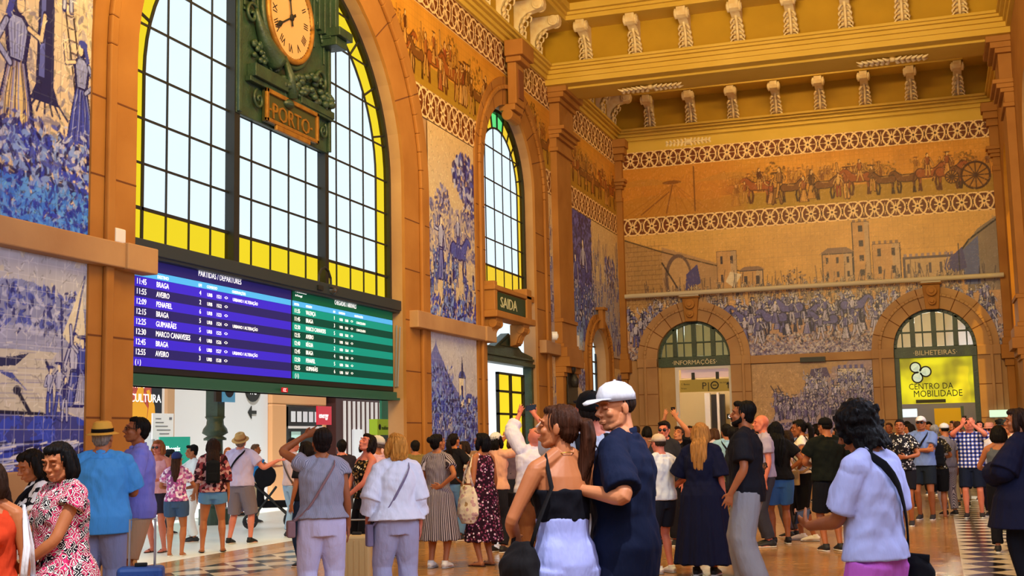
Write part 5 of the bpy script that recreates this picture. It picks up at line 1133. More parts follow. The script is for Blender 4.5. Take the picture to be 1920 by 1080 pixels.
def fold(amp, kind='shirt', seed=0):
    ph = seed*1.7
    def f(co):
        x, y, z = co[:, 0], co[:, 1], co[:, 2]; th = np.arctan2(x, y+.001)
        if kind == 'skirt': g = np.clip((1.05-z)/.7, 0, 1.2); return amp*g*(np.sin(th*11+ph+.6*np.sin(z*5))+.4*np.sin(th*23+ph))
        if kind == 'leg': return amp*(np.sin(z*38+th*3+ph+1.5*np.sin(x*30))*.5*np.exp(-((z-.47)/.12)**2)+.5*np.sin(th*5+z*8+ph)+.7*np.sin(z*55+x*20)*np.exp(-((z-.12)/.08)**2))
        if kind == 'hair': return amp*(np.sin(th*24+2*np.sin(z*14)+ph)+.6*np.sin(th*41+z*10+ph))
        if kind == 'curl': return amp*(np.sin(x*95+ph)*np.sin(y*90)*np.sin(z*85+ph)+.5*np.sin(x*160+z*120)*np.sin(y*150))
        return amp*(.8*np.abs(np.sin((z*1.0+x*1.3+y*.6)*24+ph+1.5*np.sin(th*2+z*9)))**3+.7*np.abs(np.sin((z*1.0-x*1.5)*21+ph*2))**4+.6*np.sin(z*26+th*4+ph+np.sin(x*17))*(.4+np.exp(-((z-1.05)/.12)**2))+.5*np.sin(th*9+z*11+ph)+.4*np.sin((x+z)*42+ph))
    return f
SEED = [0]
def person(loc, rz, H, label, sex='f', skin='b', hair=('short', '14100e'), top=('tee', cloth('e8e8f0')), bottom=('trousers', cloth('202028')),
           arms=('down', 'down'), look=(0, 0), stance=(.1, .0), shoe=('sneaker', '2a2a2e'), vox=.009, hat=None, bulk=1.0, extras=(), turn=0, hold=None, face=True, group=None):
    SEED[0] += 1; sd = SEED[0]; rs_ = random.Random(sd)
    root = empty('person', loc, rz); s = H/1.70; root.scale = (s, s, s); tag(root, label, 'person', group)
    pr = [(z, rx*bulk, ry*bulk*(1+.25*(bulk-1)), yo) for z, rx, ry, yo in PROF[sex]]
    pr[-1] = PROF[sex][-1]; pr[-2] = PROF[sex][-2]
    A = Acc(); sw = (.185 if sex == 'm' else .160)*(1+.4*(bulk-1)); nk = .057 if sex == 'm' else .046
    A.tube([(0, yo, z) for z, rx, ry, yo in pr], [(rx, ry) for z, rx, ry, yo in pr], 20, side=(1, 0, 0))
    if sex == 'f':
        for q in (-1, 1): A.ell((q*.068, .082, 1.255), (.062, .052, .06))
    for q in (-1, 1):
        A.ell((q*.078, -.040, .905), (.088, .078, .15)); A.tube([(q*.03, -.012, 1.465), (q*sw*.6, -.015, 1.425), (q*sw, -.005, 1.39)], [.045, .042, .045], 10); (A.ell((q*.07, -.05, 1.28), (.075, .045, .13)) if sex == 'm' else None)
    # legs
    ft = {}
    for q in (-1, 1):
        hip = V3(q*.088, -.005, .88); an = V3(q*stance[0], q*stance[1]-.02, .085); kn, an = ik(hip, an, .42, .40, V3(q*.15, 1, 0)); ft[q] = (hip, kn, an)
        th = 1.08 if sex == 'f' else 1.0; th *= .5+.5*bulk
        A.tube([hip+V3(0, 0, .05), hip, hip.lerp(kn, .3), hip.lerp(kn, .7), kn, kn.lerp(an, .14)+V3(0, -.006, 0), kn.lerp(an, .32)+V3(0, -.012, 0), kn.lerp(an, .65), an, an+V3(0, 0, -.03)], [.078*th, .086*th, .082*th, .064*th, .053, .051*th, .055*th, .042, .033, .034], 14, side=(1, 0, 0))
        A.tube([an+V3(0, -.05, -.055), an+V3(0, -.01, -.045), an+V3(q*.01, .07, -.055), an+V3(q*.015, .15, -.068), an+V3(q*.015, .175, -.07)], [(.03, .028), (.036, .036), (.040, .026), (.040, .016), (.022, .010)], 10, side=(1, 0, 0))
        A.tube([an, an+V3(0, 0, -.05)], [.034, .036], 10)
    # arms
    arm = {}
    for q, key in ((1, arms[0]), (-1, arms[1])):
        spec = ARMS[key] if isinstance(key, str) else key
        mir = lambda v: V3(v[0]*q, v[1], v[2]); Sh = V3(q*sw, -.005, 1.385); W_ = mir(spec[0]); up = max(0, W_.z-1.4)*.10; Sh = Sh+V3(-q*up*.4, 0, up)
        El, W_ = ik(Sh, W_, .285, .25, mir(spec[1])); arm[q] = (Sh, El, W_, mir(spec[2]), mir(spec[3]))
        k = (1.0 if sex == 'm' else .86)*(.6+.4*bulk)
        A.ell(tuple(Sh), (.0545*k,)*3); A.tube([(q*sw*.3, -.012, 1.355), tuple(Sh)], [.055*k, .050*k], 12); A.tube([Sh, Sh.lerp(El, .12), Sh.lerp(El, .4), Sh.lerp(El, .75), Sh.lerp(El, .92), El+((Sh-El).normalized()+(W_-El).normalized())*.009, El.lerp(W_, .09), El.lerp(W_, .24), El.lerp(W_, .7), W_, W_+mir(spec[2]).normalized()*.02], [.0535*k, .0535*k, .048*k, .041*k, .0385*k, .0385*k, .0385*k, .0405*k, .031*k, .025*k+.002, .024*k], 14)
        add_hand(A, W_, mir(spec[2]), mir(spec[3]), q > 0, spec[4])
    # neck and head
    Rh = Matrix.Rotation(math.radians(look[0]), 3, 'Z') @ Matrix.Rotation(math.radians(look[1]), 3, 'X')
    pv = V3(0, -.002, 1.50); hc = pv + Rh @ V3(0, .028, .098)
    hp = lambda x, y, z: tuple(hc + Rh @ V3(x, y, z)); hr = lambda *v: v
    A.tube([(0, -.012, 1.40), (0, -.008, 1.47), hp(0, -.025, -.075), hp(0, -.02, -.02)], [nk*1.25, nk, nk*.98, nk], 14)
    jw = 1.0 if sex == 'm' else .9
    A.ell(hp(0, -.012, .022), (.074, .094, .088), Rh, 18); A.ell(hp(0, .028, -.035), (.058*jw, .060, .076), Rh, 16); A.ell(hp(0, .052, -.090), (.030*jw, .028, .024), Rh)
    for q in (-1, 1):
        A.tube([hp(q*.060*jw, -.005, -.035), hp(q*.050*jw, .012, -.075), hp(q*.016, .055, -.095)], [.018, .019, .018], 8)
        A.ell(hp(q*.036, .062, -.028), (.022, .020, .022), Rh); A.ell(hp(q*.010, .096, -.036), (.009, .010, .008), Rh)
        A.ell(hp(q*.077, -.008, -.012), (.009, .019, .031), Rh); A.tube([hp(q*.047, .068, .022), hp(q*.026, .081, .028), hp(q*.006, .083, .023)], [.006, .008, .008], 6)
    A.tube([hp(0, .082, .015), hp(0, .095, -.008), hp(0, .112, -.030), hp(0, .094, -.038)], [.008, .009, .0125, .009], 8)
    A.ell(hp(0, .082, -.0635), (.024, .016, .007), Rh); A.ell(hp(0, .080, -.074), (.021, .015, .007), Rh)
    me = remeshed(A, vox, 2 if vox > .006 else 5)
    mats = [skin_mat(skin), M('eye_white', 'e8e4de', .25), M('iris_dark', '1a120c', .2), M('lip_'+('r' if sex == 'f' else 'm'), 'a84444' if sex == 'f' else 'a86650', .45), hair_mat(hair[1] if hair[0] != 'bald' else '3a3028')]
    if face:
        X_ = Acc()
        for q in (-1, 1):
            X_.ell(hp(q*.032, .0785, .001), (.0140, .0105, .0072), Rh, 12, 1); X_.ell(hp(q*.031, .0878, .001), (.0060, .003, .0062), Rh, 10, 2)
            X_.tube([hp(q*.047, .078, .006), hp(q*.032, .0885, .0085), hp(q*.018, .086, .004)], .0020, 6, mi=4)
            X_.tube([hp(q*.053, .074, .026), hp(q*.036, .090, .033), hp(q*.014, .0925, .028)], [.003, .005, .0045], 6, mi=4)
        X_.ell(hp(0, .0865, -.0640), (.0225, .0135, .0055), Rh, 12, 3); X_.ell(hp(0, .085, -.0735), (.019, .0135, .006), Rh, 12, 3); X_.tube([hp(-.021, .090, -.069), hp(0, .100, -.0688), hp(.021, .090, -.069)], .0014, 5, mi=2)
        ex = X_.mesh('x', [MATS['dummy']]*5, True); bm = bmesh.new(); bm.from_mesh(me); bm.from_mesh(ex); bm.to_mesh(me); bm.free(); bpy.data.meshes.remove(ex)
    add_obj('body', me, mats, root)
    # hair
    hk, hcol = hair[0], hair[1]; hm = hair_mat(hcol); B = Acc(); hv = max(.007, vox)
    if hk != 'bald':
        B.ell(hp(0, -.024, .030), (.083, .094, .090), Rh, 18); B.ell(hp(0, -.055, -.012), (.072, .055, .07), Rh)
        if hk in ('short', 'crew'):
            B.ell(hp(0, .02, .082), (.058, .055, .035), Rh)
            if hk == 'short': B.ell(hp(.02, .05, .092), (.05, .04, .028), Rh); B.ell(hp(0, -.04, .05), (.085, .085, .085), Rh)
        if hk in ('bob', 'long'):
            B.ell(hp(0, .03, .078), (.062, .055, .035), Rh)
            for q in (-1, 1): B.tube([hp(q*.055, -.01, .06), hp(q*.078, .0, 0), hp(q*.086, -.002, -.06), hp(q*.074, .0, -.115)], [.035, .032, .034, .02], 10)
            B.tube([hp(0, -.06, .04), hp(0, -.08, -.03), hp(0, -.08, -.08), hp(0, -.07, -.12)], [(.08, .05), (.088, .05), (.09, .045), (.075, .03)], 14, side=Rh @ V3(1, 0, 0))
            if hair[2:] and hair[2] == 'fringe': B.ell(hp(0, .068, .045), (.055, .024, .035), Rh)
        if hk == 'long':
            w_ = .1; z0 = hair[3] if len(hair) > 3 else 1.12
            B.tube([hp(0, -.07, -.04), (0, -.115, 1.45), (0, -.135, 1.33), (0, -.135, 1.2), (.01, -.125, z0)], [(.088, .05), (w_, .045), (w_*.95, .04), (w_*.75, .035), (.03, .02)], 14, side=(1, 0, 0))
        if hk == 'ponytail':
            B.ell(hp(0, .02, .078), (.06, .06, .03), Rh)
            B.tube([hp(0, -.10, .035), hp(0, -.145, .030), hp(0, -.165, -.04), hp(0.01, -.158, -.14), hp(.015, -.14, -.26), hp(.01, -.125, -.37), hp(.0, -.12, -.42)], [.022, .034, .042, .040, .034, .022, .008], 12)
        if hk == 'bun': B.ell(hp(0, -.115, .06), (.042, .04, .042), Rh); B.ell(hp(0, .02, .076), (.06, .055, .03), Rh)
        if hk == 'braids':
            B.ell(hp(0, .02, .076), (.062, .055, .03), Rh)
            for q in (-1, 1): B.tube([hp(q*.07, -.03, -.03), (q*.10, -.09, 1.44), (q*.09, -.13, 1.32), (q*.085, -.135, 1.2)], [.03, .026, .022, .012], 8)
        if hk == 'curly':
            B.ell(hp(0, -.02, .035), (.112, .118, .112), Rh, 18); B.ell(hp(0, -.05, -.06), (.108, .075, .075), Rh)
            for i in range(70):
                a1, a2 = rs_.uniform(-PI, PI), rs_.uniform(-.7, 1.5); dv = V3(math.cos(a2)*math.sin(a1), math.cos(a2)*math.cos(a1), math.sin(a2))
                if dv.y > .75 and dv.z < .5: continue
                B.ell(hp(dv.x*.115, -.025+dv.y*.115, .02+dv.z*.115), (rs_.uniform(.014, .026),)*3, n=8)
            for i in range(26): a1 = rs_.uniform(1.2, 5.1); B.tube([hp(math.sin(a1)*.09, math.cos(a1)*.09-.02, -.05), hp(math.sin(a1)*.105, math.cos(a1)*.10-.03, -.10-rs_.random()*.06)], [.018, .010], 7)
        if hk == 'capped': B = Acc(); B.ell(hp(0, -.03, .01), (.080, .082, .06), Rh)
        if hk == 'cappedlong': B = Acc(); B.ell(hp(0, -.03, .01), (.080, .085, .06), Rh); B.tube([hp(0, -.07, 0), (0, -.115, 1.45), (0, -.135, 1.33), (0, -.13, 1.22)], [(.075, .045), (.08, .04), (.06, .035), (.02, .015)], 12, side=(1, 0, 0))
        add_obj('hair', remeshed(B, hv, 1 if hk == 'curly' else 2, fold(.0035 if hk != 'curly' else .006, 'curl' if hk == 'curly' else 'hair', sd)), hm, root)
    if 'beard' in extras:
        B = Acc(); B.ell(hp(0, .05, -.092), (.040, .042, .032), Rh); 
        for q in (-1, 1): B.tube([hp(q*.068, .0, -.02), hp(q*.062, .012, -.06), hp(q*.035, .055, -.088)], [.014, .022, .024], 8)
        B.tube([hp(-.03, .085, -.062), hp(0, .099, -.050), hp(.03, .085, -.062)], [.007, .008, .007], 8); add_obj('beard', remeshed(B, .005, 1), hm, root)
    if 'sunglasses' in extras or 'glasses' in extras:
        g = Acc(); gm = M('dark_lens', '101014', .1) if 'sunglasses' in extras else M('wire_frame', '1a1614', .3)
        for q in (-1, 1):
            if 'sunglasses' in extras: g.ell(hp(q*.033, .092, 0), (.026, .008, .020), Rh, 12)
            else: g.tube([hp(q*.033+.025*math.cos(i*PI/7), .094, .019*math.sin(i*PI/7)) for i in range(15)], .0022, 5)
            g.tube([hp(q*.058, .088, .008), hp(q*.078, .0, .008)], .0028, 5)
        g.tube([hp(-.01, .098, .006), hp(.01, .098, .006)], .0025, 5); g.obj('glasses', gm, root, smooth=True)
    # clothes
    def skirt_pts(z1, r1, z0=1.04, e0=.02):
        out = []
        for i in range(7):
            t = i/6; z = z0+(z1-z0)*t; rx, ry, yo = prof_at(pr, max(z, .86)); e = e0+r1*t
            out.append(((0, yo*(1-t), z), (rx+e, ry+e)))
        return [o[0] for o in out], [o[1] for o in out]
    def torso(C_, z0, z1, ease, flare=0.0):
        zs = [z0+(z1-z0)*i/9 for i in range(10)]; R_2 = []
        for z in zs:
            rx, ry, yo = prof_at(pr, z); e = ease*(1-.45*max(0, (z-1.28)/.2)) + flare*max(0, (1.15-z)/.3) + (.014*min(1, max(0, (1.04-z)/.1)) if ease > .015 else 0)
            mx = prof_at(pr, 1.20) if z < 1.15 and ease > .02 else (0, 0, 0); R_2.append((max(rx, mx[0]*.93)+e, max(ry, mx[1]*.93)+e))
        C_.tube([(0, prof_at(pr, z)[2], z) for z in zs], R_2, 22, side=(1, 0, 0))
        if sex == 'f' and z1 > 1.27 and z0 < 1.25:
            for q in (-1, 1): C_.ell((q*.068, .084, 1.252), (.062+ease*.6, .052+ease*.6, .060+ease*.6))
    def sleeves(C_, t, ease, flare=.012):
        for q in (-1, 1):
            Sh, El, W_, _, _ = arm[q]; k = (1.0 if sex == 'm' else .88)*(.6+.4*bulk)
            C_.tube([(q*.045, -.013, 1.447), (q*sw*.6, -.015, 1.426), (q*sw, -.005, 1.392)], [.042+ease*.25, .047+ease*.35, .052+ease*.4], 12)
            C_.ell(tuple(Sh), (.056*k+ease*.5,)*3); end = Sh.lerp(El, min(1, t)); C_.tube([(q*.02, -.014, 1.405), (q*sw*.6, -.014, 1.392), tuple(Sh+V3(-q*.02, 0, -.004)), Sh.lerp(end, .2), Sh.lerp(end, .6), end], [(.058+ease*.3, .050+ease*.3), (.056+ease*.4, .050+ease*.4), (.054*k+ease*.7,)*2, (.055*k+ease*.75,)*2, (.051*k+ease+flare*.5,)*2, (.046*k+ease+flare,)*2], 16, side=(0, 1, 0))
            if t > 1: e2 = El.lerp(W_, t-1); C_.ell(tuple(El), (.042*k+ease,)*3); C_.tube([El, El.lerp(e2, .5), e2], [.044*k+ease, .044*k+ease, .036*k+ease+flare], 12)
    def legs_c(C_, z_end, ease, flare=0.0):
        for q in (-1, 1):
            hip, kn, an = ft[q]; th = (1.08 if sex == 'f' else 1.0)*(.5+.5*bulk)
            def at(z): return hip.lerp(kn, (hip.z-z)/(hip.z-kn.z)) if z > kn.z else kn.lerp(an, (kn.z-z)/(kn.z-an.z))
            zs = [hip.z+.03] + [hip.z-(hip.z-z_end)*i/6 for i in range(7)]
            rad = []
            for z in zs:
                base = .088*th if z > .8 else (.088*th+(.060-.088*th)*(.8-z)/.33 if z > .47 else .060-.018*(.47-z)/.4)
                rad.append(base+ease+flare*(hip.z-z)/.8)
            C_.tube([at(z)+V3(0, -.004, 0) for z in zs], rad, 16)
    bk, bmat = bottom[0], bottom[1]; bo = bottom[2] if len(bottom) > 2 else {}
    if bk in ('trousers', 'shorts'):
        C_ = Acc(); torso(C_, .80, bo.get('waist', 1.02), .012)
        for q in (-1, 1): C_.ell((q*.076, -.040, .90), (.098, .088, .18))
        legs_c(C_, bo.get('end', .12 if bk == 'trousers' else .58), bo.get('ease', .016 if bk == 'trousers' else .026), bo.get('flare', .012))
        add_obj(bk, remeshed(C_, max(.009, vox), 2, fold(.005, 'leg', sd)), bmat, root)
        if vox < .007 and bo.get('waist', 1.02) < 1.1: Acc().tube([(( prof_at(pr, 1.0)[0]+.016)*math.cos(i*PI/12), (prof_at(pr, 1.0)[1]+.016)*math.sin(i*PI/12), bo.get('waist', 1.02)-.02) for i in range(25)], (.017, .003), 8, side=(0, 0, 1)).obj('waistband', bmat, root, smooth=True)
    elif bk == 'skirt':
        C_ = Acc(); p_, r_ = skirt_pts(bo.get('end', .5), bo.get('r', .06)); C_.tube(p_, r_, 40, side=(1, 0, 0)); add_obj('skirt', remeshed(C_, max(.010, vox), 2, fold(.010, 'skirt', sd)), bmat, root)
    tk_, tmat = top[0], top[1]; to = top[2] if len(top) > 2 else {}
    nm = {'tee': 't_shirt', 'long': 'long_sleeved_shirt', 'tank': 'sleeveless_top', 'bandeau': 'cropped_top', 'dress': 'dress', 'shirt': 'shirt'}[tk_]
    C_ = Acc(); ez = to.get('ease', .022)
    if tk_ == 'bandeau': torso(C_, 1.13, 1.285, .010)
    else:
        zt = 1.425 if tk_ != 'tank' else 1.385
        torso(C_, to.get('hem', .90) if tk_ != 'dress' else 1.0, zt, ez, to.get('flare', .0))
        if tk_ == 'tank' or to.get('sleeve', 1) == 0:
            for q in (-1, 1): C_.tube([(q*.10, -.08, 1.34), (q*.105, -.02, 1.445), (q*.10, .06, 1.36)], [(.022, .012)]*3, 8, side=(1, 0, 0))
            if tk_ != 'tank': C_.tube([(-.12, -.01, 1.42), (.12, -.01, 1.42)], .045, 10)
        else:
            C_.tube([(0, -.012, 1.36), (0, -.014, 1.425), (0, -.014, 1.462)], [(.12, .085), (.092, .078), (nk+.020, nk+.022)], 16, side=(1, 0, 0)); sleeves(C_, to.get('sleeve', {'tee': .62, 'shirt': .68, 'long': 1.9, 'dress': .5}[tk_]), ez*.8, to.get('cuff', .012))
        if tk_ == 'dress': p_, r_ = skirt_pts(to.get('end', .35), to.get('r', .08), 1.05, ez); C_.tube(p_, r_, 40, side=(1, 0, 0))
    add_obj(nm, remeshed(C_, max(.008, vox), 2, (lambda co, a=fold(.0045, 'shirt', sd), b=fold(.010 if tk_ == 'dress' else 0, 'skirt', sd): a(co)*np.clip((co[:, 2]-.8)*5, 0, 1)+b(co))), tmat, root)
    if tk_ in ('shirt',) or to.get('collar'):
        Acc().tube([(-.075, .055, 1.42), (-.082, -.02, 1.455), (0, -.075, 1.475), (.082, -.02, 1.455), (.075, .055, 1.42), (.02, .09, 1.36)], (.022, .006), 8, side=(0, 0, 1)).obj('collar', tmat, root, smooth=True)
    if tk_ == 'bandeau' or 'bag_strap_right' in extras: pass
    # shoes
    for q in (-1, 1):
        an = ft[q][2]; sm = M('shoe_'+shoe[1], shoe[1], .6, spec=.3); C_ = Acc(); f_ = lambda x, y, z: tuple(an+V3(q*x, y, z))
        if shoe[0] == 'sneaker':
            C_.tube([f_(0, -.075, -.05), f_(0, -.04, -.035), f_(.005, .05, -.038), f_(.012, .13, -.055), f_(.012, .185, -.065)], [(.026, .030), (.042, .042), (.046, .038), (.046, .026), (.025, .014)], 12, side=(1, 0, 0)); C_.tube([f_(0, -.015, .015), f_(0, -.015, -.04)], [.043, .046], 12)
            sh = add_obj('shoe', remeshed(C_, .009, 2), sm, root)
            Acc().tube([f_(0, -.075, -.076), f_(0, -.03, -.076), f_(.008, .08, -.076), f_(.012, .15, -.076), f_(.012, .19, -.074)], [(.028, .010), (.042, .012), (.043, .012), (.046, .012), (.026, .01)], 12, side=(1, 0, 0)).obj('sole', M('shoe_sole', 'e4e0dc', .6) if shoe[1] != 'e8e4e0' else M('sole_grey', '9a9aa4', .6), sh, smooth=True)
        else:
            C_.tube([f_(0, -.075, -.078), f_(0, -.03, -.078), f_(.008, .08, -.078), f_(.015, .15, -.078), f_(.015, .185, -.078)], [(.026, .007), (.036, .008), (.040, .008), (.046, .008), (.026, .007)], 12, side=(1, 0, 0))
            C_.tube([f_(-.042, .10, -.075), f_(0, .10, -.032), f_(.055, .10, -.075)], [(.010, .004)]*3, 6, side=(0, 1, 0)); C_.obj('sandal', sm, root, smooth=True)
    # hats
    if hat:
        hk, hc_ = hat[0], cloth(hat[1])
        if hk == 'cap':
            C_ = Acc(); C_.tube([hp(0, -.012, .028), hp(0, -.012, .06), hp(0, -.014, .095), hp(0, -.016, .118), hp(0, -.016, .126)], [(.086, .104), (.085, .102), (.070, .085), (.042, .05), (.008, .01)], 20, side=Rh @ V3(1, 0, 0))
            cp = C_.obj('cap', hc_, root, smooth=True); C_ = Acc(); back = -1 if hat[2:] and hat[2] == 'back' else 1
            C_.tube([hp(0, back*.07, .040), hp(0, back*.12, .040), hp(0, back*.155, .030), hp(0, back*.175, .022)], [(.078, .006), (.070, .006), (.052, .006), (.015, .004)], 16, side=Rh @ V3(1, 0, 0)); C_.obj('brim', hc_, cp, smooth=True); Acc().ell(hp(0, -.014, .128), (.008, .008, .005), Rh, 8).obj('button', hc_, cp)
        if hk in ('straw', 'sunhat'):
            br_ = .135 if hk == 'straw' else .16; C_ = Acc()
            C_.tube([hp(0, -.012, .040), hp(0, -.012, .075), hp(0, -.012, .125), hp(0, -.012, .138), hp(0, -.012, .130)], [(.088, .106), (.086, .102), (.072, .088), (.05, .065), (.008, .01)], 22, side=Rh @ V3(1, 0, 0)); cp = C_.obj('hat', hc_, root, smooth=True)
            C_ = Acc(); C_.tube([hp(0, -.012, .046), hp(0, -.012, .040), hp(0, -.012, .032), hp(0, -.012, .028)], [(.086, .104), (.108, .128), (br_-.01, br_+.012), (br_, br_+.02)], 26, side=Rh @ V3(1, 0, 0)); C_.obj('brim', hc_, cp, smooth=True)
            if hat[2:]: C_ = Acc(); C_.tube([hp(0, -.012, .047), hp(0, -.012, .076)], [(.092, .110), (.090, .107)], 22, side=Rh @ V3(1, 0, 0)); C_.obj('hat_band', cloth(hat[2]), cp, smooth=True)
    # small held things: phones stay things of their own
    Mw = Matrix.Translation(Vector(loc)) @ Matrix.Rotation(rz, 4, 'Z') @ Matrix.Scale(s, 4)
    if hold:
        q = {'r': 1, 'l': -1}[hold[1]]; Sh, El, W_, d, n = arm[q]; c = W_+d.normalized()*.10+n.normalized()*.03
        ph = Acc().box(-.036, .036, -.005, .005, -.072, .072).obj('smartphone', M('phone_black', '0c0c10', .2), bevel=.004)
        Acc().box(-.033, .033, -.0062, -.005, -.066, .066).obj('screen', M('phone_screen', '28384a', .15, emit=.15), ph)
        up = V3(0, .25, 1) if hold[2] == 'v' else V3(1, 0, .1); z_ = up.normalized(); y_ = V3(0, 1, 0) if hold[2] == 'v' else V3(0, 1, .3); y_ = (y_-z_*y_.dot(z_)).normalized(); x_ = y_.cross(z_)
        mt = Matrix((x_, y_, z_)).transposed().to_4x4(); mt.translation = c; ph.matrix_world = Mw @ mt; tag(ph, hold[3], 'phone')
    return dict(root=root, M=Mw, pr=pr, arm=arm, ft=ft, s=s, hp=hp, sw=sw)

def place(name, o, P_, label, cat, group=None): o.matrix_world = P_['M']; o.name = name; return tag(o, label, cat, group)
def strap_path(P_, side, ease=.052, hipz=.92, both=True):
    """diagonal strap: over the shoulder opposite to the bag hanging at `side` (+1 right hip)"""
    pr = P_['pr']; pts = []
    def pt(t, f):   # t 0 at hip, 1 at the far shoulder ; f=+1 front, -1 back
        z = hipz+(1.40-hipz)*t; rx, ry, yo = prof_at(pr, z); rx += ease; ry += ease; x = side*(rx*.98-(rx*.98+.10)*t); return (x, yo+f*ry*math.sqrt(max(.02, 1-(x/rx)**2)), z)
    back = [pt(i/9, -1) for i in range(10)]; front = [pt(i/9, 1) for i in range(10)]
    return back+[(-side*.11, -.02, 1.475)]+front[::-1]
def crossbody(P_, side, col, label, size=(.11, .05, .09), hipz=.90, yoff=0, strapr=(.016, .005), soft=False):
    root = empty('shoulder_bag'); mt = cloth(col); rx, ry, yo = prof_at(P_['pr'], .93); c = V3(side*(rx+.05+size[1]*.6), yoff, hipz-size[2]*.9); A_ = Acc()
    if soft: A_.ell((c.x, c.y, c.z), (size[1]*1.3, size[0], size[2])); A_.ell((c.x, c.y, c.z-.25*size[2]), (size[1]*1.5, size[0]*1.05, size[2]*.8))
    else: A_.box(c.x-size[1], c.x+size[1], c.y-size[0], c.y+size[0], c.z-size[2], c.z+size[2])
    add_obj('pouch', remeshed(A_, .008, 5, fold(.004, 'shirt', 3) if soft else None), mt, root)
    if not soft: Acc().box(c.x-size[1]*.2, c.x+size[1]*1.08*side if side > 0 else c.x, c.y-size[0]*.85, c.y+size[0]*.85, c.z+size[2]*.35, c.z+size[2]*.42).obj('zip', M('zip_metal', '8a8a90', .3), root)
    pts = strap_path(P_, side, hipz=hipz); pts = [(c.x, c.y-size[0]*.8, c.z+size[2]*.8)]+pts+[(c.x, c.y+size[0]*.8, c.z+size[2]*.8)]
    Acc().tube(pts, strapr, 8, side=(0, 0, 1)).obj('strap', mt, root, smooth=True)
    root.matrix_world = P_['M']; return tag(root, label, 'bag')
def backpack(P_, col, label, big=1.0, z=1.2, front=False):
    root = empty('backpack'); mt = cloth(col); f = 1 if front else -1; rx, ry, yo = prof_at(P_['pr'], 1.2); y = f*(ry+.045+.05*big)
    A_ = Acc().box(-.13*big, .13*big, y-.055*big, y+.055*big, z-.2*big, z+.19*big); A_.ell((0, y, z+.18*big), (.12*big, .05*big, .05*big)); add_obj('pack', remeshed(A_, .010, 7), mt, root)
    A_ = Acc().box(-.10*big, .10*big, y+f*.045*big-.025, y+f*.045*big+.025+.0, z-.17*big, z+.0); add_obj('pocket', remeshed(A_, .009, 5), mt, root)
    for q in (-1, 1): Acc().tube([(q*.08, y*.75, z+.18*big), (q*.085, f*.05, 1.475), (q*.095, -f*.04, 1.46), (q*.115, -f*(ry+.03), 1.33), (q*.13, -f*(ry+.02), 1.2), (q*(rx+.03), -f*.02, 1.08), (q*.11, y*.7, z-.15*big)], (.020, .006), 8, side=(1, 0, 0)).obj('shoulder_strap', mt, root, smooth=True)
    Acc().tube([(-.03, y*.95, z+.2*big), (0, y*.95, z+.26*big), (.03, y*.95, z+.2*big)], .007, 6).obj('grab_handle', mt, root, smooth=True)
    root.matrix_world = P_['M']; return tag(root, label, 'backpack')
def tote(P_, q, col, label, z=.72, w=.17, h=.2, pat=None):
    root = empty('tote_bag'); mt = pat or cloth(col); W_ = P_['arm'][q][2]; x, y = W_.x+q*.02, W_.y
    A_ = Acc(); A_.tube([(x, y, z-h), (x, y, z-h*.5), (x, y, z+h*.4), (x, y, z+h)], [(w*.55, .05), (w*.95, .085), (w*.8, .06), (w*.6, .02)], 16, side=(0, 1, 0)); add_obj('sack', remeshed(A_, .010, 3, fold(.006, 'shirt', 2)), mt, root)
    for s_ in (-1, 1): Acc().tube([(x+.01*s_, y-w*.5, z+h*.95), (x+.01*s_, y-w*.2, (z+h+1.38)/2), (P_['arm'][q][0].x+q*.04, -.01, 1.44), (x+.01*s_, y+w*.2, (z+h+1.38)/2), (x+.01*s_, y+w*.5, z+h*.95)], (.012, .004), 8, side=(1, 0, 0)).obj('handle', mt, root, smooth=True)
    root.matrix_world = P_['M']; return tag(root, label, 'bag')
def suitcase(x, y, rz, col, label, h=.52, w=.36, d=.22, handle=.42):
    root = empty('suitcase', (x, y, 0), rz); mt = M('case_'+col, col, .45, bmp=.1); A_ = Acc().box(-w/2, w/2, -d/2, d/2, .05, .05+h); o = A_.obj('shell', mt, root, bevel=.03)
    k = Acc()
    for i in range(5): k.box(-w/2+.05+i*(w-.1)/4-.006, -w/2+.05+i*(w-.1)/4+.006, -d/2-.006, -d/2, .1, h)
    k.obj('rib', mt, root); Acc().tube([(-.10, .07, h+.04), (-.10, .07, h+handle), (.10, .07, h+handle), (.10, .07, h+.04)], .010, 8).obj('trolley_handle', M('aluminium', 'b0b4c0', .3, metal=.8), root)
    for a_ in (-1, 1):
        for b_ in (-1, 1): Acc().tube([(a_*(w/2-.05)-.012, b_*(d/2-.04), .028), (a_*(w/2-.05)+.012, b_*(d/2-.04), .028)], .028, 12).obj('wheel', M('rubber', '101012', .7), root)
    Acc().box(-.05, .05, -.02, .02, h+.05, h+.08).obj('grip', M('rubber', '101012', .7), root, bevel=.008); return tag(root, label, 'suitcase')
def P(x, ytop, label, D=None, feet=None, f=0, hat=None, dz=0, **k):
    if feet: g = on_floor(*feet); D = (g-Vector((0, 0, CAMZ))).dot(F_)
    top = at_depth(x, ytop, D); H = top.z - (dz if dz else (.05 if hat and hat[0] == 'cap' else (.07 if hat else (.02 if k.get('hair', ('short',))[0] != 'bald' else 0))))
    g = at_depth(x, 815, D); gx, gy = g.x, g.y; look = k.get('look', (0, 0)); H += .05*abs(math.sin(math.radians(look[1])))
    if H > 1.93 or H < 1.42: print('HEIGHT', label, round(H, 2), round(D, 1))
    rz = math.atan2(-gx, gy)+math.radians(f); H = min(1.93, max(1.42, H))
    vox = k.pop('vox', .0045 if D < 7.5 else (.0065 if D < 13.5 else .009)); sk = k.pop('extra', None)
    return person((gx, gy, 0), rz, H, label, hat=hat, vox=vox, **k)
T = lambda c, **k: ('tee', cloth(c), k)
black, white, navy = '14141c', 'dcdce8', '161e3a'
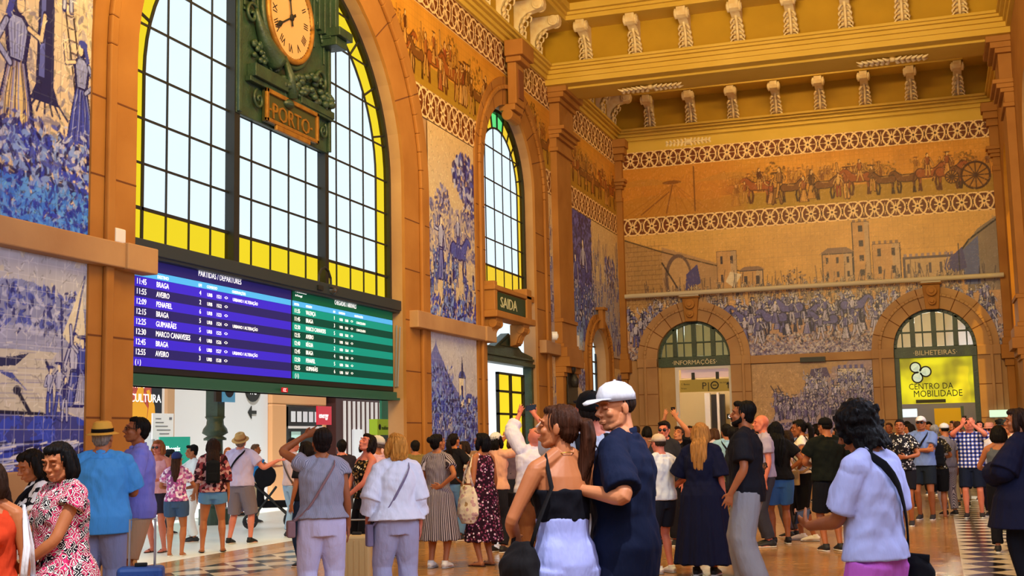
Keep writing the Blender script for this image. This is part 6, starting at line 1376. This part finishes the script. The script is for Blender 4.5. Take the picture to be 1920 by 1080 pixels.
# --- foreground
a = P(118, 828, 'woman in pink, black and white swirled blouse with short black hair, nearest on the left', D=6.9, f=118, look=(25, -12), skin='b', hair=('bob', '0c0a0c'),
      top=('tee', cloth('16101c', 'geo', ('d8326a', '16101c', 'b02050'), 24), dict(sleeve=.28, hem=.84, ease=.035, flare=.03)), bottom=('trousers', cloth('1a1a26')), arms=('down', 'belly'), bulk=1.12, vox=.0042)
a = P(72, 842, 'woman with dark hair and black and white top, half hidden behind the pink patterned blouse', D=8.3, f=100, look=(20, -20), hair=('long', '140e0c', '', 1.2), top=('tee', cloth('e8e4e8', 'patch', (black, 'e8e4e8'), 22)), bottom=('shorts', cloth('d8c8a8')), arms=('hold', 'hold'), skin='b')
crossbody(a, 1, black, 'small black shoulder bag of the half hidden woman at far left', hipz=.95)
a = P(-14, 862, 'woman in an orange-red top cut off by the left edge of the view', D=6.6, f=160, hair=('long', '2a1810', '', 1.2), top=('tank', cloth('c03a1c')), bottom=('skirt', cloth('e0dce8'), dict(end=.45)), arms=('down', 'down'), skin='b')
tote(a, -1, 'd8d8e4', 'white cloth bag on the arm of the woman at the left edge', z=.80)
a = P(192, 783, 'man in straw hat with black band and sky blue short sleeved shirt seen from behind', D=10.6, f=-12, sex='m', skin='b', hair=('crew', '8a8078'), hat=('straw', 'd8a848', '14100e'), top=('shirt', cloth('4a9ae8'), dict(hem=.80, ease=.045, flare=.02, sleeve=.85)), bottom=('trousers', cloth('8a90b8'), dict(ease=.03)), arms=('phone', 'down'), bulk=1.12, look=(-8, 5), hold=('r', 'r', 'h', 'phone held by the man in the straw hat and blue shirt'))
a = P(258, 783, 'man with glasses and open lavender shirt looking up to the left', D=11.4, f=95, sex='m', skin='c', hair=('crew', '14100e'), top=('shirt', cloth('7a80e0'), dict(hem=.84, ease=.04, sleeve=1.5)), bottom=('shorts', cloth('b89878'), dict(end=.5)), arms=('down', 'hold'), look=(5, 10), extras=('glasses',))
suitcase(*at_depth(268, 815, 10.2).xy, .5, '1a4a98', 'blue cabin suitcase with raised handle beside the man in the blue shirt', h=.50)
# --- in the opening
a = P(298, 824, 'woman with sunglasses and orange top in the opening, behind the lavender shirt', feet=(300, 1033), f=150, hair=('bob', 'a05a30'), top=('tank', cloth('e8a8b0')), bottom=('shorts', cloth('302838')), extras=('sunglasses',), arms=('down', 'hold'), skin='r', shoe=('sandal', '3a2018'))
a = P(332, 846, 'girl in navy cap, pink flowered top and denim shorts seen from behind', feet=(332, 1040), f=-10, hair=('cappedlong', '3a2218'), hat=('cap', '28346a', 'x'), top=('tee', cloth('d8a8c8', 'patch', ('c060a0', 'ecdcec', '8a4a80'), 26)), bottom=('shorts', cloth('3c5478'), dict(end=.66)), arms=('hold', 'hold'), shoe=('sandal', 'e8e4e0'), look=(-5, 12))
a = P(400, 822, 'woman with waist-long dark hair and denim shorts seen from behind', feet=(402, 1033), f=0, hair=('long', '2a160e', '', 1.05), top=('tee', cloth('5a2834', 'patch', ('8a3a44', 'c09090', '2a1018'), 20), dict(ease=.035, sleeve=1.2)), bottom=('shorts', cloth('5a88b8'), dict(end=.74)), stance=(.15, .02), shoe=('sandal', '18140f'), look=(0, 10), skin='b')
backpack(a, '101014', 'small black backpack on the long-haired woman in denim shorts', .8)
a = P(452, 809, 'man in straw hat, pale shirt and grey cargo shorts at the middle of the opening', feet=(440, 1018), f=-30, sex='m', hair=('crew', '8a7060'), hat=('straw', 'd0a060', 'a87848'), top=('tee', cloth('c8b8d8'), dict(ease=.035)), bottom=('shorts', cloth('7a6e78'), dict(end=.46, ease=.04)), arms=('side', 'hold'), look=(15, 25), bulk=1.1, stance=(.15, .06), shoe=('sneaker', '1c1c1e'), skin='r')
crossbody(a, -1, black, 'wide black belt bag worn by the man in grey cargo shorts', (.16, .06, .07), hipz=1.02, yoff=-.04)
a = P(362, 834, 'man in white shirt rubbing his face in the sunny concourse', D=20, f=105, sex='m', hair=('short', '14100e'), top=T('e8ecf0'), bottom=('trousers', cloth('f0f0ee')), arms=('chin', 'down'), vox=.011)
a = P(478, 832, 'man in bright blue polo shirt pushing a stroller in the concourse', D=24.6, f=-100, sex='m', hair=('crew', '6a5040'), top=T('2a8ae0'), bottom=('trousers', cloth('c8b898')), arms=('reach', 'reach'), vox=.011)
st = tag(empty('stroller', (*at_depth(508, 815, 22.8).xy, 0), .5), 'black pushchair with grey wheels in the sunny concourse', 'stroller')
Acc().tube([(-.5, -.2, 1.0), (.35, -.2, .2)], .02, 8).tube([(-.5, .2, 1.0), (.35, .2, .2)], .02, 8).tube([(-.5, -.2, 1.0), (-.5, .2, 1.0)], .02, 8).tube([(.1, -.2, .75), (-.35, -.2, .16)], .02, 8).tube([(.1, .2, .75), (-.35, .2, .16)], .02, 8).obj('chassis', ironblk, st)
add_obj('seat', remeshed(Acc().box(-.15, .3, -.18, .18, .38, .5).box(-.25, -.12, -.18, .18, .4, .95).tube([(-.1, -.18, .95), (-.1, .18, .95)], .2, 12), .02, 3), cloth('18181c'), st)
for xx in (-.36, .36):
    for yy in (-.22, .22): Acc().tube([(xx+.11*math.cos(i*PI/8), yy, .15+.11*math.sin(i*PI/8)) for i in range(17)], .026, 8).tube([(xx-.1, yy, .15), (xx+.1, yy, .15)], .01, 6).tube([(xx, yy, .05), (xx, yy, .25)], .01, 6).obj('wheel', M('tyre_grey', '202024', .7), st, smooth=True)
a = P(548, 822, 'man in pale top and light jeans with a brown waist pouch, in the opening', feet=(545, 1006), f=-60, sex='m', hair=('short', '2a1a12'), top=T('d8b8b8', ease=.03), bottom=('trousers', cloth('9ab4d0'), dict(ease=.03)), arms=('hold', 'phone'), skin='r', look=(0, -5))
crossbody(a, 1, '5a4a44', 'brown pouch worn by the man in light jeans')
a = P(575, 826, 'dark dressed woman mostly hidden behind the knitted white top', D=15.6, f=40, hair=('bob', '1a1210'), top=T('181820'), bottom=('trousers', cloth('1a2a48')), arms=('hold', 'down'))
tote(a, 1, '14141c', 'large black tote bag hanging beside the light jeans', z=.78, w=.2, h=.22)
a = P(450, 838, 'person in purple and white seen small at the back of the concourse', D=27, f=120, hair=('short', '3a2a30'), top=T('a888b8'), bottom=('trousers', cloth('5a5068')), vox=.012)
a = P(428, 838, 'person with orange scarf at the back of the concourse behind the column', D=28, f=170, hair=('bob', '8a4a28'), top=T('d87858'), bottom=('trousers', cloth('5a3a30')), vox=.012)
a = P(318, 838, 'person with black umbrella hat near the teal banner', D=22, f=-80, hair=('capped', '14100e'), hat=('sunhat', '20242c'), top=T('303a4a'), bottom=('trousers', cloth('2a2a30')), vox=.012)
# --- women looking up, centre left
a = P(603, 806, 'woman in ribbed pale knit top and white trousers shading her eyes, seen from behind', D=10.4, f=6, skin='c', hair=('short', '1c1414'), top=('tee', cloth('a4a4b8', 'vstripe', ('747690',), 18), dict(sleeve=.25, ease=.035, hem=.94)), bottom=('trousers', cloth('c8c4ea'), dict(ease=.022, end=.1)), arms=('down', 'head'), look=(6, 14), bulk=1.14, stance=(.12, .02), vox=.006)
crossbody(a, -1, '8a6a70', 'thin mauve shoulder bag over the ribbed knit top', (.09, .035, .07), hipz=.92, strapr=(.011, .005))
a = P(686, 816, 'woman in black and gold patterned sleeveless top and black trousers gazing up', feet=(712, 1078), f=118, skin='r', hair=('bob', '1a1210'), top=('tank', cloth('14100e', 'floral', ('c8a468', 'e8dcc0', '8a6a3a'), 26), dict(hem=.95)), bottom=('trousers', cloth('101016'), dict(ease=.025)), arms=('belly', 'belly'), look=(10, 26), bulk=1.05, shoe=('sneaker', '14141c'))
a = P(706, 814, 'man in white cap and pinkish shirt with raised arm behind the gold patterned top', D=15.5, f=60, sex='m', hair=('capped', '6a5a50'), hat=('cap', 'c8c4bc'), top=T('d0a8b8'), bottom=('trousers', cloth('5a5060')), arms=('head', 'down'), look=(0, 15))
suitcase(*at_depth(668, 815, 13.2).xy, .2, 'c0a878', 'beige cabin suitcase between the white trousers and black trousers', h=.50, w=.34, handle=.2)
a = P(742, 815, 'blonde woman in white blouse and pale lilac trousers seen from behind', D=10.7, f=14, skin='r', hair=('bob', 'c8883c'), top=('long', cloth('dce0f4'), dict(ease=.042, flare=.03, hem=.92, sleeve=1.55, cuff=.02)), bottom=('trousers', cloth('a8a8cc'), dict(ease=.024)), arms=('down', 'relax'), look=(18, 18), bulk=1.10, stance=(.12, -.03), vox=.006)
crossbody(a, -1, '7a7090', 'small grey-lilac pouch on a long strap over the white blouse', (.05, .03, .10), hipz=.88, strapr=(.011, .004))
a = P(733, 822, 'woman in beige and olive stripes between the blonde and the dotted dress', D=16.5, f=30, hair=('bob', '6a4a30'), top=('long', cloth('b89a6a', 'vstripe', ('6a5a38',), 6)), bottom=('trousers', cloth('6a5a50')), look=(0, 15))
a = P(820, 814, 'woman in grey dress with pleated striped skirt and hand on hip, seen from behind', feet=(825, 1062), f=-25, skin='b', hair=('bun', '120e10'), top=('dress', cloth('3c343c', 'vstripe', ('b0a4ac', ), 9), dict(end=.36, r=.10, sleeve=.5)), bottom=('none', None), arms=('backhip', 'down'), look=(-30, 12), shoe=('sneaker', 'e8e4e0'))
a = P(851, 813, 'woman in black t-shirt and blue jeans behind the striped dress', feet=(852, 1012), f=-40, hair=('ponytail', '1a1210'), top=T('16141a'), bottom=('trousers', cloth('5a80b0')), arms=('strap', 'hip'), look=(0, 12))
crossbody(a, 1, '6a3a28', 'brown leather pouch on the woman in the black t-shirt')
a = P(904, 812, 'woman with thick black bob and long maroon flowered dress', feet=(905, 1058), f=48, skin='b', hair=('bob', '0c0a10'), top=('dress', cloth('2a1020', 'floral', ('c078a0', 'e8c8d8', '7a3050'), 30), dict(end=.32, r=.08, sleeve=0)), bottom=('none', None), arms=('down', 'down'), look=(8, 8), shoe=('sandal', '3a1c18'), bulk=1.05)
tote(a, -1, 'e4d4bc', 'cream flowered cloth tote bag hanging beside the maroon dress', z=.80, w=.19, h=.24, pat=cloth('e4d4bc', 'floral', ('a88860', 'c8a0a0'), 16))
a = P(930, 808, 'person in dark shorts holding a phone up behind the maroon dress', D=17, f=-35, hair=('bob', '14100e'), hat=('cap', 'd8d4d8'), top=T('e0a890'), bottom=('trousers', cloth('22222c')), arms=('shoot', 'shoot'), hold=('r', 'r', 'v', 'phone held up behind the maroon dress'), look=(0, 12))
a = P(872, 826, 'woman with a pale scarf glimpsed between the black t-shirt and maroon dress', D=20, f=90, hair=('bob', '2a1c18'), top=T('c8b8b0'), bottom=('trousers', cloth('4a4048')), arms=('phone', 'phone'), vox=.011)
a = P(778, 826, 'man in olive shirt far behind the white blouse', D=20, f=20, sex='m', hair=('short', '1a1410'), top=T('7a6a40'), bottom=('trousers', cloth('3a3430')), vox=.011)
a = P(1000, 806, 'balding man in white kaftan shirt leaning back to photograph the ceiling', D=15.0, f=20, sex='m', skin='r', hair=('bald', '8a7a70'), top=('long', cloth('e4e0f4'), dict(sleeve=1.5, ease=.05, flare=.03, hem=.82)), bottom=('trousers', cloth('7a4a28'), dict(ease=.035)), arms=('high', 'high'), look=(0, 38), hold=('r', 'r', 'h', 'phone held high by the balding man in white'), bulk=1.1)
crossbody(a, -1, '14141c', 'black shoulder bag of the balding man in white')
# --- the couple
a = P(1052, 758, 'young woman with ponytail, black cropped top and pale blue trousers, nearest in the centre', D=6.2, f=32, skin='b', hair=('ponytail', '3a1e12'), top=('bandeau', cloth('0c0c16')), bottom=('trousers', cloth('9aa2e2'), dict(waist=1.15, ease=.022, end=.1)), arms=('relax', ((.15, .20, 1.0), (1, -.7, 0), (-.3, .8, -.2), (-1, 0, 0), .4)), look=(48, 6), vox=.0040, shoe=('sneaker', 'e8e4e0'))
sb = empty('shoulder_bag'); sb.matrix_world = a['M']; tag(sb, 'large black shoulder bag hanging on the ponytailed woman', 'bag'); mt = cloth('141216')
A_ = Acc(); A_.tube([(-.24, -.02, .66), (-.27, -.02, .76), (-.27, -.02, .95), (-.255, -.02, 1.04)], [(.10, .05), (.17, .085), (.14, .07), (.07, .03)], 16, side=(0, 1, 0)); add_obj('sack', remeshed(A_, .010, 4, fold(.006, 'shirt', 1)), mt, sb)
Acc().tube([(-.265, -.10, .99), (-.22, -.13, 1.15), (-.135, -.115, 1.30), (-.115, -.03, 1.455), (-.125, .08, 1.34), (-.20, .13, 1.12), (-.265, .07, .99)], (.019, .006), 8, side=(0, 1, 0)).obj('strap', mt, sb, smooth=True)
nc = Acc().tube([(.062*math.cos(i*PI/10), -.006+.062*math.sin(i*PI/10), 1.452+.02*math.sin(-i*PI/10)) for i in range(21)], .0025, 6).obj('necklace', M('gold_chain', 'c89840', .3, metal=.8), a['root'], smooth=True)
a = P(1165, 705, 'tall young man in white baseball cap and dark navy polo shirt, nearest in the centre', D=6.35, f=74, sex='m', skin='a', hair=('capped', '2a1a12'), hat=('cap', 'c4c4ce'), top=('shirt', cloth('0c1530'), dict(ease=.03, hem=.78, sleeve=.85)), bottom=('trousers', cloth('141c38'), dict(ease=.03)), arms=('down', ((.25, .12, 1.20), (.4, -1, -.1), (-.3, 1, .1), (-1, 0, 0), .35)), look=(52, -5), vox=.0040, bulk=1.08)
a = P(1108, 728, 'man in black cap and pale grey t-shirt photographing between the couple', D=7.4, f=8, sex='m', skin='r', hair=('capped', '1a1412'), hat=('cap', '0c0c10'), top=T('b8bccc', ease=.03), bottom=('shorts', cloth('20202c')), arms=(((.04, .21, 1.56), (1, 0, -.8), (-.35, .2, .9), (-.3, -.9, .1), .8),)*2, look=(10, 14), bulk=1.05, vox=.006)
backpack(a, '16161c', 'black backpack of the man in the black cap between the couple', .8)
# --- right of the couple
a = P(1236, 808, 'short man in white cap and white t-shirt just right of the navy polo', D=14.0, f=40, sex='m', skin='r', hair=('capped', '3a2a20'), hat=('cap', 'd0b8a0'), top=T('e0e4ec', ease=.035), bottom=('shorts', cloth('22242e')), arms=('hip', 'down'), shoe=('sneaker', 'e8e4e0'))
a = P(1246, 790, 'woman with dark glasses behind the short man in white', D=17.5, f=165, skin='r', hair=('short', '140e0c'), top=T('2a2a34'), bottom=('trousers', cloth('20202a')), extras=('sunglasses',))
a = P(1272, 803, 'man all in black raising a phone above his head by the left end door', feet=(1262, 1012), f=150, sex='m', skin='a', hair=('short', '3a2a22'), top=T('101018', ease=.04), bottom=('shorts', cloth('101018'), dict(end=.52, ease=.04)), arms=('high', 'high'), look=(0, 25), hold=('r', 'l', 'v', 'phone raised by the man in black by the left end door'), shoe=('sneaker', '7a6a60'))
a = P(1314, 792, 'woman with long wavy blonde hair and ankle-length navy dress seen from behind', feet=(1312, 1076), f=-14, skin='r', hair=('long', 'a8743c', '', 1.15), top=('dress', cloth('101430'), dict(end=.14, r=.13, sleeve=1.0, ease=.045, cuff=.04)), bottom=('none', None), arms=('down', 'hold'), look=(20, 6), bulk=1.1, vox=.0065)
a = P(1362, 796, 'man in light blue shirt and camouflage trousers with a dark strap, seen from behind', feet=(1368, 994), f=15, sex='m', skin='c', hair=('short', '14100e'), top=T('88b0d0', ease=.035), bottom=('trousers', cloth('8a7a58', 'camo', ('5a5038', 'b0a078', '3a3428'), 16), dict(ease=.03)), arms=('down', 'strap'), look=(0, 5))
crossbody(a, 1, '1a1a20', 'black sling bag on the light blue shirt')
a = P(1396, 754, 'tall bearded man in black t-shirt and loose grey trousers, in profile facing left', D=12.1, f=80, sex='m', skin='c', hair=('short', '0e0a0a'), top=('tee', cloth('16161e'), dict(ease=.04, hem=.82, sleeve=.75)), bottom=('trousers', cloth('8a8a92'), dict(ease=.045, flare=.03)), arms=('down', 'relax'), look=(8, 8), extras=('beard',), vox=.006, stance=(.10, .06))
a = P(1378, 800, 'person using a phone beside the bearded man', D=15.2, f=-70, sex='m', skin='d', hair=('short', '14100e'), top=('long', cloth('20242c')), bottom=('trousers', cloth('2a2a30')), arms=('phone', 'down'), hold=('r', 'r', 'h', 'phone lit in the dark hand beside the bearded man'))
a = P(1430, 780, 'bald red-faced man behind the bearded man', D=17.0, f=100, sex='m', skin='r', hair=('bald', '8a5a48'), top=('tee', cloth('a8a0c0')), bottom=('trousers', cloth('3a3a48')), arms=('down', 'down'), look=(0, 5))
a = P(1455, 790, 'woman with very long black hair, black top and blue denim shorts', feet=(1456, 1018), f=12, skin='c', hair=('long', '08080c', '', 1.02), top=('tee', cloth('101016'), dict(ease=.04)), bottom=('shorts', cloth('3c6cb0'), dict(end=.56, ease=.035)), arms=('hip', 'down'), shoe=('sneaker', '14141c'), look=(-10, 5), bulk=1.05)
a = P(1503, 786, 'woman in white t-shirt and black cropped trousers, hand on hip, in profile facing left', feet=(1512, 1012), f=82, skin='c', hair=('ponytail', '100c0c'), top=('tee', cloth('e8dcd4'), dict(sleeve=.3, hem=.95)), bottom=('trousers', cloth('101016'), dict(end=.36, ease=.022)), arms=('down', 'hip'), look=(10, -6), bulk=1.12, shoe=('sneaker', 'e8e4e0'), stance=(.10, .10))
backpack(a, '0e1216', 'large black backpack on the woman in the white t-shirt', 1.05, 1.14)
crossbody(a, -1, 'b89a6a', 'woven straw bag of the woman in the white t-shirt', (.10, .05, .10), hipz=.98, yoff=.12)
a = P(1476, 806, 'woman in pink holding up her arm beyond the long black hair', D=18.5, f=60, skin='r', hair=('bob', '2a1c16'), top=T('d8b0c0'), bottom=('trousers', cloth('4a4450')), arms=('shoot', 'down'))
a = P(1550, 778, 'man in black cap and dark green-black t-shirt with a wristwatch, seen from behind', D=16.2, f=25, sex='m', skin='b', hair=('capped', '14100e'), hat=('cap', '0c0c10'), top=T('101614', ease=.045), bottom=('shorts', cloth('14161e'), dict(end=.5, ease=.04)), arms=('hip', 'hold'), bulk=1.1, look=(20, 0))
a = P(1574, 800, 'person in grey print far behind the man in the black cap', D=20.5, f=70, hair=('bob', '14100e'), top=('tee', cloth('8a90a0', 'patch', ('c0c8d8', '4a5060'), 18)), bottom=('trousers', cloth('a8b8d0')), vox=.011)
# --- foreground right
a = P(1628, 760, 'person with thick curly black hair, white t-shirt and magenta-pink trousers, nearest on the right', D=6.2, f=62, sex='m', skin='c', hair=('curly', '0c0a0c'), top=('tee', cloth('b4bcf2'), dict(ease=.03, hem=.92, sleeve=.80)), bottom=('trousers', cloth('c060c8'), dict(ease=.03, waist=.98)), arms=('down', ((.08, .32, 1.08), (.5, -.6, -1), (-.3, .8, .25), (-.6, -.3, .5), .9)), look=(10, -22), vox=.0042, bulk=.98, hold=('r', 'l', 'h', 'black phone in the hand of the curly-haired person'))
crossbody(a, 1, '101016', 'black crossbody bag of the curly-haired person in the white t-shirt', (.12, .05, .12), hipz=.92, yoff=-.08, strapr=(.022, .006), soft=True)
# --- crowd at the right end
a = P(1688, 786, 'woman in black and white printed t-shirt facing the camera, hair tied back', feet=(1690, 985), f=172, skin='c', hair=('bun', '14100e'), top=('tee', cloth('181820', 'floral', ('181820', 'd8d4d0', '8a8890'), 30), dict(ease=.035)), bottom=('shorts', cloth('14141c')), arms=('down', 'hold'), look=(0, 6))
a = P(1728, 778, 'man in white cap and blue-grey shirt with folded arms facing the camera', D=21.5, f=170, sex='m', skin='c', hair=('capped', '14100e'), hat=('cap', 'd8d4d8'), top=T('6a80b8', ease=.035), bottom=('shorts', cloth('18202c')), arms=('cross', 'cross'), look=(0, 8), extras=('sunglasses',))
crossbody(a, 1, '14141c', 'dark sling across the man with folded arms')
a = P(1752, 798, 'grey-haired person in printed top and dark shorts seen from behind', feet=(1752, 970), f=5, skin='c', hair=('short', '8a8888'), top=('tee', cloth('2a241c', 'floral', ('b8a878', 'd8ccb0', '5a5038'), 22)), bottom=('shorts', cloth('101014'), dict(end=.50, ease=.035)), arms=('hold', 'down'), look=(0, 14), shoe=('sandal', 'b88a4a'))
backpack(a, '101014', 'black backpack on the grey-haired person', 1.0, 1.16)
a = P(1708, 794, 'woman with dark hair glimpsed between the printed t-shirt and the folded arms', D=25, f=100, hair=('bob', '1a1210'), top=T('b05060'), bottom=('trousers', cloth('2a2a30')), vox=.012)
a = P(1772, 790, 'person in white cap and grey shirt left of the checked shirt', D=22.5, f=30, sex='m', hair=('capped', '14100e'), hat=('cap', 'dcdce4'), top=T('7a7a90'), bottom=('trousers', cloth('6a6478', 'vstripe', ('c8c4d0',), 8)), vox=.011)
a = P(1818, 786, 'man in blue and white checked shirt and navy shorts raising both arms to photograph', feet=(1820, 970), f=176, sex='m', skin='r', hair=('crew', '5a4030'), top=('shirt', cloth('e4e4f0', 'plaid', ('4a58b0', '1c2048'), 15), dict(ease=.035, hem=.86)), bottom=('shorts', cloth('121a30'), dict(end=.52, ease=.035)), arms=('shoot', 'shoot'), look=(0, 20), hold=('r', 'r', 'v', 'phone held up by the man in the checked shirt'), bulk=1.1, stance=(.12, .03))
a = P(1856, 788, 'woman in pink sun visor and sunglasses right of the checked shirt', D=22, f=160, skin='r', hair=('capped', '5a3a28'), hat=('sunhat', 'c88a78'), top=T('e0dce0'), bottom=('trousers', cloth('2a2430')), extras=('sunglasses',), arms=('phone', 'down'))
a = P(1872, 796, 'person in grey sleeveless top with curly dark hair seen from behind', D=15.5, f=0, skin='b', hair=('bob', '14100e'), top=('tank', cloth('5a6068'), dict(hem=.95)), bottom=('trousers', cloth('14141c')), arms=('hold', 'hold'))
a = P(1893, 782, 'man in dark cap and beige shirt near the right edge', D=18.5, f=110, sex='m', skin='b', hair=('capped', '14100e'), hat=('cap', '2a3030'), top=T('d8b898', ease=.035), bottom=('trousers', cloth('3a3430')), arms=('phone', 'phone'))
a = P(1914, 764, 'person in loose dark navy coat cut off by the right edge of the view', D=11.5, f=70, skin='b', hair=('bob', '2a1a14'), top=('long', cloth('12142c'), dict(ease=.075, flare=.08, hem=.62, cuff=.03)), bottom=('trousers', cloth('14141c')), arms=('hold', 'hold'), look=(15, 0))
# --- far crowd filling the end of the hall
far = [(1214, 798, 26, 20, 'f', 'bob', '8a5a4a', 'dark hair and rust top'), (1296, 800, 29, 150, 'm', 'short', '4a5a7a', 'short hair and slate shirt'), (1340, 802, 24, 60, 'f', 'bob', 'c8b8c0', 'pale top'), (1386, 804, 28, 170, 'm', 'crew', '8a3a30', 'red-brown shirt'),
       (1420, 803, 27, 100, 'f', 'bun', '3a3a48', 'hair bun and charcoal top'), (1444, 800, 30, 20, 'm', 'short', 'd8d4d0', 'white shirt'), (1490, 798, 26, 165, 'f', 'long', '6a7aa0', 'long hair and blue top'), (1528, 797, 28, 90, 'f', 'bob', 'b8908a', 'dusty pink top'),
       (1588, 795, 25, 175, 'm', 'short', '2a3a3a', 'dark teal shirt'), (1608, 798, 31, 40, 'f', 'bob', 'd0c0a0', 'cream top'), (1668, 792, 29, 160, 'm', 'crew', '3a3440', 'plum shirt'), (1702, 790, 32, 10, 'f', 'long', 'c8c4d4', 'long hair and lilac top'),
       (1742, 791, 30, 175, 'm', 'short', '8a8a5a', 'olive shirt'), (1788, 790, 28, 120, 'f', 'bob', 'a84a4a', 'red top'), (1797, 789, 25, 20, 'm', 'crew', '2c2c38', 'black shirt'), (1838, 790, 27, 170, 'f', 'long', '4a4a6a', 'indigo top'),
       (1876, 786, 26, 60, 'm', 'short', 'b8a088', 'tan shirt'), (1188, 800, 24, 100, 'm', 'short', '3a4048', 'grey shirt'), (960, 818, 22, 40, 'f', 'bob', '5a4a5a', 'mauve top'), (640, 826, 19, 10, 'm', 'short', '2a2430', 'dark shirt')]
for i, (x, yt, D, f_, sx, hk, c, d) in enumerate(far):
    hc_ = ('14100e', '2a1a12', '4a3020', '14100e')[i % 4]
    nearby = ('left of the tall bearded man' if x < 1390 and x > 1180 else 'left of the curly-haired person' if 1390 <= x < 1620 else 'near the right end door' if x >= 1620 else 'behind the centre of the crowd' if x > 900 else 'behind the ribbed knit top')
    P(x, yt, 'distant onlooker with %s, %s' % (d, nearby), D=D, f=f_, sex=sx, hair=(hk, hc_), top=T(c), bottom=(('trousers', 'shorts')[i % 2], cloth(('20242c', '4a4a58', '8a8070')[i % 3])), arms=(('down', 'hold', 'shoot')[i % 3], ('down', 'strap')[i % 2]), skin='abcr'[i % 4], look=(0, 14 if i % 2 else 0), vox=.013)
